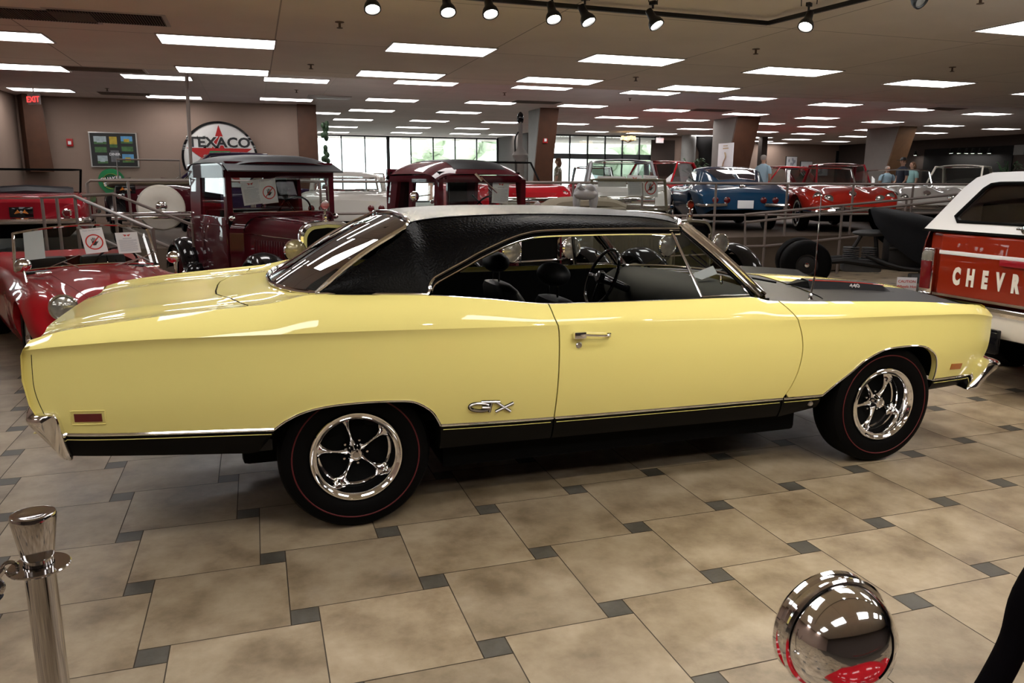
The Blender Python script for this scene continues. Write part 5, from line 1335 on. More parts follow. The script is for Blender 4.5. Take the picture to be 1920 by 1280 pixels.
# blue fastback seen from behind
def fastback():
    t = thing('fastback', 'deep blue fastback sports coupe seen from behind, inside the rail', 'car'); global ARC0; ARC0 = .34
    st = [(-2.2, [(.60, .42), (.72, .48), (.78, .56), (.80, .68), (.66, .72), (.40, .735), (.2, .74), (0, .745)]),
          (-2.0, [(.70, .34), (.80, .48), (.84, .62), (.86, .74), (.70, .80), (.44, .80), (.2, .81), (0, .82)]),
          (-1.2, [(.76, .26), (.84, .46), (.87, .64), (.89, .80), (.74, .92), (.5, .90), (.2, .92), (0, .93)]),
          (-.3, [(.76, .24), (.84, .44), (.87, .62), (.88, .76), (.76, .84), (.5, .86), (.2, .87), (0, .87)]),
          (.8, [(.76, .24), (.84, .44), (.87, .62), (.88, .76), (.74, .84), (.5, .84), (.2, .86), (0, .87)]),
          (1.4, [(.76, .26), (.86, .44), (.89, .62), (.90, .76), (.74, .86), (.48, .80), (.2, .84), (0, .85)]),
          (2.1, [(.64, .34), (.78, .42), (.82, .54), (.80, .64), (.66, .67), (.4, .66), (.2, .66), (0, .66)]),
          (2.3, [(.54, .38), (.66, .44), (.70, .50), (.68, .55), (.56, .57), (.3, .57), (.15, .57), (0, .57)])]
    obj('body', shell(st, [(1.35, .38), (-1.15, .39)], nx=60), M['blue'], t, angle=50)
    for x in (1.35, -1.15):
        for s in (-1, 1): tyre(t, x, s*.73, .34, .34, .19, 0, 'chrome', s)
    obj('underbody', MB().cbox(-1.9, 1.9, -.6, .6, .2, .5, .05), M['matte'], t)
    G = []
    Z = tab((-2.0, .80), (-1.6, .93), (-1.1, 1.10), (-.6, 1.22), (-.15, 1.26), (.15, 1.24), (.62, .88)); W = tab((-2.0, .10), (-1.6, .34), (-1.1, .52), (-.6, .60), (-.15, .62), (.15, .60), (.62, .70))
    for i in range(25):
        x = lerp(-2.0, .62, i/24); z = Z(x); w = W(x)
        G.append([(x, w*1.12*v/abs(v) if abs(v) == 1 else w*v, z-.05*abs(v)**3 if abs(v) < 1 else .82) for v in (-1, -.97, -.85, -.6, -.3, 0, .3, .6, .85, .97, 1)])
    g = obj('roof', MB().grid(G), M['blue'], t, angle=60)
    def onr(x, v): return Vector((x, W(x)*v, Z(x)-.05*abs(v)**3+.006))
    for s in (-1, 1):
        ww = MB().grid([[onr(x, s*v) for v in (.08, .35, .62, .84)] for x in (-1.42, -1.2, -.95, -.72)]); obj('rear_window', ww, M['glass_dark'], t)
        obj('rear_window_trim', MB().tube([onr(-1.42, s*.08), onr(-1.42, s*.84), onr(-.72, s*.84), onr(-.72, s*.08)], .010, 6, closed=True), M['chrome'], t)
        obj('side_window', MB().add([(-.75, s*.70, .90), (.40, s*.72, .90), (.12, s*.635, 1.15), (-.55, s*.645, 1.15)], [(0, 1, 2, 3)]), M['glass_dark'], t, smooth=False)
        for y in (.34, .56): obj('tail_lamp', MB().lathe([(0, -.03), (.045, -.025), (.06, -.015), (.065, .02)], (-2.19, s*y, .60), 'x', 18), M['dark_red_lens'], t)
        obj('rear_bumper', MB().tube(catmull([(-2.0, s*.87, .50), (-2.22, s*.78, .50), (-2.27, s*.35, .52)], 5), .032, 8), M['chrome'], t)
    obj('windshield', MB().grid([[Vector((x, W(x)*v, Z(x)-.05*abs(v)**3+.006)) for v in (-.8, -.4, 0, .4, .8)] for x in (.22, .4, .55)]), M['glass_dark'], t)
    plate(t, (-2.235, 0, .52), (0, -1, 0), dark=False)
    obj('rear_emblem', MB().lathe([(0, .012), (.06, .008), (.07, 0)], n=18).xf(frame_mat((-1.93, 0, .835), (0, 1, 0), (.6, 0, .5))), M['chrome'], t)
    place(t, 69, (-2.2, 0, .60), pd(1396, 400, 14.75), z=ZP); return t
fastback()
def coupe(lab, col, head, world, local, roofm=None, base=ZP, L=(-2.4, 2.3), H=.90, zs=.82, zt=1.42, house=(-1.25, -.75, .35, .85), name='coupe', open_=False, hr=.64, lamps=True, top='matte', trunkplate=False, squareish=0.0, cat='car'):
    t = thing(name, lab, cat); global ARC0; ARC0 = .34; a, b = L
    st = [S(a, H-.12, .42, zs-.10, H-.26, zs-.04, zs-.02), S(a+.15, H-.04, .32, zs, H-.16, zs+.04, zs+.05), S(a+1.0, H, .24, zs+.02, H-.14, zs+.10, zs+.10), S(-.3, H, .24, zs, H-.12, zs+.08, zs+.08),
          S(.8, H, .24, zs, H-.14, zs+.08, zs+.10), S(b-.8, H, .26, zs, H-.16, zs+.07, zs+.08), S(b-.15, H-.05, .34, zs-.06, H-.2, zs+.02, zs+.01), S(b, H-.14, .42, zs-.16, H-.3, zs-.09, zs-.08)]
    wf, wr = b-.85, a+1.05
    obj('body', shell(st, [(wf, .38), (wr, .38)], nx=56, sub=2, opening=(house[0]+.1, house[3]-.1, H-.2)), M[col], t, angle=45)
    for x in (wf, wr):
        for s in (-1, 1): tyre(t, x, s*(H-.15), .34, .34, .18, .035, 'chrome', s)
    obj('underbody', MB().cbox(a+.3, b-.3, -H+.3, H-.3, .2, .5, .05), M['matte'], t)
    zb = zs+.08
    if not open_: roof_house(t, house[0], house[1], house[2], house[3], zb, zt, H-.18, hr, col, roofm)
    else:
        if open_ != 'bare': quad_glass(t, (house[3], H-.22, zb), (house[3], -H+.22, zb), (house[2], -hr, zt-.06), (house[2], hr, zt-.06), 'windshield', 'glass', .02, top, .12)
        obj('interior_tub', MB().box(house[0], house[3], -H+.2, H-.2, .4, .6), M['matte'], t, smooth=False); seats(t, house[0]+.5, .70, .5, 'seat', top=.26)
        obj('folded_top', MB().tube([(house[0]+.05, -H+.25, zb+.02), (house[0]-.05, 0, zb+.06), (house[0]+.05, H-.25, zb+.02)], .09, 8), M['black_roof'], t)
    for s in (-1, 1):
        if lamps: headlamp(t, b-.06, s*(H-.24), zs-.14, .085, (1, 0, 0), 'chrome', 'lens', .8)
        obj('tail_lamp', MB().lathe([(0, -.03), (.05, -.025), (.065, -.012), (.07, .04)], (a-.005, s*(H-.30), zs-.18), 'x', 18), M['chrome'], t)
        obj('tail_lens', MB().lathe([(0, -.034), (.042, -.028)], (a-.005, s*(H-.30), zs-.18), 'x', 18), M['dark_red_lens'], t)
    obj('front_bumper', MB().tube(catmull([(b-.3, -H, .45), (b+.05, -H+.15, .45), (b+.12, 0, .45), (b+.05, H-.15, .45), (b-.3, H, .45)], 5), .045, 8), M['chrome'], t)
    obj('rear_bumper', MB().tube(catmull([(a+.3, -H, .47), (a-.05, -H+.15, .47), (a-.10, 0, .47), (a-.05, H-.15, .47), (a+.3, H, .47)], 5), .045, 8), M['chrome'], t)
    obj('grille', MB().cbox(b-.06, b+.01, -H+.36, H-.36, .50, .66, .02), M['chrome'], t)
    if trunkplate: plate(t, (a-.03, 0, .60), (0, -1, 0)); obj('trunk_trim', MB().tube([(a+.02, -H+.3, .80), (a-.0, H-.3, .80)], .012, 6), M['chrome'], t)
    place(t, head, local, world, z=base); return t
coupe('dark red convertible with black windshield frame, at the far left behind rail', 'darkred', 98, pd(40, 395, 11.4), (-2.4, 0, .62), open_=True, zt=1.30, zs=.76, hr=.72, name='convertible', trunkplate=True, house=(-1.3, -.9, .0, .4), H=.88, base=ZL)
coupe('black and silver hardtop with bright windshield, left of the red coupe', 'darkred', -112, pd(1112, 330, 27.5), (.5, 0, 1.2), roofm='black_gloss', zt=1.50, name='hardtop_car')
coupe('silver roofed car right behind the khaki roadster', 'whitecar', -112, pd(1165, 330, 16.6), (.5, 0, 1.15), roofm='silvertop', zt=1.42, name='hardtop_car')
coupe('bright red coupe with rounded roof, left of the blue fastback', 'red', -142, pd(1240, 322, 23.0), (0, 0, 1.25), zt=1.56, name='coupe', house=(-1.5, -.9, .35, .95))
coupe('dark red soft-top car behind the orange-red sports car', 'darkred', -118, pd(1572, 330, 22.5), (.2, 0, 1.3), roofm='darkred', zt=1.50, name='soft_top_car')
coupe('cream hardtop car at the right, behind the white sports car', 'whitecar', 212, pd(1800, 338, 24.0), (0, 0, 1.3), roofm='cream', zt=1.50, name='hardtop_car', house=(-1.5, -.9, .4, 1.0))
coupe('dark purple coupe with tall rounded roof, below the round sign', 'darkblue', 182, px(426, 315, y=16.2), (.0, 0, 1.45), zt=1.74, name='antique_coupe', house=(-1.5, -.9, .35, 1.25), hr=.62, L=(-2.1, 2.1), base=ZL)
coupe('red pickup-like coupe far back beside the man in pale blue', 'red', 175, pd(1460, 322, 29.0), (0, 0, 1.3), zt=1.55, name='coupe')
coupe('red and silver vintage car, right of the maroon sedan', 'red', -92, pd(1012, 372, 13.9), (2.0, .3, .8), open_=True, zt=1.35, name='roadster')
# ================================================================== leaning pillars
def pillar(lab, x0, x1, yf, yb, lean, wood, stone):
    t = thing('pillar', lab, 'pillar', ((x0+x1)/2, (yf+yb)/2+lean/2, ZP)); o = t.location; H = HF-ZP; n = 1
    def P(x, y, z): return (x-o.x, y-o.y, z)
    v = [P(x0, yf+lean, 0), P(x1, yf+lean, 0), P(x1, yb, 0), P(x0, yb, 0), P(x0, yf, H), P(x1, yf, H), P(x1, yb, H), P(x0, yb, H)]
    obj('column_body', MB().add(v, [(0,3,2,1),(4,5,6,7),(1,2,6,5),(2,3,7,6),(3,0,4,7)]), stone, t, smooth=False)
    e = .035
    f = MB().add([P(x0-e, yf+lean-e, 0), P(x1+e, yf+lean-e, 0), P(x1+e, yf+lean+.03, 0), P(x0-e, yf+lean+.03, 0), P(x0-e, yf-e, H), P(x1+e, yf-e, H), P(x1+e, yf+.03, H), P(x0-e, yf+.03, H)], [(0,3,2,1),(4,5,6,7),(0,1,5,4),(1,2,6,5),(2,3,7,6),(3,0,4,7)])
    obj('wood_facing', f, wood, t, smooth=False); return t
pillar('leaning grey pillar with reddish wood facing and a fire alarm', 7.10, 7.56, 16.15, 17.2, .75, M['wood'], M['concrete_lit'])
pillar('leaning grey pillar with wood facing and a white poster', 13.58, 14.30, 16.65, 18.0, .8, M['wood'], M['concrete'])
pillar('leaning dark pillar with tan wood facing, rightmost of the three', 21.1, 21.75, 18.1, 19.7, .9, M['wood_light'], M['concrete'])
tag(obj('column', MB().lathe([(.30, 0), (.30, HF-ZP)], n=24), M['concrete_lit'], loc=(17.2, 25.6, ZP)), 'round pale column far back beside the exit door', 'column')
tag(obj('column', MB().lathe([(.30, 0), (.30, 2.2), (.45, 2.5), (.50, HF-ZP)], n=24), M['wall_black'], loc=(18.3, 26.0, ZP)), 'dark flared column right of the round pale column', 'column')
tag(obj('column', MB().box(-.14, .14, -.14, .14, 0, HF-ZP), M['wall_dark'], smooth=False, loc=(20.8, 25.5, ZP)), 'slim brown post far back, behind the man in pale blue', 'column')
# flat panels whose black stands for unlit depth in recess and doorway; brown door
def wallpanel(name, lab, cat, pts, m, wall='y', off=30.15, th=.04):
    # rectangle between two photo positions on a wall
    (u0, v0), (u1, v1) = pts
    if wall == 'y': a, b = px(u0, v0, y=off), px(u1, v1, y=off); mb = MB().cbox(min(a.x, b.x), max(a.x, b.x), off-th, off, max(ZP, min(a.z, b.z)), min(max(a.z, b.z), HF-.01), .004)
    else: a, b = px(u0, v0, x=off), px(u1, v1, x=off); mb = MB().cbox(off-th, off, min(a.y, b.y), max(a.y, b.y), max(ZP, min(a.z, b.z)), min(max(a.z, b.z), HF-.01), .004)
    o = obj(name, mb, m, smooth=False)
    if cat: tag(o, lab, cat)
    else: o['kind'] = 'structure'
    return o
wallpanel('unlit_doorway', None, None, ((1568, 283), (1634, 345)), M['wall_black'], 'y', 30.19)
wallpanel('unlit_recess', None, None, ((1735, 280), (1893, 345)), M['wall_black'], 'x', XR-.01)
wallpanel('door_4', None, None, ((1221, 262), (1262, 330)), M['wall_dark'], 'y', 26.48)
tag(obj('wall_lamp', MB().ell((0, 0, 0), (.10, .10, .10), 14, 10), emis('warm_globe', (1, .75, .45), 8), loc=tuple(px(1613, 310, y=29.9))), 'small warm globe lamp glowing in the dark doorway', 'lamp')
for i, u in enumerate((1716, 1783, 1798, 1812, 1824, 1837, 1855)):
    p = px(u, 285 if i else 289, x=XR-.35)
    t = thing('ceiling_spotlight', 'tiny lit spotlight in the dark right recess, %s from the left' % ORD[i], 'spotlight', tuple(p), 0, 'spotlights in the dark recess')
    obj('lamp_can', MB().lathe([(0, .16), (.05, .15), (.05, .06), (.11, -.06), (.10, -.05), (.04, .04)], n=14), M['black'], t)
    obj('lamp_face', MB().lathe([(0, -.04), (.10, -.055)], n=14), M['spot'], t)
def picture(lab, u0, v0, u1, v1, off, art, wall='y', fr='ink', inner='white'):
    a, b = (px(u0, v0, y=off), px(u1, v1, y=off)) if wall == 'y' else (px(u0, v0, x=off), px(u1, v1, x=off))
    w = (b.x-a.x) if wall == 'y' else (a.y-b.y); h = a.z-b.z; c = (a+b)/2
    t = thing('framed_picture', lab, 'picture', tuple(c)); R = Matrix.Identity(4) if wall == 'y' else Matrix.Rotation(-PI/2, 4, 'Z')
    obj('frame', MB().cbox(-w/2, w/2, -.03, .03, -h/2, h/2, .008).xf(R), M[fr], t, smooth=False)
    obj('mat_board', MB().box(-w*.47, w*.47, -.034, -.030, -h*.47, h*.47).xf(R), M[inner], t, smooth=False)
    return t, w, h, R
for lab, u0, v0, u1, v1, blobs in (('framed picture on the far wall, leftmost of three', 1474, 293, 1493, 316, .2), ('framed picture on the far wall, middle of three', 1501, 302, 1521, 330, .1), ('framed picture on the far wall, rightmost of three', 1529, 309, 1551, 330, .15)):
    t, w, h, R = picture(lab, u0, v0, u1, v1, 30.15, None)
    q = MB(); rr = random.Random(u0)
    for k in range(7): x, z = rr.uniform(-.28, .28)*w, rr.uniform(-.3, .3)*h; q.ell((x, -.036, z), (w*.07, .002, h*.14), 10, 6)
    obj('drawing', q.xf(R), M['blueink'], t)
# collage frame on the taupe wall
t, w, h, R = picture('black framed collage of roadside photographs on the taupe wall', 165, 247, 262, 314, YW-.03, None, fr='steel', inner='ink')
PC = [M['sky_blue'] if False else mat('photo_blue', (.10, .28, .50), .5, noise=.5, nscale=9), mat('photo_green', (.06, .14, .05), .5, noise=.7, nscale=12), mat('photo_yellow', (.45, .33, .04), .5, noise=.6, nscale=10), mat('photo_pale', (.35, .42, .45), .5, noise=.5, nscale=12), mat('photo_grey', (.12, .12, .13), .5, noise=.6, nscale=10)]
cells = [(-.27, .27, .30, .26, 3), (0, .22, .18, .36, 2), (.28, .29, .28, .24, 0), (-.27, .0, .28, .18, 1), (-.25, -.28, .24, .26, 3), (.01, -.18, .20, .38, 4), (.28, .03, .28, .16, 1), (.28, -.24, .28, .28, 0)]
for i, (cx, cz, cw, ch, m) in enumerate(cells):
    cw *= .86; ch *= .86
    a = obj('photograph', MB().box((cx-cw/2)*w, (cx+cw/2)*w, -.038, -.035, (cz-ch/2)*h, (cz+ch/2)*h).xf(R), PC[m], t, smooth=False)
    obj('photo_ground', MB().box((cx-cw/2)*w, (cx+cw/2)*w, -.040, -.038, (cz-ch/2)*h, (cz-ch*.2)*h).xf(R), PC[1 if m != 4 else 4], a, smooth=False)
    if m in (0, 3): obj('photo_building', MB().box((cx-cw*.25)*w, (cx+cw*.22)*w, -.041, -.039, (cz-ch*.3)*h, (cz+ch*.12)*h).xf(R), PC[2] if m == 0 else PC[3], a, smooth=False)
    if m == 4: obj('photo_caption', text_mb('DINER', .085, .001, .002).xf(frame_mat((cx*w, -.042, (cz+.05)*h), (1, 0, .0), (0, 0, 1))), M['white'], a)
# round enamel sign
c = px(413.5, 297, y=YW-.35); rs = abs(px(485, 297, y=YW-.35).x-px(342, 297, y=YW-.35).x)/2
t = thing('round_sign', 'large round white enamel sign with red star and black lettering', 'sign', tuple(c))
obj('sign_disc', MB().lathe([(0, -.03), (rs*.94, -.03), (rs*.94, .03)], n=64, axis='y'), M['signwhite'], t)
obj('sign_rim', MB().lathe([(rs*.94, -.045), (rs, -.045), (rs, .05), (rs*.94, .05), (rs*.94, -.045)], n=64, axis='y'), M['black_gloss'], t, smooth=False)
star = [(rs*(.90 if k % 2 == 0 else .344)*math.sin(PI*k/5), rs*(.90 if k % 2 == 0 else .344)*math.cos(PI*k/5)) for k in range(10)]
obj('star', MB().prism(star, -.036, -.031, 'y'), M['redsign'], t, smooth=False)
tx = text_mb('TEXACO', rs*.37, .002, rs*.012, sx=1.08, spacing=1.03).xf(frame_mat((0, -.042, rs*.42), (1, 0, 0), (0, 0, 1)))
bk = text_mb('TEXACO', rs*.37, .001, rs*.032, sx=1.08, spacing=1.03).xf(frame_mat((0, -.0385, rs*.42), (1, 0, 0), (0, 0, 1)))
obj('lettering_outline', bk, M['signwhite'], t); obj('lettering', tx, M['ink'], t)
obj('green_panel', MB().box(-rs*.27, rs*.27, -.041, -.037, -.10*rs, rs*.20), M['green'], t, smooth=False)
obj('sign_bracket', MB().box(-.05, .05, .03, .34, -.05, .05), M['black'], t, smooth=False)
# green pin-shaped sign
c = px(210, 345, y=YW-.06); k = abs(px(234, 345, y=YW-.06).x-px(184, 345, y=YW-.06).x)/2
t = thing('oil_sign', 'green teardrop oil sign with yellow letter and white lettering', 'sign', tuple(c))
P = [(k*math.cos(a), k*.25+k*math.sin(a)) for a in [math.radians(d) for d in range(-32, 213, 9)]] + [(0, -k*1.35)]
obj('sign_board', MB().prism(P, -.03, .05, 'y'), M['green'], t, smooth=False)
obj('letter_swirl', MB().tube([(k*.62*math.cos(a), -.035, k*.22+k*.62*math.sin(a)) for a in [math.radians(d) for d in range(20, 341, 12)]], k*.13, 6, sq=(1, .12)).tube([(k*.2, -.036, -.15*k), (k*.75, -.036, -.55*k)], k*.13, 6, sq=(1, .12)), M['signyellow'], t)
for s_, zz in (('QUAKER', .42), ('STATE', .02)):
    obj('lettering', text_mb(s_, k*.41, .003, k*.015, sx=1.0).xf(frame_mat((0, -.055, k*zz), (1, 0, .12), (0, 0, 1))), M['white'], t)
    obj('lettering_outline', text_mb(s_, k*.41, .002, k*.05, sx=1.0).xf(frame_mat((0, -.048, k*zz), (1, 0, .12), (0, 0, 1))), M['ink'], t)
# fire alarms, exit signs, poster
def alarm(lab, p):
    t = thing('fire_alarm', lab, 'fire alarm', tuple(p)); obj('alarm_box', MB().cbox(-.07, .07, -.03, .03, -.09, .09, .01), M['redsign'], t); obj('strobe', MB().cbox(-.035, .035, -.045, -.03, -.05, .03, .008), M['white'], t)
alarm('red fire alarm strobe on the taupe wall', px(131, 267, y=YW-.03)); alarm('red fire alarm on the wood facing of a pillar', px(1022, 262, y=16.35))
def exit_sign(lab, p, w=.34, rot=0):
    t = thing('exit_sign', lab, 'exit sign', tuple(p), rot); obj('housing', MB().cbox(-w/2, w/2, -.03, .03, -.11, .11, .01), M['white'], t)
    obj('lettering', text_mb('EXIT', .17, .002, .003).xf(frame_mat((0, -.033, -.01), (1, 0, 0), (0, 0, 1))), emis('exit_red', (1, .05, .05), 1.2), t)
    obj('hanger', MB().tube([(0, 0, .11), (0, 0, .22)], .012), M['white'], t)
exit_sign('small red and white exit sign hung over the left corner', px(64, 186, y=15.2), .30, -.6); exit_sign('red exit sign far back above the dark entrance door', px(1237, 263, y=25.8))
pa_, pb_ = px(1348, 273, x=13.52), px(1376, 275, x=13.52)
t = thing('poster', 'white poster with pale drawing on the grey pillar', 'poster', tuple((13.52, (pa_.y+pb_.y)/2, px(1361, 298, x=13.52).z)), -PI/2)
w = min(.95, abs(pa_.y-pb_.y)); h = .95
R = Matrix.Identity(4)
obj('sheet', MB().box(-w/2, w/2, -.015, 0, -h/2, h/2), M['white'], t, smooth=False)
obj('drawing', MB().tube(catmull([(-.10, -.018, -.30), (-.05, -.018, -.1), (.05, -.018, .05), (.0, -.018, .2)], 5), .045, 6, sq=(1, .1)).box(-.15, .15, -.018, -.014, .30, .34).box(-.14, .10, -.018, -.014, .38, .41), mat('poster_tan', (.5, .38, .25), .7, noise=.2), t)
tag(obj('pilaster', MB().add([(XL+.25, YW-.45, 1.75), (XL+.75, YW-.45, 1.75), (XL+.55, YW-.02, 1.75), (XL+.05, YW-.02, 1.75), (XL+.25, YW-.45, HF), (XL+.75-.12, YW-.45, HF), (XL+.55-.1, YW-.02, HF), (XL+.05, YW-.02, HF)], [(0,3,2,1),(4,5,6,7),(0,1,5,4),(1,2,6,5),(2,3,7,6),(3,0,4,7)]), M['wood'], smooth=False), 'dark wood clad pilaster in the left corner', 'pilaster')
# white A4 sign on right dark wall and a chandelier
wallpanel('wall_sign', 'small pale notice high on the right wall', 'sign', ((1903, 272), (1920, 290)), M['concrete_lit'], 'x', XR-.02)
p = px(1178, 262, y=24.5); t = thing('chandelier', 'small brass chandelier with amber shades before the far entrance', 'chandelier', tuple(p))
obj('chain', MB().tube([(0, 0, .1), (0, 0, HF-p.z)], .012), M['rail'], t)
obj('arms', MB().tube([(-.25, 0, 0), (0, 0, -.1), (.25, 0, 0)], .02).tube([(0, -.25, 0), (0, 0, -.1), (0, .25, 0)], .02), M['rail'], t)
for dx, dy in ((-.25, 0), (.25, 0), (0, -.25), (0, .25), (0, 0)): obj('shade', MB().lathe([(.05, .14), (.09, 0)], (dx, dy, 0), 'z', 12), emis('amber_shade', (1, .6, .2), 2.5), t)

# ================================================================== railings
def rail_path(mb, pts, r=.021): mb.tube(catmull(pts, 3) if False else pts, r, 8)
def railing(lab, paths, posts, group=None):
    base = paths[0][0]; t = thing('railing', lab, 'railing', (base[0], base[1], ZP if base[2] > 1.2 else 0)); o = t.location
    for p in paths: obj('handrail', MB().tube([Vector(q)-o for q in p], .022, 8), M['rail'], t)
    for a, b in posts: obj('post', MB().tube([Vector(a)-o, Vector(b)-o], .021, 8), M['rail'], t)
    return t
YR_ = 9.5
tz, mz = 1.56, 1.02
def rx(u, v=343): return px(u, v, y=YR_).x
LP_ = ZL
X0 = rx(163)
railing('bronze railing along the raised floor, left section', [[(X0, YR_, ZL), (X0, YR_, tz-.05), (X0+.05, YR_, tz), (rx(470), YR_, tz)], [(X0, YR_, mz), (rx(470), YR_, mz)]], [((rx(240), YR_, ZL), (rx(240), YR_, tz)), ((rx(358), YR_, ZL), (rx(358), YR_, tz)), ((rx(470), YR_, ZL), (rx(470), YR_, tz))])
xe = rx(760); railing('middle bronze railing behind the two maroon cars', [[(rx(475), YR_, tz), (xe, YR_, tz), (xe+.9, 7.5, tz)], [(rx(475), YR_, mz), (xe, YR_, mz), (xe+.9, 7.5, mz)]], [((rx(u), YR_, ZL), (rx(u), YR_, tz)) for u in (475, 600)]+[((xe, YR_, ZL), (xe, YR_, tz))])
YR_ = 7.5; x9 = xe+.9
ps = [1075, 1205, 1343, 1477, 1601, 1713, 1830, 1940]
railing('long bronze railing along the raised floor, from sedan to truck', [[(x9, YR_, tz), (rx(2050), YR_, tz)], [(x9, YR_, mz), (rx(2050), YR_, mz)]], [((rx(u), YR_, ZP), (rx(u), YR_, tz)) for u in ps])
q = [px(1397, 402, y=7.0), px(1620, 381, y=7.0), px(1840, 360, y=7.0)]
q2 = [px(1397, 462, y=7.0), px(1436, 461, y=7.0), px(1640, 440, y=7.0), px(1840, 420, y=7.0)]
railing('sloping bronze ramp railing below the long railing', [[q2[0], q[0], q[1], q[2]], [px(1397, 417, y=7.0), px(1620, 393, y=7.0), px(1840, 370, y=7.0)], q2], [(px(1437, 399, y=7.0), Vector((px(1437, 399, y=7.0).x, 7.0, 0))), (px(1580, 385, y=7.0), Vector((px(1580, 385, y=7.0).x, 7.0, 0))), (px(1700, 374, y=7.0), Vector((px(1700, 374, y=7.0).x, 7.0, 0)))])
sa, sb, sc_ = pd(78, 371, 10.5), pd(140, 368, 10.5), pd(287, 430, 9.2)
drop = Vector((0, 0, -.42)); off = Vector((.40, .52, .02))
def fl(p, z=0): return Vector((p.x, p.y, z))
railing('stair railing sloping down toward the red roadster, front one', [[fl(sa, .55), sa, sb, sc_, fl(sc_)], [sb+drop, sc_+drop, fl(sc_+drop+(sc_-sb)*.08)]], [(sb, fl(sb, .3)), (sa.lerp(sb, .45), fl(sa.lerp(sb, .45), .55))])
railing('stair railing sloping down toward the red roadster, rear one', [[sa+off, sb+off, sc_+off, fl(sc_+off)], [sb+off+drop, sc_+off+drop]], [(sb+off, fl(sb+off, .5))])
struct('stairs', MB().box(-3.3, -2.35, 7.45, 7.76, 0, .34).box(-3.1, -2.15, 7.15, 7.46, 0, .17), M['carpet'], smooth=False)
b = px(361, 410, y=9.9); 
t = thing('flag_pole', 'thin steel pole rising from the rail beside the maroon coupe', 'pole', (b.x, 9.9, ZL)); tp_ = px(351, 141, y=9.9)
obj('pole', MB().tube([(0, 0, 0), (tp_.x-b.x, 0, HF-ZL)], .030, 10), M['rail'], t); obj('collar', MB().lathe([(.03, 0), (.06, .0), (.05, .04), (.03, .05)], n=14), M['steel'], t)
# tall vintage pump with a round head beside the pillar
p = px(975, 330, y=14.2); t = thing('vintage_pump', 'tall grey vintage petrol pump with dark round head, left of a pillar', 'petrol pump', (p.x, 14.2, ZP)); zt_ = px(972, 211, y=14.2).z-ZP; zb_ = px(975, 287, y=14.2).z-ZP
obj('column', MB().lathe([(.10, 0), (.10, zb_-.25), (.19, zb_-.08), (.20, zb_-.05), (.17, zb_), (.10, zb_+.10), (.06, zb_+.18), (.055, zt_-.30), (.04, zt_-.22)], n=20), M['concrete'], t)
obj('pump_head', MB().ell((0, 0, zt_-.13), (.085, .05, .15), 16, 12), M['black_gloss'], t); obj('hose', MB().tube(catmull([(-.06, -.02, zt_-.45), (-.14, -.02, zb_+.3), (-.12, -.02, zb_-.2), (-.1, 0, .6)], 5), .022, 8), M['black'], t)
obj('pump_body', MB().cbox(-.2, .2, -.15, .15, 0, .75, .03), M['black_gloss'], t)

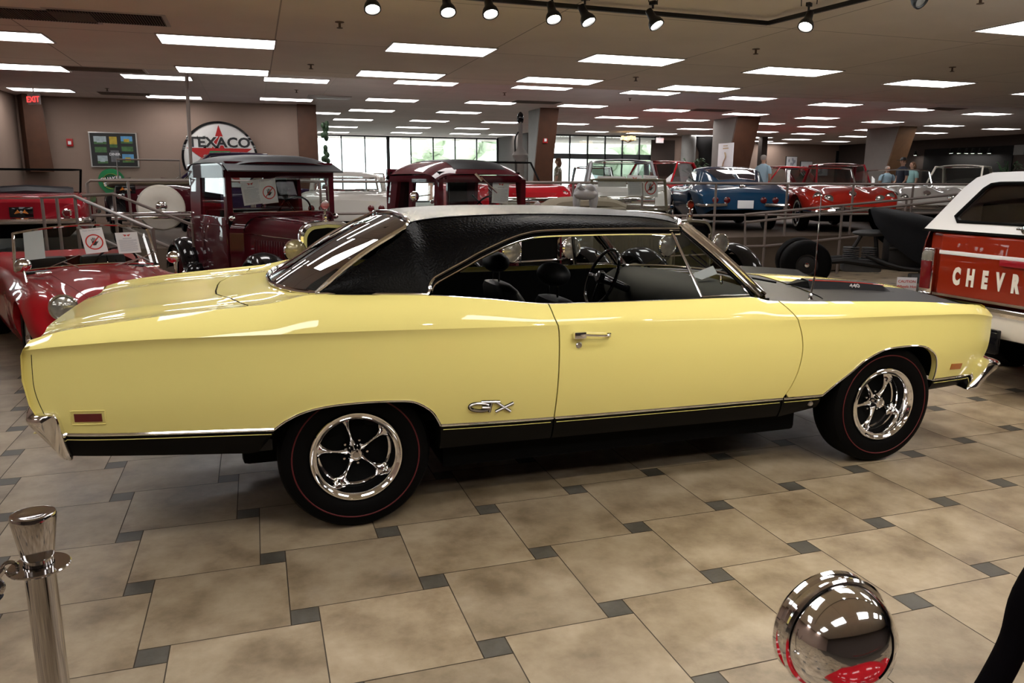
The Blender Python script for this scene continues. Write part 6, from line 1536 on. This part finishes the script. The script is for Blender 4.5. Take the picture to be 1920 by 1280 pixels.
# ================================================================== people
def person(lab, loc, face, shirt, trousers, hair, cap=None, h=1.76, long_=False, bag=None):
    t = thing('person', lab, 'person', tuple(loc), math.radians(face)); k = h/1.76
    mb = MB()
    def ring(c, rx_, ry, n=14): return [(c[0]+rx_*math.cos(2*PI*i/n), c[1]+ry*math.sin(2*PI*i/n), c[2]) for i in range(n)]
    T_ = [ring((0, 0, z*k), a*k, b*k) for z, a, b in ((.82, .10, .15), (.92, .125, .175), (1.05, .115, .155), (1.20, .125, .165), (1.34, .125, .185), (1.42, .11, .19), (1.475, .075, .12), (1.50, .058, .062), (1.55, .056, .058), (1.575, .070, .060), (1.60, .088, .068), (1.65, .100, .076), (1.70, .099, .078), (1.74, .075, .062), (1.76, .02, .02))]
    mb.grid(T_, closev=True)
    for s in (-1, 1):
        mb.grid([ring((0+x, s*y, z*k), a, b) for z, x, y, a, b in ((.86, 0, .09, .095, .09), (.70, .01, .095, .085, .078), (.50, .01, .10, .062, .058), (.30, -.01, .10, .058, .052), (.10, -.02, .10, .042, .038), (.04, .0, .10, .05, .04))], closev=True)
        mb.ell((.05, s*.10, .045), (.13, .045, .045), 12, 8)
        mb.grid([ring((x, s*y, z*k), a, b, 10) for z, x, y, a, b in ((1.44, 0, .155, .05, .05), (1.36, 0, .215, .052, .046), (1.15, .0, .245, .042, .038), (1.05, .02, .25, .036, .034), (.92, .12, .22, .030, .028), (.88, .17, .20, .024, .024))], closev=True)
        mb.ell((.21, s*.19, .87*k), (.045, .035, .02), 10, 6)
        for f in range(4): mb.tube([(.24, s*(.17+.014*f), .87*k), (.29, s*(.165+.014*f), .85*k), (.30, s*(.165+.014*f), .82*k)], .008, 5)
        mb.tube([(.20, s*.16, .88*k), (.24, s*.14, .865*k)], .009, 5)
    b_ = obj('body', mb, M['skin'], t, angle=80, weld=False)
    fc = MB(); zc = 1.655*k
    fc.ell((.105*k, 0, zc-.015), (.018, .014, .022), 8, 6)
    for s in (-1, 1): fc.ell((-.0, s*.078*k, zc-.01), (.02, .010, .03), 8, 6)
    obj('nose_and_ears', fc, M['skin'], t)
    obj('eyes', MB().ell((.092*k, -.03, zc+.015), (.008, .012, .006), 8, 6).ell((.092*k, .03, zc+.015), (.008, .012, .006), 8, 6), M['ink'], t)
    obj('mouth', MB().ell((.090*k, 0, zc-.052), (.006, .022, .005), 8, 6), M['lip'], t)
    hm = MB(); hm.grid([ring(((-.012), 0, z*k), a*k, b*k) for z, a, b in ((1.62, .088, .078), (1.67, .098, .086), (1.72, .098, .084), (1.76, .075, .064), (1.778, .01, .01))], closev=True)
    hm.v = [(min(x, .065) if z < 1.71*k else x, y, z) for x, y, z in hm.v]
    if long_: hm.ell((-.05, 0, 1.60*k), (.07, .10, .13), 12, 10)
    obj('hair', hm, M[hair], t, angle=80)
    if cap: obj('cap', MB().grid([ring((0, 0, z*k), a*k, b*k) for z, a, b in ((1.70, .108, .090), (1.75, .100, .085), (1.79, .07, .06), (1.80, .01, .01))], closev=True).cbox(.06, .20, -.07, .07, 1.695*k, 1.71*k, .006), M[cap], t)
    sh = MB(); sh.grid([ring((0, 0, z*k), a*k, b*k) for z, a, b in ((.86, .145, .19), (1.05, .14, .18), (1.20, .145, .185), (1.34, .142, .205), (1.43, .12, .20), (1.48, .08, .12), (1.505, .066, .07))], closev=True)
    for s in (-1, 1): sh.grid([ring((x, s*y, z*k), a, b, 10) for z, x, y, a, b in ((1.45, 0, .15, .06, .06), (1.37, 0, .22, .066, .06), (1.20, .0, .25, .062, .056))], closev=True)
    obj('shirt', sh, M[shirt], t, angle=80, weld=False)
    tr_ = MB().grid([ring((0, 0, z*k), a*k, b*k) for z, a, b in ((.80, .13, .18), (.95, .138, .185))], closev=True)
    for s in (-1, 1): tr_.grid([ring((x, s*y, z*k), a, b) for z, x, y, a, b in ((.88, 0, .09, .115, .10), (.50, .01, .10, .085, .078), (.08, -.015, .10, .07, .065))], closev=True)
    obj('trousers', tr_, M[trousers], t, angle=80, weld=False)
    return t
def stand(u, v, y, h):   # feet below the head seen at (u, v)
    p = px(u, v, y=y); return (p.x, y, ZP)
person('grey-haired man in pale blue shirt looking right, far hall', stand(1432, 300, 16.9, 1.76), 20, 'cloth_blue', 'denim', 'hair_grey', h=1.76)
person('man in black cap and navy shirt facing left, by the right pillar', stand(1694, 302, 16.4, 1.76), 170, 'cloth_navy', 'denim', 'hair_brown', cap='black', h=1.72)
person('brown-haired woman in pale teal top behind the man in the cap', stand(1711, 312, 16.9, 1.70), 175, 'cloth_teal', 'denim', 'hair_brown', long_=True, h=1.62)
person('grey-haired person half hidden behind white car, left of the cap', stand(1664, 322, 17.2, 1.6), -100, 'cloth_blue', 'denim', 'hair_grey', h=1.48)
person('brown-haired person in olive top at the foot of the alarm pillar', stand(1046, 312, 18.3, 1.6), 150, 'khaki', 'denim', 'hair_brown', long_=True, h=1.62)
# greenery and small goods far back
def plant(u, v, y, lab, hgt=1.6):
    p = px(u, v, y=y); t = thing('potted_plant', lab, 'plant', (p.x, y, ZP)); rr = random.Random(u); c = MB()
    top = p.z-ZP
    for k in range(40):
        a = rr.random()*2*PI; r_ = .15+.35*rr.random(); z = top*(.75+.35*rr.random()); c.add([(0, 0, top*.7), (r_*math.cos(a)-.04, r_*math.sin(a), z), (r_*1.4*math.cos(a), r_*1.4*math.sin(a), z-.06), (r_*math.cos(a)+.04, r_*math.sin(a)+.03, z+.02)], [(0, 1, 2, 3)])
    obj('leaves', c, M['plant'], t, smooth=False); obj('stem', MB().tube([(0, 0, .3), (0, 0, top*.8)], .03), M['wood'], t); obj('pot', MB().lathe([(0, 0), (.16, 0), (.2, .35), (.18, .35), (.16, .3)], n=16), M['black'], t)
M['plant'] = mat('dark_green_leaves', (.02, .05, .018), .6, noise=.3)
plant(1302, 305, 22, 'dark green plant between the columns, above the red coupe'); plant(1518, 320, 24, 'dark green plant between two framed pictures'); plant(1893, 310, 18, 'dark leafy plant with pale flowers at the right wall')
p = px(599, 285, y=16.7); c = MB(); rr = random.Random(3)
for k in range(40): c.ell((rr.uniform(-.05, .08), rr.uniform(-.1, .1), rr.uniform(.2, 2.35)), (.06, .06, .08), 8, 5)
tag(obj('hanging_garland', c, M['plant'], loc=(1.42, 16.75, ZP)), 'dark leafy garland hanging at the wood edged wall end', 'plant')

# ================================================================== red and white truck at the right
def truck():
    t = thing('utility_truck', 'vermilion sport utility truck with white roof, seen from behind at right', 'truck', (4.93, -.05, 0)); X, W = 0, 1.0
    # local: rear face at x=0, +x forward, y from -1 to 1
    R_, Wm = M['blazer'], M['blazerwhite']
    def sec(x, pts): return [(x, y, z) for y, z in pts]
    prof = [(.80, .56), (.93, .62), (.97, .76), (.985, .98), (.96, 1.11), (.93, 1.19), (.90, 1.22)]
    G = [sec(x, [(y-k, z) for y, z in prof]) for x, k in ((.0, .06), (.03, .02), (.12, 0), (2.3, 0), (4.2, .02), (4.45, .08))]
    body = MB().grid(G).mirror(); body.cbox(.02, 4.4, -.88, .88, .56, 1.20, .04)
    obj('body', body, R_, t, angle=40)
    tg = MB().cbox(-.035, .03, -.72, .72, .69, 1.178, .018); gate = obj('tailgate', tg, R_, t)
    obj('tailgate_band', MB().cbox(-.045, -.03, -.72, .72, 1.015, 1.045, .004), M['blazerwhite'], gate)
    obj('tailgate_trim', MB().tube([(-.04, -.74, .69), (-.04, .74, .69)], .014, 8), M['chrome'], gate)
    obj('tailgate_handle', MB().cbox(-.06, -.035, -.16, .16, .97, 1.02, .01), M['darkred'], gate)
    for i, ch in enumerate('CHEVROLET'):
        y = .535-i*.128
        l = text_mb(ch, .175, .002, .011, sx=.54).xf(frame_mat((-.038, y, .845), (0, -1, 0), (0, 0, 1)))
        obj('letter', l, M['cream'], gate)
    for s in (-1, 1):
        f = MB(); zz = [(.60, .0), (.60, .10), (1.00, .10), (1.03, .06), (1.03, .0)]
        P = [(s*(.755), .68), (s*(.885), .68), (s*(.89), 1.00), (s*(.86), 1.055), (s*(.76), 1.055)]
        lamp = obj('tail_lamp', MB().prism(P, -.05, .02, 'x', .008), M['chrome'], t, angle=40)
        P2 = [(s*(.775), .72), (s*(.87), .72), (s*(.875), .95), (s*(.775), .95)]; obj('tail_lens', MB().prism(P2, -.062, -.045, 'x', .004), M['dark_red_lens'], lamp)
        P3 = [(s*(.775), .955), (s*(.875), .955), (s*(.87), 1.015), (s*(.85), 1.035), (s*(.775), 1.035)]; obj('reverse_lens', MB().prism(P3, -.062, -.045, 'x', .004), M['lens'], lamp)
    # cap roof: rear frame leaning forward with an opening for the window
    zb, zt = 1.205, 1.665; x0, x1 = -.02, .30
    def rear(y, z): return Vector((lerp(x0, x1, (z-zb)/(zt-zb)), y, z))
    outer = [(-.92, zb), (-.88, 1.30), (-.79, 1.54), (-.73, 1.62), (-.61, 1.66), (0, 1.675), (.61, 1.66), (.73, 1.62), (.79, 1.54), (.88, 1.30), (.92, zb)]
    inner = [(-.64, 1.275), (-.69, 1.31), (-.59, 1.53), (-.55, 1.565), (-.48, 1.575), (0, 1.58), (.48, 1.575), (.55, 1.565), (.59, 1.53), (.69, 1.31), (.64, 1.275)]
    fr = MB(); go = [rear(*p) for p in outer]; gi = [rear(*p) for p in inner]
    fr.grid([go, gi]); fr.add([go[0], gi[0], gi[-1], go[-1]], [(0, 1, 2, 3)])
    fr.grid([gi+[gi[0]], [p+Vector((.04, 0, 0)) for p in gi+[gi[0]]]])
    cap_ = obj('cap_rear_frame', fr, Wm, t, angle=40)
    sides = MB().grid([[(go[k].x+dx*(1 if k in (0, 10) else 1), go[k].y, go[k].z) for k in range(11)] for dx in (0, .05, 1.2, 2.3)])
    obj('cap_roof', sides, Wm, t, angle=60)
    obj('rear_window_seal', MB().tube([p+Vector((-.004, 0, 0)) for p in gi], .014, 6, closed=True), M['matte'], cap_)
    obj('rear_window', MB().add([p+Vector((.01, 0, 0)) for p in gi], [tuple(range(11))]), M['glass_dark'], cap_, smooth=False)
    obj('window_latch', MB().lathe([(0, -.05), (.03, -.045), (.035, 0)], (-.0, -.0, 1.245), 'x', 14).cbox(-.045, -.03, -.07, .07, 1.24, 1.26, .004), M['chrome'], cap_)
    obj('roof_clip', MB().cbox(.26, .34, .10, .17, 1.60, 1.672, .008), Wm, cap_)
    obj('belt_seal', MB().box(-.03, .0, -.93, .93, 1.188, 1.206), M['matte'], t, smooth=False)
    obj('side_window', MB().box(.5, 1.9, -.845, -.84, 1.25, 1.55).box(.5, 1.9, .84, .845, 1.25, 1.55), M['glass_dark'], t, smooth=False)
    bp_ = MB().grid([[(x, y, z) for y in (-.96, -.9, -.5, 0, .5, .9, .96)] for x, z in ((-.06, .665), (-.13, .66), (-.15, .64), (-.15, .615), (-.13, .595))]); obj('rear_bumper', bp_, M['chrome'], t)
    obj('bumper_face', MB().grid([[(x, y, z) for y in (-.96, 0, .96)] for x, z in ((-.13, .595), (-.14, .52), (-.12, .45), (-.05, .43))]), M['cream'], t)
    obj('bumper_core', MB().cbox(-.12, .1, -.94, .94, .44, .62, .02), M['rust'], t)
    pl = obj('licence_plate', MB().cbox(-.20, -.16, -.02, .42, .34, .52, .01), M['black_gloss'], t)
    e = MB()
    for s in (-1, 1):
        for k in range(4): e.tube([(-.205, .20+s*.03, .42+.01*k), (-.205, .20+s*(.12-.01*k), .47-.025*k)], .010, 5)
    obj('winged_emblem', e, M['orange'], pl)
    for x in (1.0, 3.6):
        for s in (-1, 1): tyre(t, x, s*.80, .37, .37, .22, 0, 'chrome', s)
    obj('interior_seat', MB().cbox(.9, 1.1, -.6, .6, .9, 1.42, .06), M['seat'], t)
    obj('windshield', MB().box(2.30, 2.31, -.7, .7, 1.15, 1.62), M['glass_dark'], t, smooth=False)
    obj('hood', MB().cbox(2.5, 4.4, -.82, .82, 1.10, 1.18, .03), R_, t)
    return t
truck()
# ================================================================== black custom trike beyond the hood
def trike():
    t = thing('custom_trike', 'matte black custom trike with bulky fender and grey saddle, beyond the hood', 'trike')
    o = pd(1500, 512, 12.2); t.location = (o.x, o.y, 0); t.rotation_euler = (0, 0, math.radians(-30))
    # local +x to the right of the photo
    for y in (-.55, .55): w = tyre(t, .02, y*.0+ (y*.55), .36, .36, .34 if y < 0 else .30, 0, 'rust', -1 if y < 0 else 1, rimr=.16, rimcol='rust')
    G = []
    for x, zc, hh, w in ((.93, 1.19, .04, .08), (.98, 1.18, .20, .18), (1.15, 1.15, .42, .30), (1.5, 1.06, .60, .40), (2.0, .93, .66, .46), (2.5, .74, .54, .44), (2.85, .48, .32, .3)):
        G.append([(x, w*math.cos(a), zc-hh+hh*1.15*math.sin(a)) for a in [PI*(.0+1.0*k/14) for k in range(15)]] )
    obj('fender_body', MB().grid(G), M['rust_black'], t, angle=60)
    obj('inner_body', MB().cbox(1.2, 2.6, -.22, .22, .30, .80, .08), M['rust'], t)
    obj('saddle', MB().ell((.98, 0, .83), (.27, .15, .055), 20, 10), M['saddle'], t)
    obj('saddle_post', MB().tube([(.85, 0, .80), (.70, 0, .50)], .03).tube([(1.05, 0, .80), (1.1, 0, .45)], .03), M['rust'], t)
    obj('frame', MB().tube([(0, -.25, .36), (.6, -.2, .42), (1.4, -.2, .32), (2.3, -.15, .30)], .045).tube([(0, .25, .36), (.6, .2, .42), (1.4, .2, .32), (2.3, .15, .30)], .045).tube([(0, -.4, .36), (0, .4, .36)], .06), M['rust'], t)
    eng = MB()
    for k in range(7): eng.lathe([(0, 0), (.12, 0), (.12, .012), (0, .012)], (.72, 0, .42+.03*k), 'z', 18)
    for k in range(7): eng.lathe([(0, 0), (.11, 0), (.11, .012), (0, .012)], (.98, 0, .42+.03*k), 'z', 18)
    eng.cbox(.6, 1.15, -.16, .16, .24, .44, .04); obj('engine', eng, M['saddle'], t)
    obj('exhaust_pipe', MB().tube(catmull([(1.2, -.25, .62), (1.5, -.32, .66), (1.75, -.34, .74)], 6), .03).tube(catmull([(.9, -.2, .5), (1.4, -.34, .34), (2.2, -.36, .30)], 6), .035), M['rust'], t)
    tyre(t, 2.15, -.42, .34, .34, .22, 0, 'rust', -1, rimr=.17, rimcol='rust'); tyre(t, 2.15, .42, .34, .34, .22, 0, 'rust', 1, rimr=.17, rimcol='rust')
    obj('wheel_guard', MB().lathe([(.34, -.1), (.40, -.08), (.40, .08), (.34, .1)], (2.15, -.42, .36), 'y', 30, 0, PI), M['rust_black'], t)
    obj('pedal_cover', MB().cbox(1.50, 1.85, -.40, -.20, .12, .26, .03), M['saddle'], t)
    return t
M['saddle'] = mat('worn_grey_leather', (.06, .06, .062), .6, noise=.3, nscale=8)
M['rust_black'] = mat('matte_black_body', (.0045, .0045, .0055), .6, spec=.12, noise=.3, nscale=6)
trike()
t = thing('caution_sign', 'small white caution card propped before the black trike', 'sign', tuple(pd(1698, 548, 9.2)))
t.location.z = 0
cz_ = pd(1698, 532, 9.2).z
obj('card', MB().cbox(-.11, .11, -.004, .0, cz_-.08, cz_+.08, .001).xf(Matrix.Rotation(-.5, 4, 'Z')), M['white'], t)
for s_, zz, m in (('CAUTION', .03, 'redink'), ('Wheels Hot', -.03, 'redink')):
    obj('lettering', text_mb(s_, .043, .0006, .0006).xf(Matrix.Rotation(-.5, 4, 'Z') @ frame_mat((0, -.0055, cz_+zz), (1, 0, 0), (0, 0, 1))), M[m], t)
obj('stand', MB().tube([(0, .01, 0), (0, .01, cz_)], .008).cbox(-.08, .08, -.06, .08, 0, .012, .003), M['black'], t)

# ================================================================== foreground: rope post, head lamp, rope
tp_ = pd(61, 962, 1.40)
t = thing('stanchion', 'polished steel rope post with flared cap at the lower left', 'stanchion', (tp_.x, tp_.y, 0)); zt_ = tp_.z
obj('post', MB().lathe([(0, .02), (.0255, .02), (.0255, zt_-.098)], n=48), M['polished'], t)
cap_ = MB().lathe([(.0245, zt_-.105), (.024, zt_-.095), (.0235, zt_-.085), (.027, zt_-.080), (.037, zt_-.010), (.0375, zt_-.004), (.036, zt_), (.032, zt_+.001), (.02, zt_-.002), (0, zt_-.003)], n=48); obj('cap', cap_, M['polished'], t, angle=30)
obj('ring_plate', MB().lathe([(.0255, zt_-.100), (.050, zt_-.100), (.052, zt_-.102), (.050, zt_-.105), (.0255, zt_-.105)], n=48), M['polished'], t, angle=30)
obj('base', MB().lathe([(0, .04), (.05, .04), (.15, .018), (.16, .0), (0, 0)], n=48), M['polished'], t)
zz = zt_-.098; hk = MB(); 
hk.tube([(-.046+.010*math.cos(a)*1.2, .0, zz+.010*math.sin(a)) for a in [2*PI*k/14 for k in range(14)]], .0035, 6, closed=True)
hk.tube(catmull([(-.055, 0, zz-.002), (-.068, 0, zz-.018), (-.062, 0, zz-.035), (-.072, 0, zz-.05), (-.08, 0, zz-.04)], 5), .006, 8)
obj('hook', hk, M['polished'], t)
tag(obj('rope', MB().tube(catmull([(-.072, 0, zz-.045), (-.16, -.0, zz-.12), (-.5, .05, zz-.30), (-1.0, .1, zz-.30), (-1.4, .15, zz-.05)], 6), .014, 10), M['cloth_navy'], loc=tuple(t.location)), 'dark rope hooked to the steel post, mostly outside the left edge', 'rope')
lc = pd(1571, 1192, 1.20)
t = thing('vintage_car', 'red vintage car, only its large chrome head lamp showing at bottom', 'car', (lc.x+.25, lc.y-.55, 0)); o = t.location
vd = (lc-cam.location).normalized(); rr_ = rgt-vd*rgt.dot(vd); rr_.normalize(); ur_ = rr_.cross(vd)
ax = (vd*.64-rr_*.55+ur_*.54).normalized(); R = frame_mat(lc-o, ax.orthogonal(), ax.cross(ax.orthogonal())); r = .0885
if (R.to_3x3() @ Vector((0, 0, 1))).dot(ax) < 0: R = R @ Matrix.Rotation(PI, 4, 'X')
hl = obj('headlamp', MB().lathe([(0, -r*.92), (r*.2, -r*.905), (r*.4, -r*.85), (r*.6, -r*.735), (r*.78, -r*.56), (r*.90, -r*.36), (r*.965, -r*.15), (r*.975, -r*.03), (r*.935, -r*.02), (r*.935, r*.01), (r*1.03, r*.02), (r*1.065, r*.06), (r*1.055, r*.11), (r*.985, r*.14), (r*.985, r*.28), (r*1.03, r*.30), (r*1.045, r*.38), (r*.98, r*.47), (r*.90, r*.49)], n=72).xf(R), M['chrome'], t, angle=22)
obj('headlamp_lens', MB().lathe([(0, r*.70), (r*.4, r*.66), (r*.75, r*.57), (r*.92, r*.46)], n=48).xf(R), M['lens'], hl)
L = lc-o
obj('lamp_stalk', MB().tube([L+Vector((.01, -.02, -.08)), L+Vector((.04, -.06, -.20))], .018, 10), M['chrome'], hl)
G = []
for k in range(15):
    u = k/14; x = L.x-.25+.9*u; zc = .58+.14*math.sin(PI*min(1, u*1.2)); y0 = L.y-.42
    G.append([(x, y0+.28*math.cos(a)-.0, zc-.20+.20*math.sin(a)) for a in [PI*j/12 for j in range(13)]])
obj('fender', MB().grid(G), M['red'], t, angle=60)
obj('hood', MB().grid([[(L.x-.2+1.1*u, L.y-1.3+.5*v, .70+.10*math.sin(PI*v*.5)+.05*u) for v in (0, .3, .6, 1)] for u in (0, .3, .6, 1)]), M['red'], t)
tyre(t, L.x+.1, L.y-.42, .30, .30, .13, 0, 'chrome', 1)
tag(obj('rope', MB().tube(catmull([pd(1990, 1010, 1.22), pd(1925, 1115, 1.2), pd(1902, 1200, 1.19), pd(1865, 1275, 1.18), pd(1830, 1330, 1.17), pd(1780, 1400, 1.17)], 5), .0205, 12), M['velvet']), 'black velvet rope crossing the lower right corner', 'rope')
